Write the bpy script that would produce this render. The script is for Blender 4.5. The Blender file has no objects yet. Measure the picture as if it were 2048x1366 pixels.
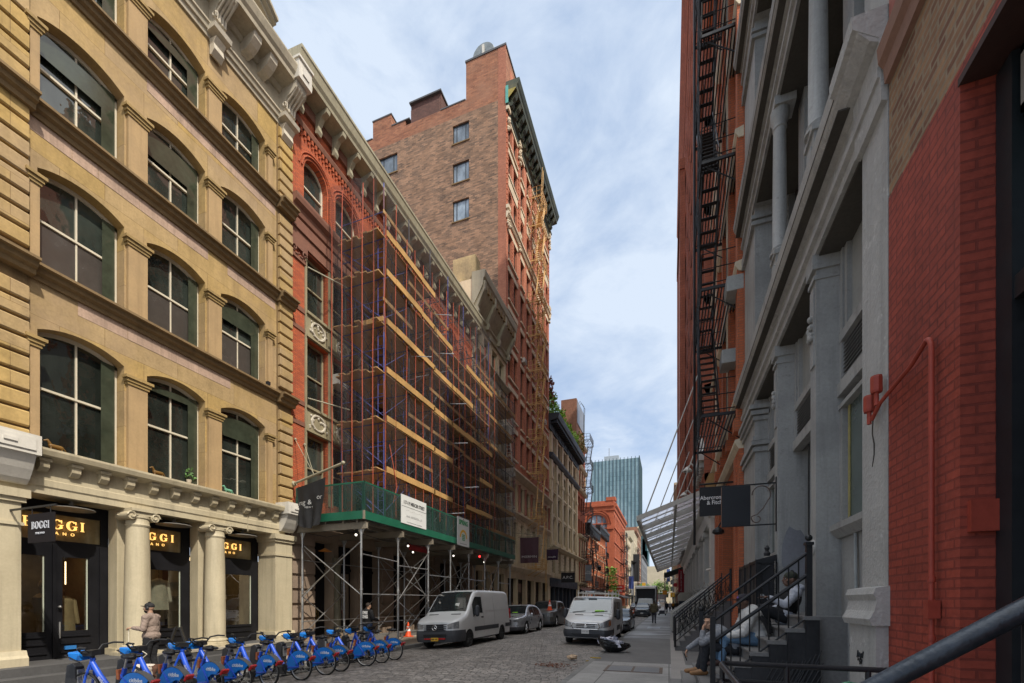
import bpy, bmesh, math, random
from mathutils import Vector, Matrix, Euler
R = math.radians
rnd = random.Random(7)
SC = bpy.context.scene
COL = SC.collection
TMP = bpy.data.scenes.new('workbench_scene')
def baked(o):
 TMP.collection.objects.link(o)
 vl = TMP.view_layers[0]; vl.update()
 me = bpy.data.meshes.new_from_object(o.evaluated_get(vl.depsgraph))
 bpy.data.objects.remove(o)
 return me
def tag(o, label=None, cat=None, group=None, kind=None):
 if label: o['label'] = label
 if cat: o['category'] = cat
 if group: o['group'] = group
 if kind: o['kind'] = kind
 return o
def thing(name, label, cat, loc=(0, 0, 0), rotz=0.0, group=None, rot=None):
 o = bpy.data.objects.new(name, None)
 o.empty_display_size = 0.2
 COL.objects.link(o)
 o.location = loc
 o.rotation_euler = rot if rot else (0, 0, rotz)
 tag(o, label, cat, group)
 return o
def wl(o):
 v = Vector((0, 0, 0))
 while o is not None:
  v = v + Vector(o.location)
  o = o.parent
 return v
def copy_tree(o, parent=None):
 c = o.copy()
 COL.objects.link(c)
 if parent is not None:
  c.parent = parent
 for ch in list(o.children):
  copy_tree(ch, c)
 return c
class MB:
 def __init__(self, T=None):
  self.v = []; self.f = []; self.T = T; self.c = []
 def cut(self):
  if self.f and (not self.c or self.c[-1] != len(self.f)): self.c.append(len(self.f))
  return self
 def _a(self, pts):
  n = len(self.v)
  for p in pts:
   p = self.T(*p) if self.T else p
   self.v.append((p[0], p[1], p[2]))
  return n
 def face(self, *pts):
  n = self._a(pts); self.f.append(tuple(range(n, n + len(pts))))
 def box(self, x0, x1, y0, y1, z0, z1):
  n = self._a([(x0, y0, z0), (x1, y0, z0), (x1, y1, z0), (x0, y1, z0), (x0, y0, z1), (x1, y0, z1), (x1, y1, z1), (x0, y1, z1)])
  for q in ((0, 3, 2, 1), (4, 5, 6, 7), (0, 1, 5, 4), (1, 2, 6, 5), (2, 3, 7, 6), (3, 0, 4, 7)):
   self.f.append(tuple(n + i for i in q))
 def cbox(self, c, s, rot=None):
  m = rot.to_matrix() if isinstance(rot, Euler) else rot
  pts = []
  for dz in (-.5, .5):
   for dx, dy in ((-.5, -.5), (.5, -.5), (.5, .5), (-.5, .5)):
    p = Vector((dx * s[0], dy * s[1], dz * s[2]))
    if m: p = m @ p
    pts.append(tuple(Vector(c) + p))
  n = self._a(pts)
  for q in ((0, 3, 2, 1), (4, 5, 6, 7), (0, 1, 5, 4), (1, 2, 6, 5), (2, 3, 7, 6), (3, 0, 4, 7)):
   self.f.append(tuple(n + i for i in q))
 def ring(self, c, ax, r, n, ph=0.0, r2=None):
  ax = Vector(ax).normalized()
  up = Vector((0, 0, 1)) if abs(ax.z) < .95 else Vector((0, 1, 0))
  a = ax.cross(up).normalized(); b = ax.cross(a).normalized()
  return [tuple(Vector(c) + a * math.cos(2 * math.pi * i / n + ph) * r + b * math.sin(2 * math.pi * i / n + ph) * (r2 or r)) for i in range(n)]
 def cyl(self, p0, p1, r0, r1=None, n=8, caps=True):
  r1 = r0 if r1 is None else r1
  ax = Vector(p1) - Vector(p0)
  if ax.length < 1e-6: return
  a = self._a(self.ring(p0, ax, r0, n)); b = self._a(self.ring(p1, ax, r1, n))
  for i in range(n):
   j = (i + 1) % n
   self.f.append((a + i, a + j, b + j, b + i))
  if caps:
   self.f.append(tuple(a + i for i in reversed(range(n)))); self.f.append(tuple(b + i for i in range(n)))
 def tube(self, pts, r, n=8, closed=False):
  P = [Vector(p) for p in pts]; rings = []
  N = len(P)
  prev = None
  for i, p in enumerate(P):
   if closed: d = P[(i + 1) % N] - P[i - 1]
   else: d = P[min(i + 1, N - 1)] - P[max(i - 1, 0)]
   d.normalize()
   if prev is None:
    up = Vector((0, 0, 1)) if abs(d.z) < .9 else Vector((1, 0, 0))
    a = d.cross(up).normalized()
   else:
    a = (prev - d * prev.dot(d))
    if a.length < 1e-5: a = d.orthogonal()
    a.normalize()
   prev = a; b = d.cross(a)
   rr = r[i] if isinstance(r, (list, tuple)) else r
   rings.append(self._a([tuple(p + a * math.cos(2 * math.pi * k / n) * rr + b * math.sin(2 * math.pi * k / n) * rr) for k in range(n)]))
  M_ = N if closed else N - 1
  for i in range(M_):
   a0, b0 = rings[i], rings[(i + 1) % N]
   for k in range(n):
    j = (k + 1) % n
    self.f.append((a0 + k, a0 + j, b0 + j, b0 + k))
  if not closed:
   self.f.append(tuple(rings[0] + k for k in reversed(range(n)))); self.f.append(tuple(rings[-1] + k for k in range(n)))
 def lathe(self, prof, c, n=16, ax='z', caps=True):
  rings = []
  for r, h in prof:
   pts = []
   for i in range(n):
    a = 2 * math.pi * i / n
    if ax == 'z': pts.append((c[0] + r * math.cos(a), c[1] + r * math.sin(a), c[2] + h))
    elif ax == 'x': pts.append((c[0] + h, c[1] + r * math.cos(a), c[2] + r * math.sin(a)))
    else: pts.append((c[0] + r * math.cos(a), c[1] + h, c[2] + r * math.sin(a)))
   rings.append(self._a(pts))
  for a, b in zip(rings, rings[1:]):
   for i in range(n):
    j = (i + 1) % n
    self.f.append((a + i, a + j, b + j, b + i))
  if caps: self.f.append(tuple(rings[0] + i for i in reversed(range(n)))); self.f.append(tuple(rings[-1] + i for i in range(n)))
 def sphere(self, c, r, n=12, m=8):
  rx, ry, rz = r if isinstance(r, (tuple, list)) else (r, r, r)
  rows = []
  for i in range(1, m):
   t = math.pi * i / m
   rows.append(self._a([(c[0] + rx * math.sin(t) * math.cos(2 * math.pi * k / n), c[1] + ry * math.sin(t) * math.sin(2 * math.pi * k / n), c[2] + rz * math.cos(t)) for k in range(n)]))
  tp = self._a([(c[0], c[1], c[2] + rz)]); bt = self._a([(c[0], c[1], c[2] - rz)])
  for a, b in zip(rows, rows[1:]):
   for k in range(n):
    j = (k + 1) % n
    self.f.append((a + k, b + k, b + j, a + j))
  for k in range(n):
   j = (k + 1) % n
   self.f.append((tp, rows[0] + k, rows[0] + j)); self.f.append((bt, rows[-1] + j, rows[-1] + k))
 def capsule(self, p0, p1, r0, r1, n=10, k=3):
  p0 = Vector(p0); p1 = Vector(p1); d = p1 - p0
  if d.length < 1e-5: d = Vector((0, 0, 1e-4)); p1 = p0 + d
  ax = d.normalized(); rings = []
  for i in range(k):
   t = math.pi / 2 * (i + .35) / (k + .35) ; t = math.pi / 2 - t
   rings.append(self._a(self.ring(p0 - ax * r0 * math.sin(t), ax, r0 * math.cos(t), n)))
  rings.append(self._a(self.ring(p0, ax, r0, n))); rings.append(self._a(self.ring(p1, ax, r1, n)))
  for i in reversed(range(k)):
   t = math.pi / 2 * (i + .35) / (k + .35) ; t = math.pi / 2 - t
   rings.append(self._a(self.ring(p1 + ax * r1 * math.sin(t), ax, r1 * math.cos(t), n)))
  for a, b in zip(rings, rings[1:]):
   for i in range(n):
    j = (i + 1) % n
    self.f.append((a + i, a + j, b + j, b + i))
  self.f.append(tuple(rings[0] + i for i in reversed(range(n)))); self.f.append(tuple(rings[-1] + i for i in range(n)))
 def sweep(self, prof, a, b):
  """prof polygon of (w,z) extruded along u from a to b (point order T(w? ) handled by caller's T as (w,u,z))"""
  n = len(prof)
  A = self._a([(w, a, z) for w, z in prof]); B = self._a([(w, b, z) for w, z in prof])
  for i in range(n):
   j = (i + 1) % n
   self.f.append((A + i, A + j, B + j, B + i))
  self.f.append(tuple(A + i for i in reversed(range(n)))); self.f.append(tuple(B + i for i in range(n)))
 def prism(self, poly, d0, d1, plane='yz'):
  """poly in plane coordinates, extruded along the remaining axis"""
  def P(p, d):
   if plane == 'yz': return (d, p[0], p[1])
   if plane == 'xz': return (p[0], d, p[1])
   return (p[0], p[1], d)
  n = len(poly)
  A = self._a([P(p, d0) for p in poly]); B = self._a([P(p, d1) for p in poly])
  for i in range(n):
   j = (i + 1) % n
   self.f.append((A + i, A + j, B + j, B + i))
  self.f.append(tuple(A + i for i in reversed(range(n)))); self.f.append(tuple(B + i for i in range(n)))
 def mesh(self, name, off=(0, 0, 0)):
  me = bpy.data.meshes.new(name)
  ox, oy, oz = off
  me.from_pydata([(x - ox, y - oy, z - oz) for x, y, z in self.v], [], self.f)
  me.update()
  return me
 def build(self, name, mat, parent=None, origin=None, smooth=False, world=True, bevel=0.0, loc=None):
  if self.c:
   B = [0] + self.c + [len(self.f)]; o = None
   for a, b in zip(B, B[1:]):
    if a == b: continue
    q = MB(); mp = {}
    for f in self.f[a:b]:
     q.f.append(tuple(mp.setdefault(i, len(mp)) for i in f))
    q.v = [self.v[i] for i in mp]
    p = q.build(name, mat, parent, origin, smooth, world, bevel, loc); o = o or p
   return o
  base = (0, 0, 0)
  if world:
   if parent is not None: base = wl(parent)
   elif origin is not None: base = origin
  me = self.mesh(name, base)
  o = bpy.data.objects.new(name, me)
  if mat: me.materials.append(mat)
  COL.objects.link(o)
  if parent is not None: o.parent = parent
  elif world and origin is not None: o.location = origin
  if loc is not None: o.location = loc
  bm = bmesh.new(); bm.from_mesh(me)
  bmesh.ops.recalc_face_normals(bm, faces=bm.faces)
  bm.to_mesh(me); bm.free()
  if smooth:
   for p in me.polygons: p.use_smooth = True
   try: me.set_sharp_from_angle(angle=R(38))
   except Exception: pass
  if bevel:
   md = o.modifiers.new('bevel', 'BEVEL'); md.width = bevel; md.segments = 2; md.limit_method = 'ANGLE'; md.angle_limit = R(40)
  return o
def inst(name, me, parent, loc, rot=None):
 o = bpy.data.objects.new(name, me); COL.objects.link(o)
 o.parent = parent; o.location = loc
 if rot: o.rotation_euler = rot
 return o
def TL(X): return lambda w, u, z: (X + w, u, z)
def TR(X): return lambda w, u, z: (X - w, u, z)
def TS(Y): return lambda w, u, z: (u, Y - w, z)
_M = {}
def N(nt, t, x=0, y=0, **kw):
 n = nt.nodes.new(t)
 for k, v in kw.items(): setattr(n, k, v)
 return n
def _base(name):
 m = bpy.data.materials.new(name); m.use_nodes = True
 nt = m.node_tree; b = nt.nodes['Principled BSDF']
 return m, nt, b
def rgba(c): return (c[0], c[1], c[2], 1.0)
def mixc(nt, fac, a, b, mode='MIX'):
 n = nt.nodes.new('ShaderNodeMix'); n.data_type = 'RGBA'; n.blend_type = mode
 L = nt.links.new
 if isinstance(fac, (int, float)): n.inputs[0].default_value = fac
 else: L(fac, n.inputs[0])
 for i, s in ((6, a), (7, b)):
  if isinstance(s, tuple): n.inputs[i].default_value = s
  else: L(s, n.inputs[i])
 return n.outputs[2]
def mth(nt, op, a, b=None, c=None):
 n = nt.nodes.new('ShaderNodeMath'); n.operation = op
 for i, s in enumerate((a, b, c)):
  if s is None: continue
  if isinstance(s, (int, float)): n.inputs[i].default_value = s
  else: nt.links.new(s, n.inputs[i])
 return n.outputs[0]
def noise(nt, vec, scale, detail=4, rough=.55, dist=0.0):
 n = nt.nodes.new('ShaderNodeTexNoise'); n.inputs['Scale'].default_value = scale
 n.inputs['Detail'].default_value = detail; n.inputs['Roughness'].default_value = rough
 n.inputs['Distortion'].default_value = dist
 if vec is not None: nt.links.new(vec, n.inputs['Vector'])
 return n.outputs['Fac']
def remap(nt, s, a, b, c=0.0, d=1.0):
 n = nt.nodes.new('ShaderNodeMapRange'); nt.links.new(s, n.inputs[0])
 for i, v in enumerate((a, b, c, d)): n.inputs[i + 1].default_value = v
 return n.outputs[0]
def pos(nt, obj=False):
 if obj: return nt.nodes.new('ShaderNodeTexCoord').outputs['Object']
 return nt.nodes.new('ShaderNodeNewGeometry').outputs['Position']
def scaled(nt, vec, s):
 n = nt.nodes.new('ShaderNodeMapping'); n.inputs['Scale'].default_value = s
 nt.links.new(vec, n.inputs['Vector']); return n.outputs[0]
def bump(nt, b, h, strength, dist):
 n = nt.nodes.new('ShaderNodeBump'); n.inputs['Strength'].default_value = strength; n.inputs['Distance'].default_value = dist
 nt.links.new(h, n.inputs['Height']); nt.links.new(n.outputs[0], b.inputs['Normal'])
def M(name, c, rough=.6, var=.25, scale=1.3, fine=22, bmp=.15, bd=.01, metal=0.0, spec=.4, streak=0.0, grime=None, obj=False, gamt=.5, coat=0.0, trans=0.0, peel=None):
 if name in _M: return _M[name]
 m, nt, b = _base(name)
 p = pos(nt, obj)
 n1 = noise(nt, p, scale, 5); n2 = noise(nt, p, fine, 3)
 f = mth(nt, 'ADD', mth(nt, 'MULTIPLY', n1, .65), mth(nt, 'MULTIPLY', n2, .35))
 k = remap(nt, f, .3, .7, 1 - var, 1 + var)
 col = nt.nodes.new('ShaderNodeCombineColor')
 for i in range(3): nt.links.new(mth(nt, 'MULTIPLY', k, c[i]), col.inputs[i])
 out = col.outputs[0]
 if streak:
  s = noise(nt, scaled(nt, p, (3.2, 3.2, .22)), 1.6, 5, .65)
  out = mixc(nt, remap(nt, s, .48, .8, 0, streak), out, rgba(tuple(x * .35 for x in c)))
 if grime:
  g = noise(nt, p, .55, 6, .7)
  out = mixc(nt, remap(nt, g, .5, .72, 0, gamt), out, rgba(grime))
 if peel: out = mixc(nt, remap(nt, noise(nt, p, 5.5, 6, .7), .60, .66, 0, .8), out, rgba(peel))
 nt.links.new(out, b.inputs['Base Color'])
 b.inputs['Roughness'].default_value = rough; b.inputs['Metallic'].default_value = metal
 b.inputs['Specular IOR Level'].default_value = spec
 nt.links.new(remap(nt, n1, .3, .7, max(.02, rough - .1), min(1, rough + .1)), b.inputs['Roughness'])
 if coat: b.inputs['Coat Weight'].default_value = coat; b.inputs['Coat Roughness'].default_value = .06
 if bmp: bump(nt, b, n2, bmp, bd)
 _M[name] = m
 return m
def wall_uv(nt):
 g = nt.nodes.new('ShaderNodeNewGeometry')
 sp = nt.nodes.new('ShaderNodeSeparateXYZ'); nt.links.new(g.outputs['Position'], sp.inputs[0])
 sn = nt.nodes.new('ShaderNodeSeparateXYZ'); nt.links.new(g.outputs['True Normal'], sn.inputs[0])
 ax = mth(nt, 'GREATER_THAN', mth(nt, 'ABSOLUTE', sn.outputs[0]), .55)
 mx = nt.nodes.new('ShaderNodeMix'); mx.data_type = 'FLOAT'
 nt.links.new(ax, mx.inputs[0]); nt.links.new(sp.outputs[0], mx.inputs[2]); nt.links.new(sp.outputs[1], mx.inputs[3])
 cv = nt.nodes.new('ShaderNodeCombineXYZ')
 nt.links.new(mx.outputs[0], cv.inputs[0]); nt.links.new(sp.outputs[2], cv.inputs[1])
 return cv.outputs[0], g.outputs['Position'], sp
def brick(name, c1, c2, cm, bw=.215, bh=.072, mort=.009, rough=.85, var=.25, bmp=.5, grime=None, gamt=.6, scale=1.0, streak=.0, ms=.1, zband=None):
 if name in _M: return _M[name]
 m, nt, b = _base(name)
 uv, p, sp = wall_uv(nt)
 bt = nt.nodes.new('ShaderNodeTexBrick'); nt.links.new(uv, bt.inputs['Vector'])
 bt.inputs['Scale'].default_value = scale
 bt.inputs['Brick Width'].default_value = bw; bt.inputs['Row Height'].default_value = bh
 bt.inputs['Mortar Size'].default_value = mort; bt.inputs['Mortar Smooth'].default_value = ms
 bt.inputs['Color1'].default_value = rgba(c1); bt.inputs['Color2'].default_value = rgba(c2); bt.inputs['Mortar'].default_value = rgba(cm)
 n1 = noise(nt, p, .8, 6, .65); n2 = noise(nt, p, 18, 3); n3 = noise(nt, p, 4.5, 4, .65)
 k = remap(nt, mth(nt, 'ADD', mth(nt, 'MULTIPLY', n1, .5), mth(nt, 'ADD', mth(nt, 'MULTIPLY', n3, .28), mth(nt, 'MULTIPLY', n2, .22))), .36, .64, 1 - var * 1.1, 1 + var * 1.1)
 out = mixc(nt, 1.0, bt.outputs['Color'], (1, 1, 1, 1), 'MULTIPLY')
 vm = nt.nodes.new('ShaderNodeVectorMath'); vm.operation = 'SCALE'
 nt.links.new(out, vm.inputs[0]); nt.links.new(k, vm.inputs['Scale'])
 out = vm.outputs[0]
 if streak:
  s = noise(nt, scaled(nt, p, (2.2, 2.2, .2)), 1.3, 5, .65)
  out = mixc(nt, remap(nt, s, .5, .8, 0, streak), out, rgba(tuple(x * .4 for x in c1)))
 if grime:
  g = noise(nt, p, .35, 7, .72)
  out = mixc(nt, remap(nt, g, .48, .7, 0, gamt), out, rgba(grime))
 nt.links.new(out, b.inputs['Base Color'])
 b.inputs['Roughness'].default_value = rough; b.inputs['Specular IOR Level'].default_value = .3
 h = mth(nt, 'SUBTRACT', mth(nt, 'MULTIPLY', n2, .4), bt.outputs['Fac'])
 bump(nt, b, h, bmp, .012)
 _M[name] = m
 return m
def glass_dark(name, c=(.02, .024, .026), rough=.03, blind=.25, spec=.9):
 if name in _M: return _M[name]
 m, nt, b = _base(name)
 oi = nt.nodes.new('ShaderNodeObjectInfo')
 p = pos(nt); op = pos(nt, True)
 s = nt.nodes.new('ShaderNodeSeparateXYZ'); nt.links.new(op, s.inputs[0])
 r = oi.outputs['Random']
 k = remap(nt, r, 0, 1, .5, 1.9)
 n = noise(nt, scaled(nt, p, (1, 1, .5)), 1.2, 4, .6)
 k = mth(nt, 'MULTIPLY', k, remap(nt, n, .3, .7, .4, 1.7))
 col = nt.nodes.new('ShaderNodeCombineColor')
 for i in range(3): nt.links.new(mth(nt, 'MULTIPLY', k, c[i]), col.inputs[i])
 r2 = mth(nt, 'FRACT', mth(nt, 'MULTIPLY', r, 7.31))
 hgt = mth(nt, 'MULTIPLY', mth(nt, 'FRACT', mth(nt, 'MULTIPLY', r, 13.7)), 1.2)
 on = mth(nt, 'MULTIPLY', mth(nt, 'LESS_THAN', r2, blind), mth(nt, 'GREATER_THAN', s.outputs[2], hgt))
 out = mixc(nt, on, col.outputs[0], (.16, .15, .135, 1))
 nt.links.new(out, b.inputs['Base Color'])
 b.inputs['Roughness'].default_value = rough; b.inputs['Specular IOR Level'].default_value = spec
 b.inputs['IOR'].default_value = 1.55
 w = noise(nt, p, 1.1, 2)
 w2 = noise(nt, p, 2.6, 2)
 bump(nt, b, mth(nt, 'ADD', w, mth(nt, 'MULTIPLY', w2, .4)), .30, .05)
 _M[name] = m
 return m
def glass_clear(name, tint=(.75, .8, .78), mix=.14, rough=.01):
 if name in _M: return _M[name]
 m, nt, b = _base(name); nt.nodes.remove(b)
 o = nt.nodes['Material Output']
 t = nt.nodes.new('ShaderNodeBsdfTransparent'); t.inputs[0].default_value = rgba(tint)
 g = nt.nodes.new('ShaderNodeBsdfGlossy'); g.inputs['Roughness'].default_value = rough
 fr = nt.nodes.new('ShaderNodeFresnel'); fr.inputs['IOR'].default_value = 1.5
 w = noise(nt, pos(nt), .9, 2); bp = nt.nodes.new('ShaderNodeBump'); bp.inputs['Strength'].default_value = .08; bp.inputs['Distance'].default_value = .05
 nt.links.new(w, bp.inputs['Height']); nt.links.new(bp.outputs[0], g.inputs['Normal'])
 mx = nt.nodes.new('ShaderNodeMixShader')
 nt.links.new(mth(nt, 'ADD', mth(nt, 'MULTIPLY', fr.outputs[0], .9), mix * .5), mx.inputs[0])
 nt.links.new(t.outputs[0], mx.inputs[1]); nt.links.new(g.outputs[0], mx.inputs[2]); nt.links.new(mx.outputs[0], o.inputs[0])
 _M[name] = m
 return m
def net_mat(name, c, amt):
 if name in _M: return _M[name]
 m, nt, b = _base(name); o = nt.nodes['Material Output']
 t = nt.nodes.new('ShaderNodeBsdfTransparent')
 b.inputs['Base Color'].default_value = rgba(c); b.inputs['Roughness'].default_value = .8
 mx = nt.nodes.new('ShaderNodeMixShader')
 n = noise(nt, pos(nt), .7, 4, .6)
 nt.links.new(remap(nt, n, .3, .7, amt * .6, min(1, amt * 1.4)), mx.inputs[0])
 nt.links.new(t.outputs[0], mx.inputs[1]); nt.links.new(b.outputs[0], mx.inputs[2]); nt.links.new(mx.outputs[0], o.inputs[0])
 _M[name] = m
 return m
def emit(name, c, s):
 if name in _M: return _M[name]
 m, nt, b = _base(name)
 b.inputs['Base Color'].default_value = rgba(c)
 b.inputs['Emission Color'].default_value = rgba(c); b.inputs['Emission Strength'].default_value = s
 _M[name] = m
 return m
def arc_pts(u0, u1, zs, rise, n=14):
 hw = (u1 - u0) / 2; uc = (u0 + u1) / 2
 Rr = (hw * hw + rise * rise) / (2 * rise)
 out = []
 for i in range(n + 1):
  u = u0 + (u1 - u0) * i / n
  out.append((u, zs - (Rr - rise) + math.sqrt(max(0, Rr * Rr - (u - uc) ** 2))))
 return out
def facade(mb, u0, u1, z0, z1, ops, depth=.25, w=0.0):
 """ops: (u0,u1,z0,z1,rise); wall at w with holes and reveals"""
 us = sorted(set([u0, u1] + [o[0] for o in ops] + [o[1] for o in ops]))
 zs = sorted(set([z0, z1] + [o[2] for o in ops] + [o[3] for o in ops]))
 us = [u for u in us if u0 - 1e-6 <= u <= u1 + 1e-6]; zs = [z for z in zs if z0 - 1e-6 <= z <= z1 + 1e-6]
 for a, b in zip(us, us[1:]):
  run = None
  for c, d in zip(zs, zs[1:]):
   cu, cz = (a + b) / 2, (c + d) / 2
   solid = not any(o[0] < cu < o[1] and o[2] < cz < o[3] for o in ops)
   if solid:
    run = (run[0], d) if run else (c, d)
   if not solid and run:
    mb.face((w, a, run[0]), (w, b, run[0]), (w, b, run[1]), (w, a, run[1])); run = None
  if run: mb.face((w, a, run[0]), (w, b, run[0]), (w, b, run[1]), (w, a, run[1]))
 for o in ops:
  a, b, c, d, r = o[:5]; wd = w - (o[5] if len(o) > 5 else depth)
  zsx = d - r
  mb.face((w, a, c), (w, a, zsx), (wd, a, zsx), (wd, a, c)); mb.face((w, b, c), (w, b, zsx), (wd, b, zsx), (wd, b, c))
  mb.face((w, a, c), (w, b, c), (wd, b, c), (wd, a, c))
  if r <= 0:
   mb.face((w, a, d), (w, b, d), (wd, b, d), (wd, a, d))
  else:
   P = arc_pts(a, b, zsx, r)
   for (p, q), (s, t) in zip(P, P[1:]):
    mb.face((w, p, q), (w, s, t), (wd, s, t), (wd, p, q))
    if d - min(q, t) > 1e-4: mb.face((w, p, q), (w, s, t), (w, s, d + 1e-5), (w, p, d + 1e-5))
def shell(mb, u0, u1, z0, z1, depth, w=0.0):
 """side walls, roof and back of a block behind a facade"""
 e = .003
 mb.face((w - e, u0, z0), (w - depth, u0, z0), (w - depth, u0, z1), (w - e, u0, z1))
 mb.face((w - e, u1, z0), (w - depth, u1, z0), (w - depth, u1, z1), (w - e, u1, z1))
 mb.face((w - e, u0, z1), (w - e, u1, z1), (w - depth, u1, z1), (w - depth, u0, z1))
 mb.face((w - depth, u0, z0), (w - depth, u1, z0), (w - depth, u1, z1), (w - depth, u0, z1))
_W = {}
def win_mesh(side, w, h, rise, style, fr, bars):
 """frame and pane meshes in local coordinates, origin at the sill centre; side 'L','R','S'"""
 key = (side, round(w, 3), round(h, 3), round(rise, 3), style, fr)
 if key in _W: return _W[key]
 sg = {'L': lambda ww, u, z: (ww, u, z), 'R': lambda ww, u, z: (-ww, u, z), 'S': lambda ww, u, z: (u, -ww, z)}[side]
 f = MB(sg); g = MB(sg)
 a = w / 2; t = fr
 f.box(-.03, .05, -a, -a + t, 0, h); f.box(-.03, .05, a - t, a, 0, h)
 f.box(-.03, .055, -a + t, a - t, 0, t * 1.2)
 if rise > 0:
  P = arc_pts(-a, a, h - rise, rise, 12)
  for (p, q), (s, r_) in zip(P, P[1:]):
   n = f._a([(-.03, p, q - t * 1.3), (-.03, s, r_ - t * 1.3), (-.03, s, r_ + .02), (-.03, p, q + .02), (.05, p, q - t * 1.3), (.05, s, r_ - t * 1.3), (.05, s, r_ + .02), (.05, p, q + .02)])
   for qd in ((4, 5, 6, 7), (0, 1, 5, 4)): f.f.append(tuple(n + i for i in qd))
 else:
  f.box(-.03, .05, -a + t, a - t, h - t, h)
 if style in ('sash', 'sash2', 'one'):
  m = h * .5
  f.box(-.03, .065, -a + t, a - t, m - t * .4, m + t * .4)
 if style in ('sash2',):
  f.box(-.03, .035, -.018, .018, t, h - t * .5)
 if style == 'tri':
  for q in (-a * .55, a * .55): f.box(-.03, .04, q - t * .35, q + t * .35, t, h - t)
 if style == 'two':
  f.box(-.03, .04, -t * .4, t * .4, t, h - t)
 g.face((0, -a + .01, .01), (0, a - .01, .01), (0, a - .01, h), (0, -a + .01, h))
 _W[key] = (f.mesh('window'), g.mesh('pane'))
 return _W[key]
def window(parent, side, X, u, z, w, h, inset, fm, gm, rise=0.0, style='sash', fr=.055, bars=0, name='window'):
 fme, gme = win_mesh(side, w, h, rise, style, fr, bars)
 if not fme.materials: fme.materials.append(fm)
 if not gme.materials: gme.materials.append(gm)
 if fme.materials[0] != fm or gme.materials[0] != gm:
  k2 = (fme.name, fm.name, gm.name)
  if k2 not in _W:
   a = fme.copy(); a.materials.clear(); a.materials.append(fm)
   c = gme.copy(); c.materials.clear(); c.materials.append(gm)
   _W[k2] = (a, c)
  fme, gme = _W[k2]
 P = {'L': (X - inset, u, z), 'R': (X + inset, u, z), 'S': (u, X + inset, z)}[side]
 b = wl(parent)
 o = inst(name, fme, parent, Vector(P) - b)
 inst('pane', gme, o, (0, 0, 0))
 return o
ROT = {'L': (R(90), 0, R(90)), 'R': (R(90), 0, R(-90)), 'S': (R(90), 0, 0), 'N': (R(90), 0, R(180))}
def text(s, size, loc, face, mat, parent=None, sx=1.0, ext=.004, bold=0.0, align='CENTER', spacing=1.0, rot=None, name='lettering'):
 cu = bpy.data.curves.new('lettering', 'FONT'); cu.body = s; cu.size = size; cu.extrude = ext; cu.offset = bold
 cu.align_x = align; cu.align_y = 'CENTER'; cu.space_character = spacing; cu.space_line = .9; cu.resolution_u = 3
 me = baked(bpy.data.objects.new('tmp', cu))
 me.name = 'lettering'; me.materials.clear(); me.materials.append(mat)
 o = bpy.data.objects.new(name, me); COL.objects.link(o)
 o.rotation_euler = rot if rot else ROT[face]; o.scale = (sx, 1, 1)
 if parent is not None:
  o.parent = parent
  o.location = Vector(loc) - (wl(parent) if rot is None else Vector((0, 0, 0)))
 else: o.location = loc
 return o
def drape(o, g, gap=.04):
 """press flat lettering (facing -Y) on to a cloth mesh builder g"""
 from mathutils.bvhtree import BVHTree
 bv = BVHTree.FromPolygons([Vector(v) for v in g.v], g.f); base = wl(o.parent) + Vector(o.location); m = Euler(o.rotation_euler).to_matrix() @ Matrix.Diagonal(o.scale); mi = m.inverted()
 for v in o.data.vertices:
  p = base + m @ v.co; h = bv.ray_cast(p - Vector((0, 1, 0)), Vector((0, 1, 0)))
  if h[0] is not None: v.co = mi @ (Vector((p.x, h[0].y - gap, p.z)) - base)
 o.data.update()
def serif_word(word, h, lw=None, gap=.16):
 """thick and thin serif capitals as flat polygons, returned as MB in (x,z) with y thickness, centred"""
 m = MB(); x = 0.0
 T = .012
 def rect(x0, x1, z0, z1): m.box(x0, x1, -T, T, z0, z1)
 def ringp(cx, cz, rx, rz, tx, tz, a0=0, a1=360, n=28):
  for i in range(n):
   p, q = R(a0 + (a1 - a0) * i / n), R(a0 + (a1 - a0) * (i + 1) / n)
   o0 = (cx + rx * math.cos(p), cz + rz * math.sin(p)); o1 = (cx + rx * math.cos(q), cz + rz * math.sin(q))
   i0 = (cx + (rx - tx) * math.cos(p), cz + (rz - tz) * math.sin(p)); i1 = (cx + (rx - tx) * math.cos(q), cz + (rz - tz) * math.sin(q))
   m.prism([o0, o1, i1, i0], -T, T, 'xz')
 for ch in word:
  if ch == 'I':
   rect(x + .08 * h, x + .25 * h, .06 * h, h - .06 * h); rect(x, x + .33 * h, 0, .06 * h); rect(x, x + .33 * h, h - .06 * h, h); w = .33 * h
  elif ch == 'O':
   w = .92 * h; ringp(x + w / 2, h / 2, w / 2, h * .52, .24 * h, .08 * h)
  elif ch == 'G':
   w = .92 * h; ringp(x + w / 2, h / 2, w / 2, h * .52, .24 * h, .08 * h, 42, 330)
   rect(x + w * .74, x + w * .92, .1 * h, .45 * h); rect(x + w * .58, x + w * 1.02, .42 * h, .48 * h); rect(x + w * .83, x + w * .9, .66 * h, .98 * h)
  elif ch == 'B':
   w = .74 * h
   rect(x + .08 * h, x + .25 * h, .06 * h, h - .06 * h); rect(x, x + .42 * h, 0, .06 * h); rect(x, x + .42 * h, h - .06 * h, h); rect(x + .25 * h, x + .42 * h, .48 * h, .54 * h)
   ringp(x + .4 * h, .755 * h, .28 * h, .245 * h, .15 * h, .06 * h, -90, 90, 14); ringp(x + .4 * h, .265 * h, .34 * h, .265 * h, .17 * h, .06 * h, -90, 90, 14)
  x += w + gap * h
 tot = x - gap * h
 m.v = [(a - tot / 2, b, c - h / 2) for a, b, c in m.v]
 return m, tot
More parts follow.
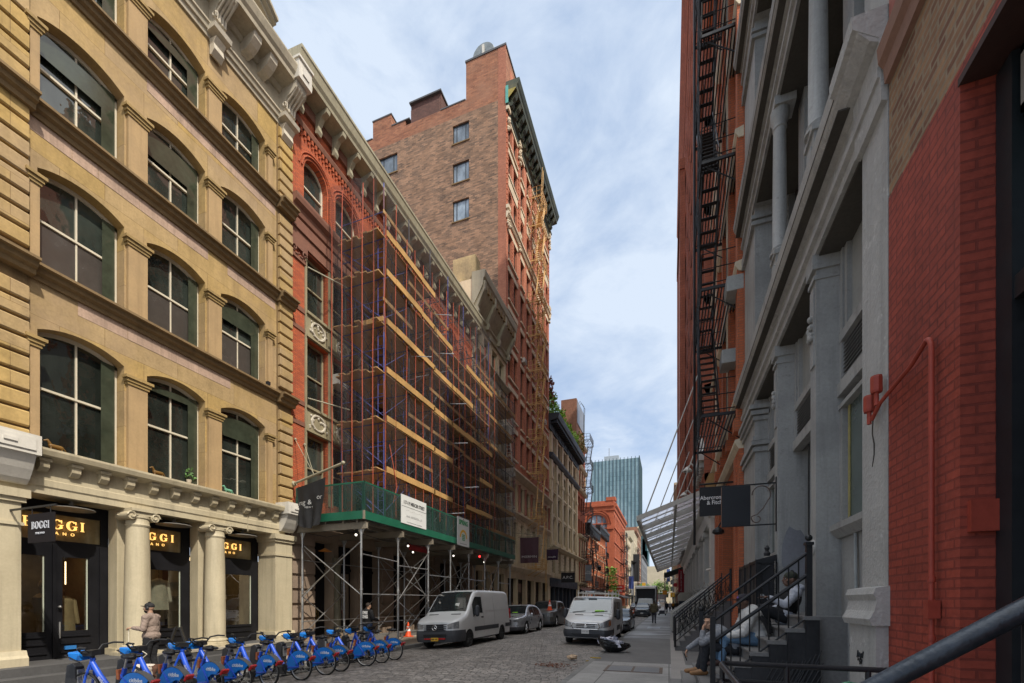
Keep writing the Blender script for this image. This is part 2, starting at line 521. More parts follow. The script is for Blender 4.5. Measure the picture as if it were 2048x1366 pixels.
def placed(m, loc, face):
 e = Euler(ROT_FLAT[face]).to_matrix()
 m.v = [tuple(e @ Vector(p) + Vector(loc)) for p in m.v]
 return m
ROT_FLAT = {'S': (0, 0, 0), 'L': (0, 0, R(90)), 'R': (0, 0, R(-90))}
m_tan = brick('tan_sandstone', (.40, .268, .092), (.36, .255, .135), (.20, .13, .055), bw=1.75, bh=.92, mort=.006, rough=.8, var=.22, bmp=.15, grime=(.30, .21, .135), gamt=.6, streak=.5)
m_tan2 = M('tan_trim', (.31, .21, .082), .8, .2, 1.2, 25, .2, streak=.5)
m_tand = M('brown_ledge', (.19, .125, .058), .8, .25, 1.2, 25, .2, streak=.5)
m_pink = M('pink_sandstone', (.37, .25, .125), .8, .16, 1.6, 22, .2, streak=.4)
m_cream = M('cream_paint', (.47, .405, .275), .55, .14, 1.0, 22, .15, streak=.5, grime=(.34, .28, .18), gamt=.4)
m_creamd = M('grey_cream_stone', (.40, .35, .26), .7, .2, 1.1, 20, .2, streak=.5)
m_win_cream = M('cream_window_paint', (.58, .52, .40), .5, .08, 2)
m_white_stone = M('white_ornament', (.50, .45, .36), .6, .2, 1.5, 20, .25, streak=.5)
m_blackfront = M('black_shopfront_paint', (.010, .010, .012), .5, .3, 2, 20, .05, spec=.2)
m_redbrick = brick('red_arcade_brick', (.50, .115, .042), (.33, .072, .032), (.20, .075, .045), rough=.8, var=.16, bmp=.35, streak=.2)
m_brown = M('brownstone', (.19, .085, .055), .8, .25, 1.2, 20, .3, streak=.4)
m_olive = M('olive_iron_paint', (.28, .24, .15), .6, .2, 1.2, 20, .15, streak=.5)
m_olived = M('olive_iron_dark', (.15, .13, .085), .65, .25, 1.2, 20, .15, streak=.4)
m_corn = M('cornice_paint', (.33, .30, .21), .6, .22, 1.0, 18, .2, streak=.5)
m_tower_side = brick('tower_side_brick', (.36, .21, .13), (.13, .085, .062), (.22, .165, .12), bw=.42, bh=.13, mort=.012, rough=.9, var=.3, bmp=.5, grime=(.30, .17, .10), gamt=.28)
m_tower_top = brick('tower_top_brick', (.38, .16, .085), (.22, .085, .05), (.22, .14, .10), bw=.42, bh=.13, mort=.012, rough=.9, var=.25, bmp=.4, grime=(.36, .20, .13), gamt=.5)
m_tower = brick('tower_front_brick', (.60, .22, .125), (.48, .165, .095), (.22, .10, .065), rough=.85, var=.15, bmp=.3, streak=.2)
m_lint = M('cream_lintel', (.60, .50, .36), .75, .2, 1.2, 20, .2, streak=.3)
m_greencorn = M('dark_green_copper', (.045, .055, .038), .6, .4, .9, 10, .2, grime=(.20, .17, .07))
m_verd = M('verdigris', (.10, .36, .31), .6, .2, 2)
m_ochre = M('ochre_iron', (.58, .36, .14), .6, .25, 2, 14, .1)
m_apc = M('apc_limestone', (.60, .50, .33), .75, .18, .8, 18, .2, streak=.45)
m_navy = M('navy_paint', (.024, .034, .05), .5, .2, 2)
m_corn_b = M('blackened_cornice', (.034, .04, .05), .55, .3, 1.5)
m_orange = brick('orange_brick', (.50, .150, .058), (.42, .115, .046), (.26, .11, .06), rough=.85, var=.14, bmp=.3)
m_orange2 = brick('deep_orange_brick', (.42, .105, .046), (.34, .08, .038), (.21, .085, .05), rough=.85, var=.15, bmp=.3)
m_farbrick = brick('brown_far_brick', (.26, .12, .075), (.21, .095, .06), (.19, .12, .09), rough=.9, var=.2)
m_farcream = M('far_cream', (.46, .40, .29), .8, .15, .4, 8)
m_fargrey = M('far_grey', (.16, .165, .175), .7, .2, .3, 8)
m_redpaint = brick('red_painted_brick', (.33, .060, .035), (.27, .05, .031), (.19, .037, .025), rough=.7, var=.32, bmp=.9, mort=.009, grime=(.22, .045, .03), gamt=.6, streak=.35)
m_tanbrick = brick('bare_tan_brick', (.33, .19, .10), (.17, .075, .045), (.27, .20, .13), rough=.9, var=.25, bmp=.6, mort=.013)
m_grey = M('grey_paint', (.34, .332, .312), .62, .2, .9, 26, .35, .012, streak=.65, grime=(.17, .165, .16), gamt=.6, peel=(.25, .24, .225))
m_greyl = M('light_grey_paint', (.41, .395, .368), .65, .2, 1.1, 30, .6, .015, streak=.5, grime=(.22, .215, .205), gamt=.7, peel=(.52, .51, .48))
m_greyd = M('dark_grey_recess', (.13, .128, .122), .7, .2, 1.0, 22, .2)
m_smudge = M('painted_over_patch', (.20, .20, .215), .7, .2, 2)
m_rbrick = brick('right_orange_brick', (.52, .145, .06), (.42, .115, .05), (.26, .115, .07), rough=.85, var=.15, bmp=.4, streak=.2)
m_terra = brick('terracotta', (.42, .135, .075), (.35, .11, .062), (.17, .065, .042), bw=.5, bh=.25, rough=.8, var=.15, bmp=.2, streak=.25)
m_black = M('black_iron', (.013, .013, .014), .45, .4, 4, 30, .2)
m_blackm = M('black_worn_metal', (.022, .022, .024), .5, .5, 2.5, 18, .4, grime=(.055, .05, .045), gamt=.4)
m_steel = M('galvanised_steel', (.42, .42, .41), .38, .25, 3, 18, .1, metal=.85)
m_blue_st = M('blue_scaffold_steel', (.075, .085, .27), .45, .3, 3, 18, .1)
m_dk_st = M('dark_scaffold_steel', (.06, .06, .075), .5, .3, 3, 18, .1)
m_purp = M('purple_primer_steel', (.17, .075, .10), .5, .3, 3, 18, .1)
m_plank = M('scaffold_plank', (.47, .275, .098), .75, .3, .8, 10, .3, streak=.2, grime=(.22, .14, .06))
m_plankd = M('old_scaffold_plank', (.44, .27, .12), .8, .35, .8, 12, .3, grime=(.22, .14, .08))
m_green = M('shed_green_paint', (.012, .105, .060), .5, .2, 1.6, 20, .1)
m_beam = M('shed_beam', (.22, .19, .145), .55, .3, 1.6, 20, .1)
m_corr = M('corrugated_steel', (.25, .25, .25), .4, .25, 1.5, 12, .1, metal=.6)
m_net = net_mat('debris_net', (.034, .032, .036), .30)
m_gnet = net_mat('green_shed_mesh', (.012, .045, .035), .62)
m_cord = M('orange_cord', (.36, .075, .038), .7, .2, 5)
m_whitep = M('white_panel', (.66, .67, .65), .5, .06, 2)
m_whitei = M('white_iron', (.56, .53, .47), .5, .12, 2, streak=.2)
m_ink = M('black_ink', (.02, .02, .022), .6, .1, 2)
m_greenink = M('green_ink', (.02, .26, .09), .6, .1, 2)
m_yelink = M('yellow_ink', (.75, .42, .03), .6, .1, 2)
m_whiteink = M('white_ink', (.78, .78, .76), .6, .05, 2)
m_greyink = M('grey_ink', (.38, .38, .38), .6, .1, 2)
m_gold = emit('gold_lit_letters', (1.0, .58, .16), 1.5)
m_bulb = emit('lit_bulb', (1.0, .92, .78), 4)
m_redlamp = emit('red_lamp', (1.0, .03, .03), 5)
m_warm = emit('warm_strip_light', (1.0, .72, .38), 4)
m_tower_corner = brick('tower_corner_brick', (.44, .17, .10), (.34, .125, .075), (.22, .12, .085), rough=.88, var=.15, bmp=.3)
m_gl = glass_dark('window_glass', (.020, .024, .020), .02, .12)
m_gl2 = glass_dark('tower_window_glass', (.035, .04, .045), .05, .35)
m_glb = glass_dark('pale_window_glass', (.13, .16, .19), .06, .0)
m_glc = glass_clear('shop_glass')
m_interior = M('shop_interior', (.16, .115, .065), .8, .4, 1.3, 8)
m_concrete = None
def sidewalk_mat(name, c, sl=1.5, dark=None, wet=False):
 m, nt, b = _base(name)
 p = pos(nt)
 sp = nt.nodes.new('ShaderNodeSeparateXYZ'); nt.links.new(p, sp.inputs[0])
 n1 = noise(nt, p, .8, 6, .7); n2 = noise(nt, p, 45, 3); n3 = noise(nt, p, 5, 5, .7)
 k = remap(nt, mth(nt, 'ADD', mth(nt, 'MULTIPLY', n1, .5), mth(nt, 'ADD', mth(nt, 'MULTIPLY', n2, .25), mth(nt, 'MULTIPLY', n3, .25))), .32, .68, .66, 1.34)
 cell = nt.nodes.new('ShaderNodeTexBrick'); cell.offset = 0.0
 nt.links.new(scaled(nt, p, (1, 1, 1)), cell.inputs['Vector'])
 cell.inputs['Scale'].default_value = 1; cell.inputs['Brick Width'].default_value = sl; cell.inputs['Row Height'].default_value = sl * 1.02
 cell.inputs['Mortar Size'].default_value = .012
 cell.inputs['Color1'].default_value = rgba(c); cell.inputs['Color2'].default_value = rgba(tuple(x * .82 for x in c)); cell.inputs['Mortar'].default_value = rgba(tuple(x * .35 for x in c))
 col = cell.outputs['Color']
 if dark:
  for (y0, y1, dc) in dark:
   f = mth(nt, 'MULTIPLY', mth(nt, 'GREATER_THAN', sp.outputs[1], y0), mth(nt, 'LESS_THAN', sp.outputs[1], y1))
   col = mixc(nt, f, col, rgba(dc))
 vm = nt.nodes.new('ShaderNodeVectorMath'); vm.operation = 'SCALE'
 nt.links.new(col, vm.inputs[0]); nt.links.new(k, vm.inputs['Scale'])
 out = vm.outputs[0]
 vo = nt.nodes.new('ShaderNodeTexVoronoi'); vo.inputs['Scale'].default_value = 3.2; nt.links.new(p, vo.inputs['Vector'])
 out = mixc(nt, remap(nt, vo.outputs['Distance'], .05, .07, .5, 0), out, (.03, .03, .03, 1))
 nt.links.new(out, b.inputs['Base Color'])
 if wet:
  s = noise(nt, scaled(nt, p, (.35, 1.3, 1)), 1.0, 4, .6)
  far = remap(nt, sp.outputs[1], 19, 24, 0, 1)
  r = remap(nt, mth(nt, 'MULTIPLY', remap(nt, s, .42, .6, 0, 1), far), 0, 1, .85, .3)
  nt.links.new(r, b.inputs['Roughness'])
 else: b.inputs['Roughness'].default_value = .85
 bump(nt, b, n2, .25, .008)
 _M[name] = m
 return m
def cobble_mat():
 m, nt, b = _base('cobblestone')
 p = pos(nt)
 wob = nt.nodes.new('ShaderNodeTexNoise'); wob.inputs['Scale'].default_value = 3.1; wob.inputs['Detail'].default_value = 3; nt.links.new(p, wob.inputs['Vector'])
 vs = nt.nodes.new('ShaderNodeVectorMath'); vs.operation = 'MULTIPLY_ADD'
 nt.links.new(wob.outputs['Color'], vs.inputs[0]); vs.inputs[1].default_value = (.20, .085, 0); nt.links.new(p, vs.inputs[2])
 bt = nt.nodes.new('ShaderNodeTexBrick'); nt.links.new(vs.outputs[0], bt.inputs['Vector'])
 bt.inputs['Scale'].default_value = 1; bt.inputs['Brick Width'].default_value = .26; bt.inputs['Row Height'].default_value = .14; bt.offset = .43; bt.squash = .8; bt.squash_frequency = 3
 bt.inputs['Mortar Size'].default_value = .014; bt.inputs['Mortar Smooth'].default_value = .6
 bt.inputs['Color1'].default_value = (.31, .28, .25, 1); bt.inputs['Color2'].default_value = (.17, .155, .14, 1); bt.inputs['Mortar'].default_value = (.10, .092, .082, 1)
 n1 = noise(nt, p, .35, 6, .7); n2 = noise(nt, p, 30, 4); n3 = noise(nt, p, 4, 5, .7)
 k = remap(nt, mth(nt, 'ADD', mth(nt, 'MULTIPLY', n1, .6), mth(nt, 'MULTIPLY', n3, .4)), .33, .67, .55, 1.55)
 vm = nt.nodes.new('ShaderNodeVectorMath'); vm.operation = 'SCALE'; nt.links.new(bt.outputs['Color'], vm.inputs[0]); nt.links.new(k, vm.inputs['Scale'])
 pale = remap(nt, noise(nt, scaled(nt, p, (.9, 1.4, 1)), .9, 6, .72), .6, .74, 0, .55)
 out = mixc(nt, pale, vm.outputs[0], (.40, .36, .31, 1))
 dk = remap(nt, noise(nt, p, .6, 5, .7), .58, .75, 0, .6)
 out = mixc(nt, dk, out, (.085, .07, .058, 1))
 nt.links.new(out, b.inputs['Base Color'])
 nt.links.new(remap(nt, n3, .3, .7, .45, .85), b.inputs['Roughness'])
 h = mth(nt, 'ADD', mth(nt, 'SUBTRACT', mth(nt, 'MULTIPLY', n2, .25), bt.outputs['Fac']), mth(nt, 'MULTIPLY', n3, .5))
 bump(nt, b, h, 1.0, .05)
 return m
XL = -13.4
def build_ground():
 g = MB(); g.face((-900, -300, -.45), (900, -300, -.45), (900, 1600, -.45), (-900, 1600, -.45))
 o = g.build('ground', M('ground_far', (.12, .12, .115), .9, .2, .1, 4, 0), origin=(0, 0, -.45)); tag(o, kind='structure')
 prof = [(-10.08, -.10), (-9.2, -.05), (-8, .02), (-6.4, .07), (-5.2, .07), (-4, .045), (-3, .01), (-2.22, -.02)]
 r = MB()
 ys = [-12 + 4 * i for i in range(20)] + [70, 85, 105, 140, 190, 260, 400]
 for a, b in zip(ys, ys[1:]):
  for (x0, z0), (x1, z1) in zip(prof, prof[1:]):
   r.face((x0, a, z0), (x1, a, z1), (x1, b, z1), (x0, b, z0))
 o = r.build('road', cobble_mat(), origin=(-6, 0, 0), smooth=True); tag(o, kind='structure')
 s = MB()
 s.face((-2.07, -12, .12), (6, -12, .13), (6, 400, .13), (-2.07, 400, .12))
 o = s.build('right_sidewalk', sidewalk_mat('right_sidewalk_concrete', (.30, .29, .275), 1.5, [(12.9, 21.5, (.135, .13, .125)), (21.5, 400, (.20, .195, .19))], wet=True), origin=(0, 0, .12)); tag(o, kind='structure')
 s = MB()
 s.face((-10.23, -12, .05), (-14.2, -12, .12), (-14.2, 400, .12), (-10.23, 400, .05))
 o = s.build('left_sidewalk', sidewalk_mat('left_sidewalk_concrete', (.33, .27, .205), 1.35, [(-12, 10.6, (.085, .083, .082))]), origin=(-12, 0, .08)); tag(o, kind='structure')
 mk = M('kerb_stone', (.19, .185, .175), .8, .3, 1.4, 20, .3, grime=(.08, .075, .07))
 for nm, x0, x1, z0, z1 in (('right_kerb', -2.22, -2.07, -.2, .124), ('left_kerb', -10.23, -10.08, -.25, .054)):
  k = MB()
  y = -12.0
  while y < 200:
   L = 1.6 + rnd.random() * .9
   dz = rnd.uniform(-.006, .006)
   k.box(x0, x1, y, y + L - .015, z0, z1 + dz); y += L
  o = k.build(nm, mk, origin=(x0, 0, 0), bevel=.012); tag(o, kind='structure')
 b = MB(); b.face((.05, -6, .132), (.42, -6, .132), (.42, 26, .132), (.05, 26, .132))
 o = b.build('stone_strip', M('granite_strip', (.29, .27, .25), .8, .2, 1.2), origin=(.2, 0, .13)); tag(o, kind='structure')
 h = MB()
 h.box(-1.55, -.15, 11.1, 12.1, .12, .131)
 o = h.build('cellar_hatch', M('rusty_frame', (.14, .10, .075), .7, .3), origin=(-.85, 11.6, .12)); tag(o, 'flat rusty metal cellar hatch set in the right pavement near the kerb', 'hatch')
 h = MB(); h.box(-1.47, -.89, 11.17, 12.03, .131, .136); h.box(-.83, -.23, 11.17, 12.03, .131, .136)
 h.build('hatch_leaf', M('hatch_steel', (.17, .165, .16), .5, .3, 3, 40, .4, metal=.3), o)
 h = MB(); h.box(-1.35, -.55, 29.5, 31.5, .121, .128)
 o = h.build('utility_cover', M('pale_cover', (.33, .34, .36), .4, .2), origin=(-.95, 30.5, .12)); tag(o, 'pale flat utility cover in the right pavement beyond the dark slab', 'utility cover')
build_ground()
def tan_building():
 b = thing('tan_building', 'tan sandstone building with arched sash windows over a black shopfront with cream columns', 'building', (XL, 8.6, .12))
 T = TL(XL)
 S = [5.25, 9.36, 13.0, 16.4, 19.4]
 bays = [(3.4, 5.28)] and [(5.74, 7.42), (7.95, 9.55), (10.05, 11.68)]
 rows = [(5.34, 8.22), (9.44, 11.86), (13.08, 15.27), (16.48, 18.32)]
 w = MB(T); ops = []
 for (z0, z1) in rows:
  for (u0, u1) in bays: ops.append((u0, u1, z0, z1, .23, .42))
 facade(w, 3.2, 12.75, 5.1, 20.3, ops, .4)
 shell(w, 3.2, 12.75, 5.1, 20.3, 12)
 w.build('wall', m_tan, b)
 p = MB(T); cap = MB(T)
 piers = [(5.58, 5.74), (7.46, 7.91), (9.59, 10.01), (11.72, 11.90)]
 for i, (z0, z1) in enumerate(rows):
  ct = z1 - .47
  for (u0, u1) in piers:
   p.cut(); cap.cut(); p.box(0, .10, u0, u1, S[i] + .003, ct - .22)
   for dz, e in ((.22, .03), (.15, .06), (.07, .10)):
    cap.box(0, .10 + e, u0 - e, u1 + e, ct - dz, ct - dz + .075 if dz > .1 else ct)
 p.build('pier', m_pink, b); cap.build('pier_capital', m_tan2, b)
 r = MB(T); e = MB(T)
 for (u0, u1) in ((4.72, 5.55), (12.17, 12.75)):
  z = 5.3; r.cut(); e.cut()
  e.box(0, .045, u0 - .02, u1 + .02, 5.25, 19.4)
  while z < 19.3:
   if any(abs(z + .1 - s) < .25 for s in S[1:]): r.cut()
   if not any(s - .42 < z + .17 < s + .12 for s in S[1:]):
    zt = z + .335
    r.sweep([(.04, z), (.12, z), (.145, z + .03), (.145, zt - .03), (.12, zt), (.04, zt)], u0, u1)
   z += .395
 e.build('pilaster_core', m_tand, b); r.build('rusticated_pilaster', m_tan, b)
 for i in (1, 2, 3):
  L = MB(T); s = S[i]
  prof = [(0, s - .30), (.06, s - .30), (.08, s - .20), (.17, s - .16), (.20, s - .06), (.29, s - .05), (.29, s + .01), (0, s + .05)]
  L.sweep(prof, 3.2, 4.66); L.sweep(prof, 5.6, 12.08)
  pr2 = [(a + (.17 if a > 0 else 0), z + .002) for a, z in prof]
  L.sweep(pr2, 4.66, 5.62); L.sweep(pr2, 12.1, 12.80)
  L.build('storey_ledge', m_tand, b)
 fz = MB(T); r2 = random.Random(12)
 for i in (1, 2, 3):
  u = 5.58
  while u < 12.0:
   L = r2.uniform(.5, 1.3)
   if r2.random() < .62: fz.box(0, .006 + .004 * r2.random(), u + .004, min(12.1, u + L) - .004, S[i] - .62, S[i] - .302)
   u += L
 fz.build('frieze_stone', M('weathered_pink_stone', (.41, .285, .21), .8, .28, 1.8, 20, .2, streak=.7), b)
 for (z0, z1) in rows:
  for (u0, u1) in bays:
   h = z1 - z0
   lo = rows.index((z0, z1)) == 1
   window(b, 'L', XL, (u0 + u1) / 2, z0, u1 - u0 - .02, h, .34, m_win_cream, m_gl, .23, 'sash2', .065)
   if lo and u0 < 9.9 or lo:
    f = MB(T); f.face((-.318, u0 + .12, z0 + .12), (-.318, u1 - .12, z0 + .12), (-.318, u1 - .12, z0 + h * .48), (-.318, u0 + .12, z0 + h * .48))
    f.build('lower_blind', M('grey_window_film', (.062, .054, .047), .22, .15, 2, 12, .03, spec=.6), b)
 cu = MB(T); r3 = random.Random(6)
 for (z0, z1) in rows:
  for (u0, u1) in bays:
   a = u1 - .34 - r3.random() * .06; cu.cut().face((-.2245, a, z0 + .1), (-.2245, u1 - .09, z0 + .1), (-.2245, u1 - .09, z1 - .24), (-.2245, a, z1 - .24))
   if r3.random() < .5: q = z1 - .22 - r3.uniform(.25, .9); cu.cut().face((-.225, u0 + .09, q), (-.225, u1 - .36, q), (-.225, u1 - .36, z1 - .28), (-.225, u0 + .09, z1 - .28))
 cu.build('inner_curtain', M('greenish_curtain_glass', (.042, .050, .033), .08, .4, 1.5, 9, .03, spec=.7), b)
 c = MB(T)
 c.sweep([(0, 19.2), (.06, 19.2), (.08, 19.33), (.14, 19.35), (.17, 19.47), (.22, 19.5), (.22, 19.56), (0, 19.6)], 3.2, 12.72)
 c.sweep([(0, 20.3), (.12, 20.32), (.2, 20.44), (.78, 20.5), (.80, 20.62), (.88, 20.72), (.96, 20.92), (.96, 20.98), (0, 21.05)], 3.2, 12.42)
 c.build('cornice', m_creamd, b)
 fr = MB(T); fr.box(.003, .05, 3.2, 12.7, 19.6, 20.3)
 fr.build('frieze', m_creamd, b)
 md = MB(T)
 u = 4.0
 while u < 12.1:
  if abs(u - 9.8) > .45 and abs(u - 12.4) > .4:
   md.cut(); md.sweep([(.05, 20.02), (.32, 20.06), (.5, 20.16), (.66, 20.32), (.70, 20.49), (.05, 20.49)], u - .14, u + .14)
  u += .62
 md.build('modillion', m_white_stone, b)
 cs = MB(T)
 for uc, sc in ((5.15, 1.0), (9.81, .9), (12.46, 1.15)):
  a, d = uc - .2 * sc, uc + .2 * sc; cs.cut()
  cs.sweep([(.05, 19.7), (.2, 19.62), (.34, 19.74), (.30, 19.95), (.42, 20.1), (.62, 20.16), (.82, 20.3), (.86, 20.52), (.05, 20.52)], a, d)
  cs.sweep([(.05, 18.75), (.12, 18.72), (.26, 18.86), (.22, 19.05), (.34, 19.2), (.05, 19.22)], a + .02, d - .02)
  cs.sweep([(.05, 19.3), (.42, 19.34), (.46, 19.46), (.05, 19.48)], a - .1, d + .1)
  for k in range(4):
   q = a + (d - a) * (k + .5) / 4
   cs.tube([(.33, q, 19.72), (.36, q, 19.95), (.6, q, 20.13), (.86, q, 20.36)], .035, 6)
  cs.tube([(.32 + .07 * math.cos(t * .9), a - .015, 19.82 + .07 * math.sin(t * .9)) for t in range(8)], .03, 6)
 cs.build('console', m_white_stone, b)
 ep = MB(T); ep.box(.05, 1.02, 12.18, 12.78, 20.55, 21.22); ep.box(.05, 1.08, 12.14, 12.82, 21.2, 21.28); ep.box(1.02, 1.06, 12.34, 12.62, 20.75, 21.02)
 ep.build('end_block', m_whitei, b)
 pd = MB(T)
 uc = 8.75; hw = 2.35
 pd.prism([(uc - hw, 21.06), (uc + hw, 21.06), (uc, 22.75)], XL + .1, XL + .62, 'yz') if False else None
 q = MB()
 q.prism([(uc - hw + .15, 21.06), (uc + hw - .15, 21.06), (uc, 22.5)], XL + .1, XL + .55, 'yz')
 q.build('pediment_panel', m_tan2, b)
 q = MB()
 for sgn in (-1, 1):
  A = (uc + sgn * (hw + .12), 21.02); B = (uc, 22.72)
  q.cut()
  for k, (e0, e1, t0, t1) in enumerate(((.1, .78, 0, .12), (.1, .92, .12, .2), (.1, 1.02, .2, .3))):
   q.prism([(A[0], A[1] + t0), (B[0], B[1] + t0), (B[0], B[1] + t1), (A[0], A[1] + t1)], XL + e0, XL + e1 + .1, 'yz')
 q.build('pediment_cornice', m_creamd, b)
 en = MB(T)
 en.sweep([(-.7, 4.28), (.10, 4.28), (.10, 4.42), (.13, 4.46), (.13, 4.6), (.11, 4.62), (.11, 5.02), (.28, 5.06), (.42, 5.1), (.46, 5.2), (.46, 5.25), (-.2, 5.29)], 3.2, 12.42)
 en.build('shop_entablature', m_cream, b)
 br = MB(T); u = 5.75
 while u < 12.0:
  br.cut(); br.sweep([(.105, 4.76), (.2, 4.78), (.27, 4.86), (.29, 5.0), (.105, 5.0)], u - .085, u + .085)
  br.box(.105, .32, u - .11, u + .11, 4.985, 5.05)
  u += .56
 br.build('bracket', m_cream, b)
 blk = MB(T)
 for (a, d) in ((4.55, 5.55), (12.1, 12.78)):
  blk.cut(); blk.box(0, .62, a, d, 5.0, 5.42); blk.box(.62, .65, a + .1, d - .1, 5.08, 5.34); blk.box(.65, .68, (a + d) / 2 - .1, (a + d) / 2 + .1, 5.18, 5.25)
  blk.sweep([(0, 4.4), (.2, 4.4), (.3, 4.5), (.42, 4.7), (.56, 5.0), (0, 5.0)], a + .06, d - .06)
 blk.build('end_console', m_whitei, b)
 for uc in (7.68, 9.80):
  col = MB()
  X = XL + .08
  prof = [(.36, 0), (.36, .06), (.33, .075), (.345, .12), (.33, .16), (.292, .18), (.285, .3), (.282, 1.2), (.262, 2.6), (.245, 3.28), (.26, 3.3), (.27, 3.34), (.25, 3.37), (.245, 3.5), (.27, 3.52), (.27, 3.58)]
  col.lathe(prof, (X, uc, .53), 28)
  cb = col.build('column', m_cream, b, smooth=True)
  v = MB()
  v.box(X - .3, X + .3, uc - .3, uc + .3, 4.21, 4.28); v.box(X - .22, X + .25, uc - .30, uc + .30, 4.11, 4.21)
  for s in (-1, 1):
   for xx in (X + .2, X - .2):
    pts = [(xx + .07, uc + s * (.27 + (.12 - .0125 * k) * math.cos(k * .75) * .95), 4.09 + (.12 - .0125 * k) * math.sin(k * .75)) for k in range(9)]
    v.tube(pts, .024, 6)
   v.cyl((X - .26, uc + s * .27, 4.09), (X + .26, uc + s * .27, 4.09), .105, n=14)
  v.build('ionic_capital', m_cream, cb, smooth=True)
  pl = MB(); pl.box(X - .4, X + .4, uc - .42, uc + .40, .45, .535)
  pl.build('plinth', m_cream, cb)
  bp = MB(T); bp.box(-.66, -.30, uc - .26, uc + .26, .45, 4.28); bp.box(-.66, -.22, uc - .34, uc + .34, .452, .62)
  bp.build('back_pilaster', m_cream, b)
 for (a, d) in ((4.3, 5.42), (11.98, 12.72)):
  pp = MB(T)
  pp.box(-.68, .14, a, d, .45, 4.0); pp.box(-.68, .18, a - .04, d + .04, 3.5, 3.57); pp.box(-.68, .2, a - .06, d + .06, 4.0, 4.1); pp.box(-.68, .26, a - .11, d + .11, 4.1, 4.28)
  pp.sweep([(-.68, .45), (.27, .45), (.27, .62), (.22, .68), (.18, .78), (-.68, .78)], a - .07, d + .07)
  pp.build('corner_pilaster', m_cream, b)
 sf = MB(T); W0 = -.70
 gl = []
 def frame(u0, u1, z0, z1, holes, th=.06, w0=W0):
  facade(sf, u0, u1, z0, z1, [(h[0], h[1], h[2], h[3], 0, th) for h in holes], th, w0)
 bay = [(5.42, 7.44), (7.93, 9.56), (10.05, 11.98)]
 d0 = bay[0]
 frame(d0[0], d0[1], .45, 4.28, [(5.5, 7.28, 3.34, 3.98), (5.55, 6.18, 1.12, 2.95), (6.5, 7.02, 1.12, 2.95)])
 for a, c in bay[1:]:
  frame(a, c, .45, 4.28, [(a + .05, c - .24, 3.34, 3.98), (a + .06, c - .26, 1.05, 2.78)])
 for a, c in ((5.5, 6.2), (6.45, 7.05), (7.98, 9.3), (10.1, 11.7)):
  for z in (.98, .80, .58):
   sf.box(W0, W0 + .035, a, c, z, z + .035)
 sf.box(W0, W0 + .05, 6.30, 6.36, .45, 3.25); sf.box(W0, W0 + .03, 7.24, 7.3, .45, 3.25)
 sf.build('shopfront', m_blackfront, b)
 dh = MB(T); dh.sphere((W0 + .07, 6.42, 1.72), .035, 10, 6); dh.cyl((W0, 6.42, 1.72), (W0 + .07, 6.42, 1.72), .012)
 dh.cyl((W0 + .06, 6.42, .95), (W0 + .06, 6.42, 1.35), .018)
 dh.build('door_handle', m_steel, b)
 pn = MB(T)
 pn.face((W0 - .05, 5.5, 3.34), (W0 - .05, 7.28, 3.34), (W0 - .05, 7.28, 3.98), (W0 - .05, 5.5, 3.98))
 for a, c in bay[1:]: pn.cut().face((W0 - .05, a + .05, 3.34), (W0 - .05, c - .24, 3.34), (W0 - .05, c - .24, 3.98), (W0 - .05, a + .05, 3.98))
 pn.build('sign_glass', M('bronze_sign_glass', (.20, .155, .075), .12, .4, 1.5, 8, .05, spec=.8), b)
 for (a, c, z0, z1) in ((5.55, 6.18, 1.12, 2.95), (6.5, 7.02, 1.12, 2.95), (7.99, 9.30, 1.05, 2.78), (10.11, 11.72, 1.05, 2.78)):
  g = MB(T); g.face((W0 - .045, a, z0), (W0 - .045, c, z0), (W0 - .045, c, z1), (W0 - .045, a, z1))
  g.build('shop_window', m_glc, b)
  e = MB(T); e.box(W0 - .04, W0 - .02, c - .035, c - .012, z0, z1); e.build('window_edge', M('pale_glass_edge', (.42, .45, .36), .4, .1), b)
 it = MB(T)
 it.face((-3.2, 5.3, .45), (-3.2, 12.1, .45), (-3.2, 12.1, 3.3), (-3.2, 5.3, 3.3))
 it.face((-.78, 5.3, 3.3), (-.78, 12.1, 3.3), (-3.2, 12.1, 3.3), (-3.2, 5.3, 3.3))
 it.face((-.78, 5.3, .46), (-.78, 12.1, .46), (-3.2, 12.1, .46), (-3.2, 5.3, .46))
 for u in (5.3, 7.7, 12.1): it.face((-.78, u, .45), (-3.2, u, .45), (-3.2, u, 3.3), (-.78, u, 3.3))
 it.build('shop_interior', m_interior, b)
 sh = MB(T)
 for a in (7.9, 8.5, 9.1, 9.7, 10.3, 10.9, 11.5): sh.box(-3.15, -2.85, a, a + .04, .46, 3.2)
 for z in (1.0, 1.5, 2.0, 2.5): sh.box(-3.15, -2.85, 7.8, 11.9, z, z + .035)
 sh.build('shelving', M('dark_shelf', (.06, .04, .025), .5), b)
 st = MB(T); st.box(-2.0, -1.7, 7.9, 11.9, 3.24, 3.28); st.cut().box(-1.6, -1.58, 6.96, 6.98, 2.3, 2.9); st.cut().box(-2.2, -1.9, 5.5, 7.4, 3.24, 3.28); st.cut().box(-1.1, -1.04, 7.9, 11.9, 3.22, 3.26)
 st.build('strip_light', m_warm, b)
 pf = MB(T); pf.box(-.9, .62, 3.2, 12.74, .05, .45); pf.box(.62, 1.0, 3.2, 12.7, .05, .27)
 pf.build('platform', M('bluestone_platform', (.075, .073, .072), .75, .25, 1.0, 20, .2), b)
 pe = MB(T); pe.box(.4, .64, 7.1, 12.72, .40, .462); pe.build('platform_edge', M('worn_step_edge', (.28, .25, .20), .8, .3), b)
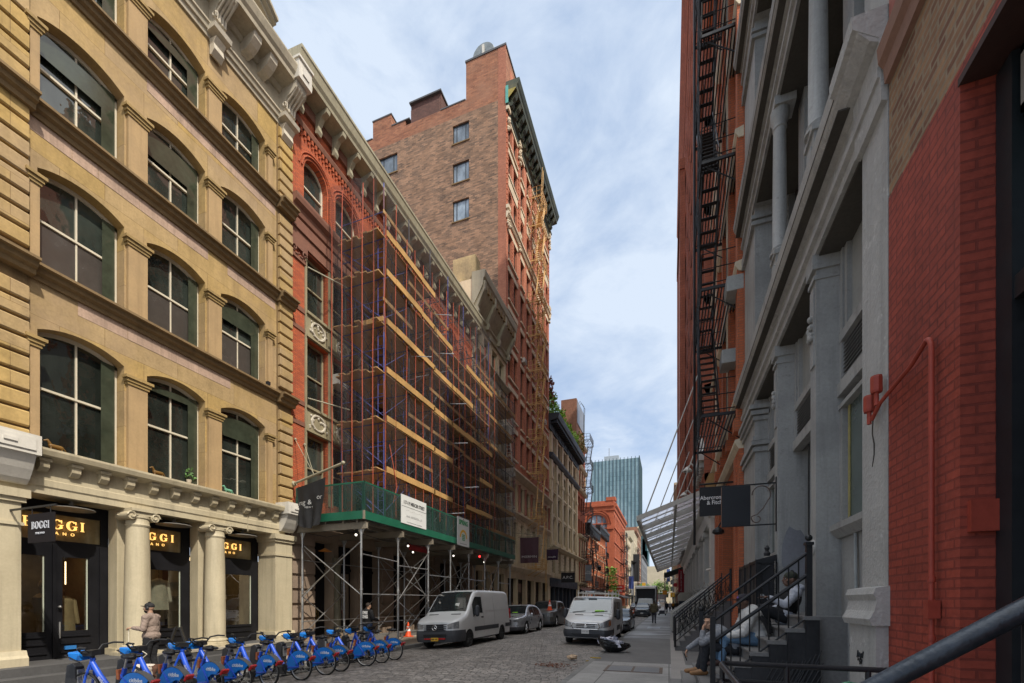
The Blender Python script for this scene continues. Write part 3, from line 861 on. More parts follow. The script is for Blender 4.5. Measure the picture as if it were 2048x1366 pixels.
 for u in (6.45, 8.8, 11.0):
  l = MB(); X = XL + .12
  l.lathe([(.03, 0), (.05, -.1), (.22, -.16), (.42, -.19), (.44, -.21), (.2, -.20), (.05, -.19)], (X - .35, u, 4.28), 20)
  l.build('disc_lamp', M('grey_lamp_enamel', (.16, .15, .135), .5), b, smooth=True)
 sp = MB(T); sp.cbox((.2, 11.62, 9.47), (.12, .1, .12)); sp.build('floodlight', m_black, b)
 wp = MB(T); wp.cyl((.12, 10.9, 4.2), (.12, 10.9, 5.05), .012); wp.build('cable', m_cream, b)
 return b
tan_building()
def boggi_signs():
 labs = ['gold lit shop name over the double black doors, half behind the hanging plaque', 'gold lit shop name over the window between the two cream columns', 'gold lit shop name over the last window before the corner pilaster']
 for k, (uc, h, gp) in enumerate(((6.33, .23, .28), (8.42, .215, .5), (10.66, .21, .5))):
  z = 3.73; X = XL - .70
  m, tot = serif_word('BOGGI', h, gap=gp)
  placed(m, (X + .06, uc, z), 'L')
  s = m.build('shop_sign', m_gold, origin=(X + .06, uc, z)); tag(s, labs[k], 'shop sign', 'lit names over the shopfront')
  text('MILANO', .10, (X + .06, uc, z - .22), 'L', m_gold, s, spacing=2.5, bold=.002)
 t = thing('hanging_sign', 'dark square plaque hanging from an arm in front of the shop doors', 'sign', (XL + .75, 5.25, 3.2))
 p = MB(); p.box(XL + .82, XL + 1.74, 5.24, 5.27, 3.06, 3.66); p.build('board', M('plaque_brown', (.018, .015, .016), .8, .15, 3, spec=.1), t, bevel=.004)
 a = MB(); a.box(XL + .05, XL + 1.8, 5.24, 5.27, 3.78, 3.82)
 for x in (.95, 1.6): a.cyl((XL + x, 5.255, 3.66), (XL + x, 5.255, 3.78), .008)
 a.build('arm', m_black, t)
 m, tot = serif_word('BOGGI', .15, gap=.13)
 m.v = [(x * .95, y * .3, zz) for x, y, zz in m.v]
 placed(m, (XL + 1.28, 5.235, 3.42), 'S'); m.build('lettering', M('silver_letters', (.55, .57, .62), .4, .05), t)
 text('MILANO', .06, (XL + 1.28, 5.23, 3.25), 'S', M('silver_letters', (.55, .57, .62)), t, spacing=1.6)
 s = MB(); s.box(XL - .70, XL - .655, 6.53, 6.75, .66, .75)
 o = s.build('door_sticker', M('blue_sticker', (.03, .16, .42), .4, .1), origin=(XL - .66, 6.64, .7)); tag(o, 'small blue sticker low on the right-hand black shop door', 'sticker')
boggi_signs()
def garment(X, u, z, col, w, h, label, open_=False, rot=0.0):
 g = MB()
 n = 12; rows = [(0, .05, .05), (.03, .10, .07), (.09, w * .48, .10), (.14, w * .5, .11), (.4, w * .44, .11), (.75, w * .5, .12), (1.0, w * .55, .13)]
 rings = []
 for t, a, b_ in rows:
  pts = []
  for i in range(16):
   an = 2 * math.pi * i / 16
   f = 1 + .06 * math.sin(5 * an + t * 3)
   x, y = b_ * math.cos(an) * f, a * math.sin(an) * f
   pts.append((X + x * math.cos(rot) - y * math.sin(rot), u + x * math.sin(rot) + y * math.cos(rot), z - t * h))
  rings.append(g._a(pts))
 for a, b_ in zip(rings, rings[1:]):
  for i in range(16):
   j = (i + 1) % 16; g.f.append((a + i, a + j, b_ + j, b_ + i))
 for s in (-1, 1):
  g.capsule((X, u + s * w * .45, z - .13 * h), (X + .03, u + s * w * .62, z - .72 * h), .065, .05, 8)
 o = g.build('hanging_garment', M('cloth_' + label[:14], col, .9, .2, 6, 20, .3), origin=(X, u, z - h), smooth=True)
 hk = MB(); hk.tube([(X, u, z), (X, u, z + .1), (X, u + .03, z + .14), (X, u, z + .16), (X, u, z + .45)], .006, 5); hk.build('hanger', m_black, o)
 tag(o, label, 'garment', 'clothes hung in the shop windows')
garment(-14.55, 8.42, 2.62, (.50, .20, .05), .32, .95, 'orange shirt hanging in the window beside the first cream column')
garment(-14.55, 8.95, 2.55, (.30, .26, .19), .50, .95, 'beige jacket hanging in the window right of the orange shirt')
garment(-14.6, 10.55, 2.55, (.50, .43, .32), .28, .95, 'cream sweater hanging just right of the second column')
garment(-14.75, 11.0, 2.6, (.20, .13, .07), .34, .9, 'brown jacket hanging in the last shop window')
garment(-15.1, 9.25, 1.95, (.36, .33, .29), .36, .85, 'pale grey coat on the low rail inside the middle window')
garment(-15.0, 6.95, 2.0, (.25, .18, .09), .42, 1.0, 'tan coat standing inside the right-hand shop door')
def mannequin():
 g = MB(); X, u = -15.2, 6.62
 g.lathe([(.10, 1.25), (.16, 1.5), (.19, 1.75), (.2, 1.85), (.12, 1.93), (.06, 1.97), (.06, 2.03), (.09, 2.1), (.10, 2.18), (.07, 2.27), (.01, 2.3)], (X, u, .1), 14)
 g.cyl((X, u, .46), (X, u, 1.36), .02); g.cyl((X, u, .46), (X, u, .49), .16, n=14)
 o = g.build('mannequin', M('mannequin_cloth', (.27, .18, .09), .8, .2), origin=(X, u, .46), smooth=True); tag(o, 'tan shop mannequin bust seen through the right-hand door pane', 'mannequin')
mannequin()
def window_ornaments():
 def horse(u, z, mat, lab, flip=1):
  g = MB(); X = XL - .2
  g.capsule((X, u - .13, z + .21), (X, u + .13, z + .20), .065, .07, 10)
  g.capsule((X, u - flip * .13, z + .23), (X, u - flip * .2, z + .36), .05, .035, 8)
  g.capsule((X, u - flip * .2, z + .37), (X, u - flip * .29, z + .33), .035, .022, 8)
  for s, xx in ((-.12, -.03), (-.13, .03), (.11, -.03), (.13, .03)):
   g.capsule((X + xx, u + s, z + .17), (X + xx, u + s * 1.15, z + .02), .025, .018, 6)
  g.capsule((X, u + flip * .18, z + .22), (X, u + flip * .27, z + .1), .02, .012, 6)
  g.box(X - .05, X + .05, u - .17, u + .17, z, z + .02)
  g.v = [(X + (a - X) * .72, u + (b - u) * .72, z + (c - z) * .72) for a, b, c in g.v]
  o = g.build('horse_figurine', mat, origin=(X, u, z), smooth=True); tag(o, lab, 'figurine')
 gd = M('gilt_wood', (.16, .085, .018), .5, .3, 6)
 horse(6.15, 5.34, gd, 'golden horse figurine on the sill of the leftmost first-floor window')
 horse(8.35, 5.34, gd, 'golden horse figurine on the sill of the middle first-floor window')
 horse(10.45, 5.34, M('green_bronze', (.12, .30, .20), .6, .3, 6), 'green bronze horse figurine on the sill of the right first-floor window')
 r = random.Random(3)
 g = MB(); X, u, z = XL - .2, 9.2, 5.42
 for i in range(26):
  a = r.random() * 6.28; h = r.uniform(.05, .32); d = r.uniform(.02, .16)
  p = Vector((X + d * .5 * math.cos(a), u + d * math.sin(a), z + .06 + h))
  q = p + Vector((r.uniform(-.05, .05), r.uniform(-.08, .08), r.uniform(-.03, .06)))
  s = Vector((r.uniform(-.02, .02), r.uniform(-.02, .02), .03))
  g.face(tuple(p), tuple(q + s), tuple(q + s + Vector((.02, .04, -.02))), tuple(p - s))
 o = g.build('potted_plant', M('leaf_green', (.09, .20, .05), .6, .3, 9), origin=(X, u, z)); tag(o, 'small leafy plant in the corner of the middle first-floor window', 'plant')
 pt = MB(); pt.lathe([(.05, 0), (.075, .09), (.06, .09)], (X, u, z), 10); pt.build('pot', m_white_stone, o)
window_ornaments()
def aframe():
 t = thing('sandwich_board', 'black folding sandwich board on the shop step behind the bikes', 'sign', (-12.62, 8.25, .27))
 for s in (-1, 1):
  b = MB(); b.cbox((0, s * .17, .44), (.55, .025, .92), Euler((s * R(16), 0, 0))); b.build('panel', m_blackfront, t, world=False)
  e = MB()
  for q in (-.265, .265): e.cbox((q, s * .175, .44), (.03, .035, .94), Euler((s * R(16), 0, 0)))
  e.build('frame', m_black, t, world=False)
 t.rotation_euler = (0, 0, R(143))
aframe()
def red_building():
 Y0, Y1 = 12.78, 28.95
 b = thing('arcaded_brick_building', 'orange-red brick building with round arched top windows, behind the scaffold', 'building', (XL, 20.8, .12))
 T = TL(XL)
 ops = []; u = 13.42; wins = []
 pat = [(1.25, 2.15, 17.25), (1.55, 2.2, 17.25), (.85, 1.65, 17.25)]
 k = 0
 while u + pat[k % 3][0] < Y1 - .3:
  wdt, hh, zb = pat[k % 3]
  ops.append((u, u + wdt, zb, zb + hh, wdt / 2, .36)); wins.append((u, wdt, zb, hh)); u += wdt + .42; k += 1
 w = MB(T)
 facade(w, Y0, Y1, 17.05, 20.9, ops, .36)
 bays = []
 u = 13.55
 while u + 1.3 < Y1 - .3:
  bays.append((u, u + 1.15)); u += 1.42 if (len(bays) % 4) else 2.1
 lows = []
 for (z0, z1) in ((5.9, 8.5), (9.55, 12.2), (13.25, 15.55)):
  for (a, c) in bays: lows.append((a, c, z0, z1, 0, .35))
 facade(w, Y0, Y1, 5.0, 17.05, lows, .35)
 shell(w, Y0, Y1, 5.0, 21.9, 13)
 w.build('wall', m_redbrick, b)
 for (u, wdt, zb, hh) in wins:
  window(b, 'L', XL, u + wdt / 2, zb, wdt - .02, hh, .3, m_win_cream, m_gl, wdt / 2 - .01, 'sash', .07)
 for o in lows: window(b, 'L', XL, (o[0] + o[1]) / 2, o[2], o[1] - o[0] - .02, o[3] - o[2], .28, m_olive, m_gl, 0, 'sash', .07)
 am = MB(T)
 for (u, wdt, zb, hh) in wins:
  am.cut(); P = arc_pts(u - .02, u + wdt + .02, zb + hh - wdt / 2, wdt / 2, 14)
  for rr, ww in ((.10, .05), (.22, .025)):
   c = (u + wdt / 2, zb + hh - wdt / 2)
   am.tube([(ww * .5, c[0] + (p - c[0]) * (1 + rr / (wdt / 2)), c[1] + (q - c[1]) * (1 + rr / (wdt / 2))) for p, q in P], .035, 5)
 am.build('arch_moulding', m_redbrick, b)
 cl = MB()
 for (u, wdt, zb, hh) in wins:
  for uu in (u + wdt + .12, u + wdt + .30):
   z = 17.1; cl.cut()
   while z < zb + hh - wdt / 2 - .12:
    cl.lathe([(.075, 0), (.085, .04), (.075, .08)], (XL + .06, uu, z), 8); z += .085
 cl.build('colonnette', m_redbrick, b)
 bd = MB(T)
 bd.sweep([(0, 16.55), (.1, 16.6), (.16, 16.85), (.3, 16.95), (.34, 17.1), (.34, 17.2), (0, 17.22)], Y0 - .02, Y1)
 bd.box(.0, .07, Y0, Y1, 15.62, 16.5); bd.box(0, .14, Y0, Y1, 16.05, 16.12)
 bd.build('brownstone_entablature', m_brown, b)
 pb = MB(T)
 for z in (5.35, 8.65, 9.45, 12.3, 13.05): pb.cut().box(0, .035, Y0, 13.5, z, z + .16)
 for z in (5.35, 8.65, 9.45, 12.3, 13.05): pb.cut().box(0, .035, Y1 - .7, Y1, z, z + .16)
 pb.build('brownstone_band', m_brown, b)
 cp = MB(T)
 for c in (13.12,):
  cp.box(.0, .1, c - .4, c + .4, 15.35, 15.62); cp.box(0, .06, c - .36, c + .36, 14.95, 15.1)
  for s in (-1, 1):
   cp.tube([(.1, c + s * (.24 + (.13 - .012 * k) * math.cos(k * .7)), 15.24 + (.13 - .012 * k) * math.sin(k * .7)) for k in range(10)], .03, 6)
  for k in range(9): cp.sphere((.07, c - .3 + k * .075, 15.12 + .04 * math.sin(k * 2)), .04, 6, 5)
 cp.build('carved_capital', m_brown, b)
 dt = MB(T); u = Y0 + .2
 while u < Y1 - .1:
  dt.box(0, .09, u, u + .09, 19.95, 20.12); dt.box(0, .06, u + .045, u + .09, 19.82, 19.95); u += .19
 dt.build('dentil', m_redbrick, b)
 bb = MB(T); bb.sweep([(0, 20.12), (.1, 20.14), (.14, 20.3), (.12, 20.36), (0, 20.4)], Y0, Y1); bb.build('string_course', m_brown, b)
 co = MB(T); co.sweep([(0, 21.25), (.25, 21.3), (.7, 21.38), (.72, 21.5), (.8, 21.62), (.86, 21.9), (.9, 21.95), (.9, 22.05), (0, 22.1)], Y0 - .35, Y1 + .1)
 co.build('cornice', m_corn, b)
 so = MB(T); so.box(.003, .12, Y0, Y1, 20.85, 21.25); so.build('cornice_frieze', m_brown, b)
 bk = MB(T); u = Y0 + .3
 while u < Y1:
  bk.cut(); bk.sweep([(.1, 20.55), (.22, 20.5), (.28, 20.62), (.24, 20.85), (.4, 21.1), (.66, 21.2), (.68, 21.37), (.1, 21.37)], u - .1, u + .1); u += .92
 bk.build('bracket', m_corn, b)
 pr = MB(T); pr.box(-1.2, -.9, Y0 + 3, Y1, 22.0, 23.2); pr.build('parapet', m_redbrick, b)
 ir = MB(T)
 for (a, c) in bays:
  ir.box(0, .05, a - .1, a - .01, 5.8, 15.6); ir.box(0, .05, c + .01, c + .1, 5.8, 15.6)
 for z0, z1 in ((8.52, 9.52), (12.22, 13.22)):
  ir.box(0.002, .035, 13.53, Y1 - .7, z0, z1); ir.box(.0, .1, 13.5, Y1 - .7, z0 + .02, z0 + .1); ir.box(.0, .12, 13.5, Y1 - .7, z1 - .08, z1 + .02)
 ir.build('iron_bay_frame', m_olive, b)
 ro = MB(T)
 for (a, c) in bays:
  for zc in (9.02, 12.72):
   m_ = (a + c) / 2; ro.cut()
   ro.tube([(.05, m_ + .36 * math.cos(t * .52), zc + .30 * math.sin(t * .52)) for t in range(12)], .05, 6, closed=True)
   for k in range(16): ro.sphere((.045, m_ + rnd.uniform(-.48, .48), zc + rnd.uniform(-.3, .3)), rnd.uniform(.03, .07), 6, 4)
 ro.build('spandrel_ornament', m_white_stone, b)
 gf = MB(T)
 ops2 = [(13.95, 15.0, .12, 4.3, 0, .5), (15.3, 16.6, .5, 4.3, 0, .5), (16.9, 18.2, .12, 4.3, 0, .5), (19.3, 20.9, .12, 4.3, 0, .5), (21.8, 23.3, .12, 4.3, 0, .5), (24.2, 25.7, .12, 4.3, 0, .5), (26.4, 28, .12, 4.3, 0, .5)]
 facade(gf, Y0, Y1, .1, 5.0, ops2, .5, .02)
 gf.build('ground_floor', M('drab_sandstone', (.27, .20, .14), .85, .2, 1.1, 18, .3, streak=.3), b)  # even dull brown stone colour with streaks
 rs = MB(T)
 for (a, c) in ((Y0, 13.9), (18.3, 19.2), (21.0, 21.7), (23.4, 24.1), (25.8, 26.3)):
  z = .12; rs.cut()
  while z < 4.4: rs.box(.02, .10, a, c, z, z + .46); z += .56
 rs.build('block_pier', M('drab_sandstone_block', (.25, .185, .135), .85, .25, 1.4, 18, .35, streak=.3), b)  # slightly deeper brown for the raised blocks
 dr = MB(T)
 for o in ops2:
  dr.cut(); dr.face((-.46, o[0], o[2]), (-.46, o[1], o[2]), (-.46, o[1], o[3]), (-.46, o[0], o[3]))
  dr.box(-.46, -.41, o[0], o[0] + .08, o[2], o[3]); dr.box(-.46, -.41, (o[0] + o[1]) / 2 - .04, (o[0] + o[1]) / 2 + .04, o[2], o[3]); dr.box(-.46, -.40, o[0], o[1], 3.2, 3.32)
 dr.build('dark_door', m_blackfront, b)
 gp = MB(T)
 for a in (15.38, 20.0): gp.cut().face((-.44, a, 1.05), (-.44, a + 1.1, 1.05), (-.44, a + 1.1, 3.1), (-.44, a, 3.1))
 gp.build('shop_pane', m_glc, b)
 hd = MB(T)
 for u in (14.42, 14.52): hd.cut().tube([(-.38, u, 1.0), (-.34, u, 1.1), (-.34, u, 1.5), (-.38, u, 1.6)], .02, 6)
 hd.build('brass_handle', M('brass', (.5, .36, .12), .3, .2, 5, metal=.9), b)
 co2 = MB(); co2.lathe([(.2, 0), (.2, .15), (.15, .25), (.13, 2.8), (.2, 3.0), (.22, 3.2)], (XL + .1, 15.15, .5), 14); co2.build('iron_column', m_olived, b, smooth=True)
 stp = MB(T); stp.box(.1, .9, Y0 + .05, Y1, .06, .3); stp.build('entrance_step', M('worn_grey_step', (.13, .12, .11), .85, .3), b)
 lp = MB(); lp.lathe([(.03, .12), (.16, .04), (.26, 0), (.2, -.01)], (XL + .5, 14.0, 3.85), 16); lp.build('warm_pendant_lamp', M('orange_lamp_shade', (.55, .2, .03), .4), b)
 rd = MB(); rd.cyl((XL + .02, 13.6, 15.0), (XL + 1.0, 14.75, 14.7), .025); rd.cut().cyl((XL + .02, 13.6, 9.85), (XL + 1.0, 14.85, 9.75), .025)
 rd.build('flag_rod', m_corn, b)
 return b
red_building()
def ac(X, u, z, lab, mat=None):
 t = thing('air_conditioner', lab, 'air conditioner', (X, u, z))
 s = MB(); s.box(-.25, .3, -.33, .33, 0, .42); s.build('casing', mat or m_whitei, t, world=False, bevel=.015)
 g = MB()
 for k in range(7): g.box(.3, .312, -.28, .28, .05 + k * .05, .075 + k * .05)
 g.build('grille', m_greyink, t, world=False)
 return t
ac(XL + .05, 15.25, 11.0, 'white window air conditioner behind the near end of the scaffold')
def shed():
 t = thing('sidewalk_shed', 'green boarded sidewalk shed on galvanised scaffold legs over the left pavement', 'sidewalk shed', (-11.7, 20.8, .08))
 X0, X1, Y0, Y1 = -13.1, -10.0, 12.72, 28.7
 d = MB(); d.box(X0 - .2, X1 - .05, Y0 + .03, Y1, 4.86, 4.9); d.build('deck', m_plankd, t)
 c = MB(); y = Y0 + .05
 while y < Y1: c.box(X0 - .1, X1 - .1, y, y + .09, 4.79, 4.855); y += .18
 c.build('corrugated_soffit', m_corr, t)
 j = MB()
 for x in (-12.6, -11.8, -11.0, -10.4): j.cut().box(x - .04, x + .04, Y0 + .1, Y1 - .1, 4.66, 4.79)
 j.build('joist', m_beam, t)
 f = MB(); f.box(X1 - .045, X1, Y0, Y1, 4.74, 5.03); f.box(X0 - .15, X1 - .05, Y0 - .03, Y0 + .015, 4.74, 5.03); f.build('fascia_board', m_green, t)
 e = MB(); e.box(X1 - .05, X1 + .006, Y0 - .035, Y0 + .035, 4.73, 5.04); e.build('corner_strip', m_beam, t)
 pp = MB(); y = Y0 + .02
 while y < Y1: pp.box(X1 - .07, X1 - .02, y, y + .05, 5.03, 6.02); y += 1.18
 x = X0
 while x < X1: pp.box(x, x + .05, Y0 + .02, Y0 + .07, 5.03, 6.02); x += .99
 pp.box(X1 - .08, X1 - .03, Y0, Y1, 6.02, 6.07); pp.box(X0, X1 - .03, Y0 + .01, Y0 + .06, 6.02, 6.07)
 pp.build('parapet_frame', m_green, t)
 n = MB(); n.face((X1 - .016, Y0, 5.03), (X1 - .016, Y1, 5.03), (X1 - .016, Y1, 6.02), (X1 - .016, Y0, 6.02)); n.face((X0, Y0 + .005, 5.03), (X1 - .02, Y0 + .005, 5.03), (X1 - .02, Y0 + .005, 6.02), (X0, Y0 + .005, 6.02))
 n.build('parapet_mesh', m_gnet, t)
 ys = [12.9, 15.15, 17.5, 19.65, 21.8, 24.0, 26.2, 28.4]
 xo, xi = -10.28, -12.95
 for y in ys:
  b = MB(); b.box(xi - .2, xo + .25, y - .05, y + .05, 4.42, 4.655); b.box(xi - .2, xo + .25, y - .07, y + .07, 4.42, 4.44); b.box(xi - .2, xo + .25, y - .07, y + .07, 4.64, 4.66); b.build('cross_beam', m_beam, t)
  for x in (xo, xi):
   l = MB(); l.cyl((x, y, .06), (x, y, 4.42), .042, n=10); l.cyl((x, y, .05), (x, y, .07), .12, n=10); l.cyl((x, y, 2.25), (x, y, 2.32), .058, n=10); l.cyl((x, y, 1.05), (x, y, 1.12), .058, n=10)
   l.prism([(x - .14, 4.42), (x + .14, 4.42), (x + .04, 4.2), (x - .04, 4.2)], y - .01, y + .01, 'xz')
   l.build('leg', m_steel, t, smooth=True)
 br = MB()
 def rod(a, b_): br.cut().cyl(a, b_, .021, n=7)
 for y in (12.9, 17.5, 21.8, 26.2):
  rod((xi, y + .06, 3.95), (xo, y + .06, 2.05)); rod((xi, y - .06, 2.05), (xo, y - .06, 3.95))
 rod((xi, 12.9 + .06, 2.0), (xi, 15.15, .6))
 for i, (a, c) in enumerate(zip(ys, ys[1:])):
  if i == 0:
   rod((xo + .05, a, 3.6), (xo + .05, c, 1.75)) if False else None
  if i in (1, 3, 5):
   rod((xo + .05, a, 1.95), (xo + .05, c, 4.1)); rod((xo - .05, a, 4.1), (xo - .05, c, 1.95))
   rod((xo + .05, a, .25), (xo + .05, c, 1.9)); rod((xo - .05, a, 1.9), (xo - .05, c, .6))
  if i in (0, 2, 4, 6):
   rod((xo, a, 3.05), (xo, c, 3.05)) if i else None
   rod((xi, a, 2.0), (xi, c, 3.9)); rod((xi - .04, a, 3.9), (xi - .04, c, 2.0))
  if i > 0: rod((xo, a, 2.12), (xo, c, 2.12)) if i < 6 else None
  rod((xo, a, 1.08), (xo, c, 1.08)) if i in (0, 1, 2) else None
  rod((xi, a, 1.1), (xi, c, 1.1)); rod((xi, a, 3.4), (xi, c, 3.4)); rod((xi, a, .6), (xi, c, 2.2))
 rod((xo, 12.9, 3.35), (xo, 15.15, 3.35)) if False else None
 rod((xo, 15.15, 3.3), (xo, 17.5, 3.3)); rod((xo, 12.9, 2.12), (xo, 15.15, 2.12)); rod((xo, 12.9, 3.55), (xo, 15.15, 3.45))
 for y in ys[2:6]: rod((xi, y, 1.2), (xo, y, 3.2))
 br.build('brace', m_steel, t, smooth=True)
 for k, (x, y) in enumerate(((-10.75, 13.2), (-10.75, 16.6), (-10.8, 21.0), (-11.9, 18.8), (-10.75, 25.0))):
  bl = MB(); bl.sphere((x, y, 4.28), .04, 10, 8); o = bl.build('bulb', m_bulb, t, smooth=True)
  sk = MB(); sk.cyl((x, y, 4.32), (x, y, 4.44), .04); sk.tube([(x - .18, y, 4.3), (x - .1, y, 4.42), (x + .1, y, 4.42), (x + .18, y, 4.3)], .008, 5); sk.build('socket', m_black, o)
 rl = MB(); rl.sphere((-10.3, 23.3, 4.45), .055, 10, 8); rl.build('red_beacon', m_redlamp, t)
 rb = MB(); rb.box(-10.9, -10.85, 16.9, 18.4, 4.15, 4.42); rb.build('red_banner', M('red_cloth', (.30, .02, .02), .7), t)
 ca = MB()
 ca.tube([(xi + .2, 13, 4.4), (-12, 13.1, 4.25), (-11, 13.2, 4.36), (-10.5, 13.1, 4.38)], .012, 5)
 ca.tube([(-10.7, 13.2, 4.36), (-10.72, 15, 4.28), (-10.75, 16.6, 4.4), (-10.75, 19, 4.25), (-10.8, 21, 4.4)], .012, 5)
 ca.build('cable', m_black, t)
 return t
shed()
def shed_signs():
 X = -9.985
 t = thing('address_sign', 'large white address panel fixed to the shed parapet', 'sign', (X, 15.85, 5.0))
 p = MB(); p.box(X - .01, X + .012, 14.92, 16.82, 4.98, 6.12); p.build('panel', m_whitep, t)
 ln = MB(); ln.box(X + .012, X + .015, 14.95, 16.8, 5.66, 5.675); ln.build('rule', m_ink, t)
 text('117-119 MERCER STREET', .20, (X + .015, 15.87, 5.83), 'L', m_ink, t, sx=.74, bold=.004)
 text('HENRY RESTORATION, LTD', .12, (X + .015, 15.87, 5.30), 'L', m_greyink, t, sx=.8)
 text('For more information please visit www.nyc.gov/buildings', .055, (X + .015, 15.87, 5.07), 'L', m_greyink, t, sx=.9)
 gr = MB()
 for k in range(9): gr.cbox((X + .014, 15.3 + k * .14, 5.53 + .02 * math.sin(k * 2)), (.003, .1, .02));
 gr.build('faint_line', M('faint_ink', (.5, .5, .48), .6), t)
 t = thing('spring_poster', 'white poster with green word and yellow rainbow fixed to the shed parapet', 'poster', (X, 20.5, 4.7))
 p = MB(); p.box(X - .01, X + .012, 19.82, 21.2, 4.70, 6.14); p.build('panel', m_whitep, t)
 text('SPRING', .33, (X + .015, 20.51, 5.88), 'L', m_greenink, t, sx=.92, bold=.012)
 a = MB()
 for r0, r1 in ((.30, .42), ):
  for i in range(16):
   p0, p1 = math.pi * i / 16, math.pi * (i + 1) / 16
   a.prism([(20.51 + r0 * math.cos(p0), 5.12 + r0 * math.sin(p0)), (20.51 + r1 * math.cos(p0), 5.12 + r1 * math.sin(p0)), (20.51 + r1 * math.cos(p1), 5.12 + r1 * math.sin(p1)), (20.51 + r0 * math.cos(p1), 5.12 + r0 * math.sin(p1))], X + .012, X + .016, 'yz')
 a.build('rainbow', m_yelink, t)
 cr = MB()
 for k in range(4):
  for q in range(3): cr.box(X + .012, X + .016, 20.36 + q * .11, 20.44 + q * .11, 4.98 + k * .085, 5.04 + k * .085)
 cr.build('green_mark', m_greenink, t)
 og = MB(); og.cbox((X + .014, 20.53, 6.07), (.004, .05, .08)); og.build('orange_tick', m_cord, t)
 ln = MB(); ln.box(X + .012, X + .015, 20.1, 20.9, 4.79, 4.83); ln.build('small_print', m_greyink, t)
shed_signs()
def scaffold():
 t = thing('scaffold', 'tall netted pipe scaffold with timber walkways standing on the green shed', 'scaffold', (-11.8, 21.5, 4.9))
 xo, xm, xi = -10.85, -11.9, -12.95
 Y0, n, dy = 15.0, 7, 1.82
 Z0, Z1 = 4.92, 18.75
 decks = [7.15, 9.15, 11.1, 13.05, 15.0, 16.6]
 ys = [Y0 + i * dy for i in range(n)]
 st = {'blue': [m_blue_st, MB()], 'dark': [m_dk_st, MB()], 'purple': [m_purp, MB()]}
 r = random.Random(5)
 for i, y in enumerate(ys):
  for x in (xo, xm, xi):
   ztop = Z1 if x != xi else Z1 - .6
   if i > 3: ztop -= .4
   z = Z0
   while z < ztop:
    k = r.choice(['blue', 'dark', 'dark', 'purple']) if i < 3 else r.choice(['dark', 'dark', 'blue'])
    if x == xo and i == 0: k = r.choice(['purple', 'purple', 'blue'])
    if x == xo and i == 3: k = 'blue'
    st[k][1].cyl((x, y, z), (x, y, min(ztop, z + 1.95)), .026, n=6); z += 1.95
  for z in decks:
   mbk = st['blue' if i < 2 else 'dark'][1]
   mbk.cyl((xi, y, z - .08), (xo, y, z - .08), .02, n=6); mbk.cyl((xi, y, z + 1.0), (xo, y, z + 1.0), .018, n=6)
   for k in range(4): mbk.cyl((xo - .28, y, z - 1.6 + k * .38), (xo, y, z - 1.6 + k * .38), .013, n=5)
   mbk.cyl((xo - .28, y, z - 1.75), (xo - .28, y, z - .1), .018, n=5)
 for i, (a, c) in enumerate(zip(ys, ys[1:])):
  for z in decks:
   for q in range(3):
    ya, za = a + r.random() * dy, z + r.uniform(-1.7, .2); yb, zb = ya + r.uniform(-1.2, 1.2), za + r.uniform(-.2, 1.5); xq = r.choice((xo, xm, xi + .1, xo - .3))
    st[r.choice(('dark', 'dark', 'blue', 'purple'))][1].cyl((xq, ya, za), (xq + r.uniform(-.3, .3), yb, zb), .015, n=5)
   st['dark'][1].cyl((xm, a, z - .2), (xm, c, z - 1.75), .014, n=5); st['dark'][1].cyl((xo - .25, a + .9, z - 1.8), (xo - .25, a + .9, z), .018, n=5); st['dark'][1].cyl((xi + .1, a, z - 1.0), (xi + .1, c, z - 1.0), .016, n=5); st['dark'][1].cyl((xm, a + .9, z - 1.9), (xm, a + .9, z + .9), .016, n=5)
   k = 'blue' if i < 1 else 'dark'
   st[k][1].cyl((xo, a, z - 1.7), (xo, c, z - .15), .014, n=5); st['dark'][1].cyl((xo, c, z - 1.7), (xo, a, z - .15), .014, n=5)
   st['dark'][1].cyl((xi, a, z - 1.7), (xi, c, z - .15), .014, n=5)
   st['dark'][1].cyl((xo, a, z + 1.0), (xo, c, z + 1.0), .018, n=5); st['dark'][1].cyl((xo, a, z + .52), (xo, c, z + .52), .016, n=5)
 for z in decks:
  st['blue'][1].cyl((xi, Y0 - .03, z - .1), (xo, Y0 - .03, z - 1.75), .018, n=6); st['dark'][1].cyl((xi, Y0 + .03, z - 1.75), (xo, Y0 + .03, z - .1), .014, n=5)
  st['blue'][1].cyl((xi, Y0 + .2, z - .25), (xm + .3, Y0 + .2, z - 1.5), .02, n=6); st['blue'][1].cyl((xi, Y0 + .2, z + .05), (xm + .3, Y0 + .2, z - 1.2), .02, n=6)
 for k, (m, mb) in st.items():
  names = {'blue': 'blue_tube', 'dark': 'dark_tube', 'purple': 'primed_tube'}
  mb.build(names[k], m, t)
 tr = MB()
 for z, y in ((15.9, 19.0), (14.1, 19.2), (12.2, 20.6), (10.2, 20.8), (8.2, 22.2), (6.4, 20.4), (12.8, 17.0)):
  tr.cut().cyl((xo + .02, y, z), (xo + .75, y + .5, z + .1), .018, n=5); tr.cyl((xo + .02, y + .3, z - .8), (xo + .02, y + 1.5, z - .1), .018, n=5)
 tr.build('bright_tube', m_steel, t)
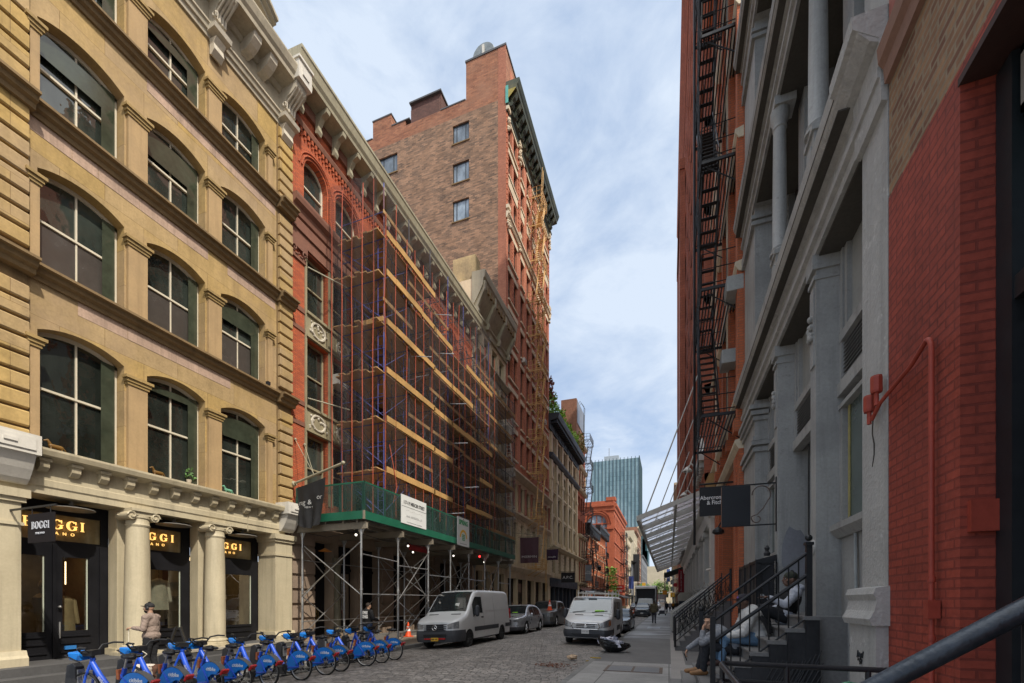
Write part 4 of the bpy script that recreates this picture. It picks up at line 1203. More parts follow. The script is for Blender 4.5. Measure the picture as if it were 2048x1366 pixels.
 for q, z in enumerate(decks):
  dk = MB(); Ye = ys[-1] if z < 16 else ys[2]
  y = Y0 - .12;
  for k in range(8):
   x0 = xi + .05 + k * .262
   dk.box(x0, x0 + .25, Y0 - .38 + r.uniform(-.22, .12), Ye + .1, z - .045 + r.uniform(-.004, .004), z)
  dk.build('walkway', m_plankd, t)
  fa = MB()
  for i, (a, c) in enumerate(zip(ys, ys[1:])):
   if c > Ye + .1: break
   s = r.uniform(-.05, .05)
   if r.random() < .12 and i: continue
   fa.cut().box(xo + .18, xo + .225, a + .02 - .1 * (i == 0), c + .12, z - .10 + s, z + .14 + s)
   if i % 3 == 0: fa.cut().box(xo + .23, xo + .27, a + .5, c + .7, z - .14 + s, z + .12 + s)
  if q == 3: fa.cut().box(xm + .3, xo + .2, Y0 - .34, Y0 - .29, z - .09, z + .10)
  fa.build('toe_board', m_plank, t)
  ga = MB()
  for i, (a, c) in enumerate(zip(ys, ys[1:])):
   if c > Ye + .1 or r.random() < .25: continue
   s = r.uniform(-.06, .06); ga.cut().box(xo + .03, xo + .07, a - .1, c + r.uniform(-.1, .3), z + .88 + s, z + 1.03 + s)
   if r.random() < .6: ga.cut().box(xm - .02, xm + .02, a, c, z - .30 + s, z - .08 + s)
  ga.build('guard_board', m_plankd, t)
 f2 = MB(); d2 = MB(); s2 = MB()
 for y in (26.6, 28.3, 30.0, 31.6):
  for x in (-11.2, -12.7): s2.cyl((x, y, Z0), (x, y, 17.0), .026, n=6)
 for z in (6.6, 8.4, 10.3, 12.2, 14.1, 16.0):
  d2.cut(); f2.cut()
  for k in range(5): d2.box(-12.65 + k * .28, -12.4 + k * .28, 26.3, 31.9, z - .045, z)
  f2.box(-11.16, -11.12, 26.3, 31.9, z - .06, z + .15)
  s2.cyl((-11.2, 26.6, z + .95), (-11.2, 31.6, z + .95), .018, n=5); s2.cyl((-11.2, 26.6, z), (-11.2, 28.3, z + 1.8), .014, n=5); s2.cyl((-11.2, 30, z), (-11.2, 28.3, z + 1.8), .014, n=5)
 d2.build('far_walkway', m_plankd, t); f2.build('far_toe_board', m_plank, t); s2.build('far_tube', m_dk_st, t)
 Yn = ys[-1] + .1
 ne = MB()
 def sheet(P0, P1, z0, z1, sag):
  n = 14
  for i in range(n):
   a, c = i / n, (i + 1) / n
   for j in range(6):
    e, g = j / 6, (j + 1) / 6
    def pt(s, v):
     off = sag * math.sin(s * math.pi * 5 + v * 3) * .06
     return (P0[0] + (P1[0] - P0[0]) * s + off * (P1[1] - P0[1] > .5), P0[1] + (P1[1] - P0[1]) * s + off * (abs(P1[0] - P0[0]) > .5), z0 + (z1 - z0) * v)
    ne.face(pt(a, e), pt(c, e), pt(c, g), pt(a, g))
 sheet((xo + .17, Y0 - .1), (xo + .17, Yn), 6.2, 18.55, 1); ne.cut(); sheet((xi - .1, Y0 - .66), (xo + .17, Y0 - .66), 6.2, 18.6, 1)
 ne.cut(); sheet((-11.05, 26.6), (-11.05, 31.9), 6.2, 16.8, 1)
 ne.build('debris_netting', m_net, t, smooth=True)
 co = MB()
 for k in range(17):
  y = Y0 - .1 + k * .72 + r.uniform(-.08, .08)
  z1 = 18.5 - r.random() * 1.2 - (k > 8) * .5
  pts = []
  zz = 5.2 + r.random() * .7
  m_ = 7
  for i in range(m_ + 1):
   pts.append((xo + .19 + r.uniform(-.015, .02), y + r.uniform(-.06, .06) * (i > 0), zz + (z1 - zz) * i / m_))
  co.cut().tube(pts, .016, 5)
 for k in range(5):
  x = xi + .1 + k * .5
  co.cut().tube([(x + r.uniform(-.03, .03), Y0 - .68, 5.1 + (18.3 - 5.1) * i / 6) for i in range(7)], .019, 5)
 co.tube([(xo + .2, Y0 + .1, 8.2), (xo + .28, Y0 + .5, 6.6), (xo + .2, Y0 + .35, 5.9)], .019, 5)
 co.build('orange_cord', m_cord, t)
 return t
scaffold()
def flag_cloth(x0, x1, y0, y1, z0, z1, sw, n=24, m=14, fold=None, plane='S', seed=1):
 """hanging cloth with folds; spans x0..x1 at y0 (plane S)"""
 g = MB(); r = random.Random(seed); ph = [r.random() * 6 for _ in range(4)]
 rows = []
 for j in range(m + 1):
  v = j / m; row = []
  for i in range(n + 1):
   u = i / n
   d = sw * v * (math.sin(u * 9 + ph[0] + v * 2) + .6 * math.sin(u * 17 + ph[1] - v * 3)) + sw * .5 * math.sin(u * 4 + ph[2])
   z = z1 + (z0 - z1) * v - .04 * math.sin(u * math.pi) * (1 - v)
   x = x0 + (x1 - x0) * u
   if fold: x, z = fold(u, v, x, z)
   row.append((x, y0 + d, z))
  rows.append(row)
 for a, c in zip(rows, rows[1:]):
  for i in range(n): g.face(a[i], a[i + 1], c[i + 1], c[i])
 return g
def left_flags():
 t = thing('black_flag', 'black cloth flag with white lettering draped over the near corner of the shed', 'flag', (-12.9, 12.55, 6.2))
 def fold(u, v, x, z): return x + (1 - u) * 0 - .28 * v * v * u + .1 * v * (1 - u), z + .25 * u * (1 - v) - .12 * math.sin(u * 3.1) * v
 g = flag_cloth(-12.82, -11.5, 12.5, 12.5, 4.62, 6.02, .055, 30, 18, fold, seed=4); g.build('cloth', M('black_flag_cloth', (.012, .012, .013), .75, .3, 3, 12, .3), t, smooth=True)
 drape(text('rag &', .25, (-12.38, 12.38, 5.42), 'S', m_whiteink, t, sx=1.1, ext=.001), g)
 drape(text('or', .25, (-11.72, 12.38, 5.58), 'S', m_whiteink, t, sx=1.1, ext=.001), g)
 drape(text('NEW Y', .10, (-12.2, 12.38, 5.24), 'S', m_whiteink, t, ext=.001), g)
 p = MB(); p.cyl((XL + .1, 12.78, 6.25), (-10.9, 12.62, 6.72), .045, n=10); p.sphere((-10.82, 12.61, 6.74), .07, 10, 8); p.cyl((XL, 12.8, 6.2), (XL + .2, 12.78, 6.28), .1, n=10)
 p.build('pole', m_corn, t, smooth=True)
 s = MB()
 for a, z in ((12.95, 8.0), (13.4, 7.95)):
  s.cut().tube([(XL + .05, a, z), (-12.2, 12.68, 6.5)], .011, 5); s.sphere((XL + .06, a, z), .05, 8, 6)
 s.build('stay', m_corn, t)
 def banner(x0, x1, y, z0, z1, cloth, words, size, lab, nm, wz, sx=1.0, pole=True):
  t = thing(nm, lab, 'banner', ((x0 + x1) / 2, y, z0))
  g = flag_cloth(x0, x1, y, y, z0, z1, .05, 22, 12, lambda u, v, x, z: (x + (.5 - u) * .12 * v, z), seed=int(y)); g.build('cloth', cloth, t, smooth=True)
  drape(text(words, size, ((x0 + x1) / 2, y - .18, wz), 'S', m_whiteink, t, sx=sx, ext=.001), g)
  p = MB(); p.cyl((XL, y, z1 + .5), (x1 + .3, y, z1 + .08), .03, n=8); p.cyl((x0 - .2, y, z1 + .04), (x1 + .3, y, z1 + .04), .025, n=8); p.build('pole', m_corn, t)
  w = MB(); w.cyl((XL, y, z1 + 2.3), (x0 + (x1 - x0) * .6, y, z1 + .06), .012, n=5); w.build('stay', m_corn, t)
 pur = M('maroon_banner_cloth', (.075, .034, .045), .7, .2, 2, 10, .2); pur2 = M('purple_banner_cloth', (.040, .016, .045), .7, .2, 2, 10, .2)
 banner(-12.65, -10.9, 37.6, 5.3, 7.6, pur, 'MEERMIN', .28, 'large maroon banner hanging from the tall brick tower', 'maroon_banner', 5.85, 1.2)
 banner(-12.8, -11.4, 47.0, 6.4, 7.6, pur2, 'jmclaughlin', .26, 'smaller dark purple banner between the tower and the black name board', 'purple_banner', 6.75, .8)
left_flags()
def fire_escape(b, T, u0, u1, levels, dep, mat, w0=.05, stair_dir=1, r=.022, slats=9, rail_h=1.0, stair=True, alt=False, name='fire_escape'):
 m = MB(T)
 for i, z in enumerate(levels):
  if stair and i + 1 < len(levels):
   z2 = levels[i + 1]
   sd = stair_dir * (-1 if (alt and i % 2) else 1)
   a, c = (u0 + .5, u1 - .5) if sd > 0 else (u1 - .5, u0 + .5)
   for dw in (dep * .48, dep * .96):
    m.cyl((w0 + dw, a, z), (w0 + dw, c, z2), r * 1.6, n=5)
    m.cyl((w0 + dw, a, z + .75), (w0 + dw, c, z2 + .75), r, n=5)
    for k in (1, 2, 3): m.cyl((w0 + dw, a + (c - a) * k / 4, z + (z2 - z) * k / 4), (w0 + dw, a + (c - a) * k / 4, z + (z2 - z) * k / 4 + .75), r * .7, n=4)
   for k in range(1, 13):
    f = k / 13; uu = a + (c - a) * f; zz = z + (z2 - z) * f
    m.box(w0 + dep * .48, w0 + dep * .96, uu - .06, uu + .06, zz - .01, zz + .008)
  for u in (u0 + .15, u1 - .15): m.cyl((w0 - .04, u, z - .75), (w0 + dep * .85, u, z - .06), r, n=5)
 fe = m.build(name, mat, b)
 for i, z in enumerate(levels):
  l = MB(T)
  for k in range(slats + 1):
   ww = w0 + dep * k / slats
   l.box(ww - .018, ww + .018, u0, u1, z - .03, z)
  l.box(w0, w0 + dep, u0 - .02, u0 + .03, z - .07, z + .01); l.box(w0, w0 + dep, u1 - .03, u1 + .02, z - .07, z + .01)
  for h in (rail_h, rail_h * .55, rail_h * .12):
   l.cyl((w0 + dep, u0, z + h), (w0 + dep, u1, z + h), r * .8, n=4); l.cyl((w0, u0, z + h), (w0 + dep, u0, z + h), r * .8, n=4); l.cyl((w0, u1, z + h), (w0 + dep, u1, z + h), r * .8, n=4)
  n = max(3, int((u1 - u0) / .3))
  for k in range(n + 1):
   u = u0 + (u1 - u0) * k / n; l.cyl((w0 + dep, u, z), (w0 + dep, u, z + rail_h), r * .6, n=4)
  for k in range(4): l.cyl((w0 + dep * k / 3, u0, z), (w0 + dep * k / 3, u0, z + rail_h), r * .6, n=4)
  l.build('landing', mat, fe)
 return fe
def cornice_building():
 Y0, Y1 = 28.98, 35.95
 b = thing('bracketed_building', 'narrow grey-cream building with a deep bracketed cornice between the arcade and the tall tower', 'building', (XL, 32.5, .12))
 T = TL(XL); ops = []
 for (z0, z1) in ((1.0, 4.2), (5.6, 8.6), (9.7, 12.3), (13.4, 16.0), (17.0, 19.4), (20.2, 22.2)):
  for u in (29.6, 31.2, 32.8, 34.4): ops.append((u, u + 1.15, z0, z1, 0 if z0 > 2 else 0, .4))
 w = MB(T); facade(w, Y0, Y1, .1, 23.6, ops, .4); shell(w, Y0, Y1, .1, 25.2, 12); w.build('wall', m_apc, b)
 for o in ops: window(b, 'L', XL, (o[0] + o[1]) / 2, o[2], 1.13, o[3] - o[2], .36, m_olived, m_gl, 0, 'sash', .07)
 p = MB()
 for z0, z1 in ((5.6, 8.6), (9.7, 12.3), (13.4, 16.0), (17.0, 19.4)):
  for u in (29.3, 30.97, 32.57, 34.17, 35.65):
   p.cut().lathe([(.16, 0), (.14, .1), (.12, .2), (.105, z1 - z0 - .2), (.15, z1 - z0 - .1), (.17, z1 - z0)], (XL + .12, u, z0), 10)
 p.build('column', m_farcream, b, smooth=True)
 lg = MB(T)
 for z in (4.7, 9.1, 12.8, 16.4, 19.8): lg.cut().sweep([(0, z), (.2, z + .05), (.3, z + .2), (.42, z + .3), (.42, z + .38), (0, z + .42)], Y0, Y1 + .05)
 lg.build('storey_ledge', m_corn, b)
 sc = MB(T)
 for z in (9.1, 12.8, 16.4): sc.cut().sweep([(.0, z - .7), (.25, z - .65), (.35, z - .35), (.55, z - .05), (.6, z + .3), (0, z + .3)], Y1 - .35, Y1)
 sc.build('scroll_bracket', m_corn, b)
 c = MB(T); c.sweep([(0, 22.5), (.15, 22.5), (.18, 22.9), (.3, 23.0), (.3, 23.1), (0, 23.2)], Y0, Y1)
 c.sweep([(0, 23.2), (.12, 23.25), (.5, 23.9), (.85, 24.55), (.9, 25.0), (1.0, 25.1), (1.05, 25.5), (1.05, 25.6), (0, 25.65)], Y0 - .05, Y1 + .05)
 c.build('cornice', m_corn, b)
 k = MB(T); u = Y0 + .3
 while u < Y1 - .2:
  k.box(.5, .93, u, u + .28, 24.45, 24.9); u += .55
 k.build('cornice_slot', m_tand, b)
 br = MB(T)
 for u in (Y0 + .2, 31.2, 33.5, Y1 - .25):
  br.cut().sweep([(.1, 22.7), (.4, 22.65), (.5, 22.9), (.42, 23.2), (.6, 23.6), (.95, 24.3), (1.0, 24.9), (.2, 24.9)], u - .14, u + .14)
 br.build('bracket', m_corn, b)
 ch = MB(); ch.box(XL - 1.6, XL + .2, Y0 + .1, Y0 + 1.0, 25.3, 27.0); ch.build('chimney', M('ochre_render', (.40, .31, .16), .85, .4, 1.2, 8, .3, grime=(.16, .13, .10)), b)
 fire_escape(b, T, 33.4, 35.4, [5.3, 8.9, 12.6, 16.2], 1.0, m_whitei, stair_dir=-1, r=.02)
 return b
cornice_building()
def tower():
 Y0, Y1, DEP = 36.0, 50.6, 15.6
 X2 = XL - DEP
 b = thing('brick_tower', 'tall brick tower with a bare brown side wall, stepped parapet and dark cornice', 'building', (XL, 43.3, .12))
 T = TL(XL); ZR = 47.1
 cols = [36.55, 38.0, 40.0, 41.9]; cols = cols + [86.6 - c - .95 for c in reversed(cols)]
 fl = [(10.4, 12.7), (14.9, 17.3), (18.35, 20.75), (21.8, 24.2), (25.25, 27.65), (28.7, 31.1), (32.15, 34.55), (36.2, 38.4), (39.6, 41.5), (42.4, 44.4)]
 ops = []
 for i, (z0, z1) in enumerate(fl):
  for u in cols: ops.append((u, u + .95, z0, z1, .475 if i == 7 else 0, .3))
 w = MB(T); facade(w, Y0, Y1, 13.9, 46.0, [o for o in ops if o[2] > 13.9], .3); w.build('front_wall', m_tower, b)
 for o in ops: window(b, 'L', XL, (o[0] + o[1]) / 2, o[2], .93, o[3] - o[2], .26, M('dark_sash', (.05, .045, .04), .5), m_gl2, o[4] * .98, 'sash', .06)
 bs = MB(T); bo = [o for o in ops if o[2] < 13.9]
 low = []
 for u in cols: low.append((u - .05, u + 1.0, 6.3, 9.2, 0, .35))
 shop = [(36.4, 38.9, .3, 4.0, 0, .5), (39.2, 41.6, .3, 4.0, 0, .5), (42.1, 44.5, .12, 4.0, 0, .5), (45, 47.4, .3, 4.0, 0, .5), (47.7, 50.2, .3, 4.0, 0, .5)]
 facade(bs, Y0, Y1, .1, 13.9, bo + low + shop, .35, .012); bs.build('stone_base', m_apc, b)
 for o in low: window(b, 'L', XL, (o[0] + o[1]) / 2, o[2], 1.03, 2.9, .3, M('dark_sash', (.05, .045, .04)), m_gl2, 0, 'sash', .06)
 rj = MB(T)
 z = 5.2
 while z < 9.6:
  us = [Y0] + sum([[o[0], o[1]] for o in low], []) + [Y1]
  for a, c in zip(us[::2], us[1::2]):
   if c - a > .08: rj.box(.012, .07, a + .01, c - .01, z, z + .36)
  z += .42
 rj.build('rusticated_course', m_apc, b)
 sp = MB(T)
 for s in shop:
  sp.cut().face((-.45, s[0], s[2]), (-.45, s[1], s[2]), (-.45, s[1], s[3]), (-.45, s[0], s[3]))
  for k in range(4): sp.box(-.45, -.38, s[0] + (s[1] - s[0]) * k / 3 - .04, s[0] + (s[1] - s[0]) * k / 3 + .04, s[2], s[3])
  sp.box(-.45, -.37, s[0], s[1], 2.6, 2.72)
 sp.build('shopfront', M('brown_black_shopfront', (.03, .022, .016), .4, .3), b)
 pr = MB(T)
 for y in (40.0, 40.9): pr.cut().box(-.36, -.34, y - .4, y + .35, 2.75, 3.6)
 pr.build('poster', M('faint_poster', (.32, .24, .2), .6), b)
 pk = MB()
 for u in (36.3, 37.75, 39.4, 41.3, 43.3, 45.2, 47.2, 48.8, 50.3): pk.cut().lathe([(.2, 0), (.15, .12), (.13, 2.3), (.2, 2.5)], (XL + .06, u, 10.3), 8)
 pk.build('engaged_column', M('rose_granite', (.30, .12, .08), .6, .2), b, smooth=True)
 lg = MB(T)
 for z, e in ((4.6, .35), (9.6, .3), (13.2, .55), (35.4, .3)): lg.cut().sweep([(0, z), (.1, z + .02), (e * .7, z + .25), (e, z + .35), (e, z + .5), (0, z + .56)], Y0 - .02, Y1 + .02)
 lg.build('stone_ledge', m_lint, b)
 ln = MB(T); sl = MB(T)
 for i, (z0, z1) in enumerate(fl):
  if i == 0: continue
  for a, c in ((cols[0], cols[1] + .95), (cols[2], cols[2] + .95), (cols[3], cols[3] + .95), (cols[4], cols[4] + .95), (cols[5], cols[5] + .95), (cols[6], cols[7] + .95)):
   ln.cut(); sl.cut()
   if i != 7: ln.box(0, .07, a - .12, c + .12, z1 + .01, z1 + .42)
   sl.box(0, .13, a - .1, c + .1, z0 - .16, z0 - .01)
   if i in (7, 8): ln.box(0, .06, a - .05, c + .05, z0 - 1.0 if i == 8 else z0 - .6, z0 - .2)
 ln.build('lintel', m_lint, b); sl.build('sill', m_lint, b)
 rp = MB(T)
 for (z0, z1) in fl[1:7]:
  for u in (cols[0] + .97, cols[6] + .97):
   z = z0; rp.cut()
   while z < z1 - .1: rp.box(0, .05, u, u + .46, z, z + .24); z += .32
 for u in (36.1, 39.2, 47.0, 50.15):
  z = 36.2; rp.cut()
  while z < 44.5: rp.box(0, .08, u, u + .3, z, z + .35); z += .45
 rp.build('ribbed_pier', m_tower, b)
 or_ = MB(T)
 for u in (36.25, 39.35, 47.15, 50.3):
  for z in (34.6, 43.2):
   or_.cut()
   for k in range(14): or_.sphere((.1 + rnd.random() * .12, u + rnd.uniform(-.22, .22), z + rnd.uniform(0, 1.6)), rnd.uniform(.08, .17), 7, 5)
   or_.box(0, .28, u - .28, u + .28, z + 1.6, z + 1.9)
 or_.build('carved_ornament', m_lint, b)
 c = MB(T); c.sweep([(0, 44.7), (.12, 44.7), (.15, 45.05), (.35, 45.2), (.35, 45.35), (0, 45.4)], Y0 + .02, Y1)
 c.sweep([(0, 46.25), (.95, 46.35), (1.0, 46.6), (1.1, 46.75), (1.22, 47.05), (1.24, 47.15), (0, 47.2)], Y0 - .02, Y1 + .05)
 c.build('cornice', m_greencorn, b)
 br = MB(T); u = Y0 + .25
 while u < Y1 - .1:
  br.cut().sweep([(.1, 45.25), (.45, 45.25), (.6, 45.45), (.5, 45.7), (.75, 45.95), (.93, 46.34), (.1, 46.34)], u, u + .42); u += .95
 br.build('bracket', m_greencorn, b)
 v = MB(); v.box(XL - .03, XL + .22, Y0 - .07, Y0 - .02, 45.3, 46.8); v.build('verdigris_end', m_verd, b)
 ye = MB(T); ye.sweep([(.02, 45.5), (.9, 46.3), (.9, 46.4), (.02, 46.4)], Y0 - .05, Y0 - .021); ye.build('cornice_end', M('ochre_copper', (.30, .24, .05), .6, .3, 2), b)
 TS_ = TS(Y0)
 so = [(-18.6, -16.95, 43.5, 45.2, 0, .2), (-18.6, -16.95, 39.9, 41.7, 0, .2), (-18.6, -16.95, 36.4, 38.3, 0, .2), (-26.6, -24.5, 43.1, 44.9, 0, .2)]
 s = MB(TS_); facade(s, X2, -14.15, .1, 45.9, so, .2, .004); s.build('side_wall', m_tower_side, b)
 s = MB(TS_); facade(s, -14.15, XL, .1, 50.5, [], .2, .006); s.build('corner_strip', m_tower_corner, b)
 par = MB(TS_)
 par.face((.004, X2, 45.9), (.004, -14.15, 45.9), (.004, -14.15, 47.1), (.004, X2, 47.1))
 par.build('parapet_wall', m_tower_top, b)
 for o in so:
  window(b, 'S', Y0, (o[0] + o[1]) / 2, o[2], o[1] - o[0] - .02, o[3] - o[2], .15, M('dark_frame', (.03, .03, .028), .5), m_glb, 0, 'tri', .07)
  sl = MB(TS_); sl.box(0, .08, o[0] - .08, o[1] + .08, o[2] - .1, o[2]); sl.build('side_sill', m_tand, b)
 bx = MB(); bx.box(X2, XL - .55, Y0 + .45, Y1, .1, 46.4); bx.build('core', m_tower_side, b)
 par2 = MB(); par2.box(X2, -14.2, Y0 + .03, Y0 + .35, 46.4, 47.12); par2.box(X2, XL - .4, Y1 - .3, Y1, 46.4, 47.12); par2.build('parapet', m_tower_top, b)
 bk = MB()
 bk.box(-17.25, XL - .06, Y0 + .008, Y0 + 9.2, 45.95, 50.46); bk.build('rooftop_block', m_tower_top, b)
 bk = MB(); bk.box(-23.1, -19.9, Y0 + .2, Y0 + 4.0, 46.3, 49.0); bk.build('roof_tank_house', brick('dark_purple_brick', (.15, .07, .055), (.11, .055, .045), (.10, .07, .06), rough=.9), b)
 bk = MB(); bk.box(-23.0, -19.95, Y0 - .0, Y0 + .22, 46.9, 48.3); bk.build('chimney_face', brick('dark_purple_brick', (.15, .07, .055), (.11, .055, .045), (.10, .07, .06)), b)
 bk = MB(); bk.box(-27.3, -25.2, Y0 + .0, Y0 + 1.4, 46.8, 48.75); bk.box(-25.2, -23.6, Y0, Y0 + .5, 46.9, 47.6); bk.build('chimney', m_tower_top, b)
 cp = MB()
 cp.box(-17.32, XL + .02, Y0 - .05, Y0 + 9.3, 50.46, 50.62); cp.box(-23.18, -19.8, Y0 - .03, Y0 + 4.1, 49.0, 49.14); cp.box(-27.36, -25.14, Y0 - .04, Y0 + 1.45, 48.75, 48.87); cp.box(X2, -27.36, Y0 - .04, Y0 + .4, 47.12, 47.22); cp.box(-19.85, -17.3, Y0 - .04, Y0 + .4, 47.12, 47.22); cp.box(-25.14, -23.15, Y0 - .04, Y0 + .5, 47.6, 47.7)
 cp.build('coping', M('dark_coping', (.08, .08, .085), .6), b)
 pn = MB(T)
 for u in (Y0 + 1.2, Y0 + 3.4, Y0 + 5.6): pn.cut().box(-.06, -.03, u, u + 1.5, 47.6, 49.6)
 pn.build('block_panel', m_tower, b)
 f = MB(); f.lathe([(.0, -.1), (1.05, -.1), (1.1, .0), (1.05, .1), (.9, .02), (.0, .02)], (-15.9, Y0 + .9, 51.6), 24, 'y')
 fo = f.build('roof_fan', M('fan_steel', (.20, .22, .22), .4, .3, 3, metal=.5), b, smooth=True)
 f = MB(); f.box(-16.0, -15.8, Y0 + .7, Y0 + .85, 50.9, 52.4); f.box(-16.4, -15.4, Y0 + .6, Y0 + 1.3, 50.6, 50.8); f.build('fan_stand', m_whitei, fo)
 fire_escape(b, T, 42.2, 44.4, [5.2, 10.2, 14.7, 18.1, 21.6, 25.0, 28.5, 31.9, 36.0, 39.5, 42.3], 1.35, m_ochre, stair_dir=1, r=.034, slats=7, alt=False)
 la = MB(T)
 for u in (43.9, 44.3): la.cyl((.9, u, 42.3), (1.1, u, 47.6), .035, n=5)
 for k in range(14): la.cyl((.95, 43.9, 42.6 + k * .35), (.95, 44.3, 42.6 + k * .35), .018, n=4)
 for u in (44.6, 45.0): la.cyl((1.2, u, 2.9), (1.2, u, 9.8), .03, n=5)
 la.build('gooseneck_ladder', m_ochre, b)
 return b
tower()
ac(XL + .05, 40.55, 31.9 - 7.0, 'white window air conditioner on the tower front left of the ochre fire escape')
ac(XL + .05, 48.0, 21.9, 'white window air conditioner on the tower front right of the ochre fire escape')
def apc_building():
 Y0, Y1 = 50.65, 67.75
 b = thing('limestone_building', 'cream limestone building with arched windows, a blackened cornice and a dark navy shopfront', 'building', (XL, 59.2, .12))
 T = TL(XL); cols = [51.6 + 3.15 * i for i in range(5)]; ops = []
 rows = [(5.4, 8.1, 0), (9.3, 12.0, 0), (12.7, 15.0, 0), (15.6, 18.5, .7), (19.9, 22.0, 0)]
 for (z0, z1, r) in rows:
  for u in cols: ops.append((u + .35, u + 1.75, z0, z1, r, .35))
 ops.append((51.2, 67.2, .3, 4.2, 0, .5))
 w = MB(T); facade(w, Y0, Y1, .1, 22.4, ops, .35); shell(w, Y0, Y1, .1, 24.2, 16); w.build('wall', m_apc, b)
 for o in ops[:-1]: window(b, 'L', XL, (o[0] + o[1]) / 2, o[2], 1.38, o[3] - o[2], .3, m_navy, m_gl2, o[4], 'sash', .07)
 p = MB(T)
 for u in [51.1] + [c + 2.0 for c in cols]:
  p.cut().box(0, .2, u, u + .75, 8.9, 15.6); p.box(0, .28, u - .1, u + .85, 16.6, 17.0); p.box(0, .2, u, u + .75, 15.6, 18.9); p.box(0, .18, u + .05, u + .7, 19.7, 22.2)
  p.box(0, .26, u - .06, u + .81, 8.75, 9.3)
 p.build('pilaster', m_apc, b)
 rj = MB(T); z = 4.9
 while z < 8.2:
  us = [Y0] + sum([[o[0], o[1]] for o in ops[:5]], []) + [Y1]
  for a, c in zip(us[::2], us[1::2]): rj.box(0, .07, a, c, z, z + .4)
  z += .46
 rj.build('rusticated_course', m_apc, b)
 l = MB(T); l.sweep([(0, 8.2), (.2, 8.25), (.5, 8.55), (.5, 8.7), (0, 8.75)], Y0, Y1)
 for z in (12.25, 15.2): l.box(0, .1, Y0, Y1, z, z + .2)
 l.build('limestone_ledge', m_apc, b)
 c = MB(T); c.sweep([(0, 19.0), (.2, 19.05), (.45, 19.35), (.5, 19.55), (0, 19.65)], Y0, Y1)
 c.sweep([(0, 22.3), (.2, 22.3), (.22, 23.2), (1.15, 23.4), (1.25, 23.7), (1.3, 24.0), (0, 24.1)], Y0 - .3, Y1 + .3)
 c.build('cornice', m_corn_b, b)
 d = MB(T); u = Y0
 while u < Y1: d.box(.2, 1.0, u, u + .28, 23.0, 23.42); u += .6
 u = Y0 + .4
 while u < Y1: d.box(.2, .26, u, u + 1.2, 22.5, 22.9); u += 1.7
 d.build('cornice_block', m_corn_b, b)
 s = MB(T); s.face((-.42, 51.2, .3), (-.42, 67.2, .3), (-.42, 67.2, 4.2), (-.42, 51.2, 4.2)); s.box(-.42, .08, 50.9, 67.5, 3.7, 4.75)
 for u in [51.2 + 2.28 * i for i in range(8)]: s.box(-.42, -.1, u - .14, u + .14, .3, 3.7); s.box(-.42, -.2, u + .9, u + 1.0, .3, 3.7)
 s.box(-.42, -.1, 51.2, 67.2, .12, .9)
 s.build('shopfront', m_navy, b)
 g = MB(T)
 for u in [51.2 + 2.28 * i for i in range(7)]: g.cut().face((-.38, u + .2, .95), (-.38, u + 2.1, .95), (-.38, u + 2.1, 3.5), (-.38, u + .2, 3.5))
 g.build('shop_glass', m_gl2, b)
 return b
apc_building()
def board_sign(nm, lab, x0, x1, y, z0, z1, mat, words=None, size=.3, ink=None, sx=1.0, arm=True, wall=XL, cat='sign', frame=None, spacing=1.0, th=.05):
 t = thing(nm, lab, cat, ((x0 + x1) / 2, y, z0))
 p = MB(); p.box(x0, x1, y - th / 2, y + th / 2, z0, z1); p.build('board', mat, t)
 if words: text(words, size, ((x0 + x1) / 2, y - th / 2 - .006, (z0 + z1) / 2), 'S', ink or m_whiteink, t, sx=sx, spacing=spacing)
 if arm:
  a = MB(); xe = x1 if abs(x1 - wall) > abs(x0 - wall) else x0
  a.cyl((wall, y, z1 + .1), (xe, y, z1 + .1), .03, n=6)
  for x in (x0 + .15, x1 - .15): a.cyl((x, y, z1), (x, y, z1 + .1), .012, n=5)
  a.build('arm', m_black, t)
 return t
board_sign('black_name_board', 'black board with three white initials hung over the navy shopfront', -13.2, -11.4, 56.0, 4.3, 5.6, M('black_board', (.012, .012, .013), .5), 'A.P.C.', .52, m_whiteink, 1.05)
board_sign('pink_sign', 'small pale pink board beside the awning past the navy shopfront', -13.0, -11.6, 69.0, 3.1, 4.0, M('pink_board', (.45, .27, .24), .6), 'SHOP' if False else None)
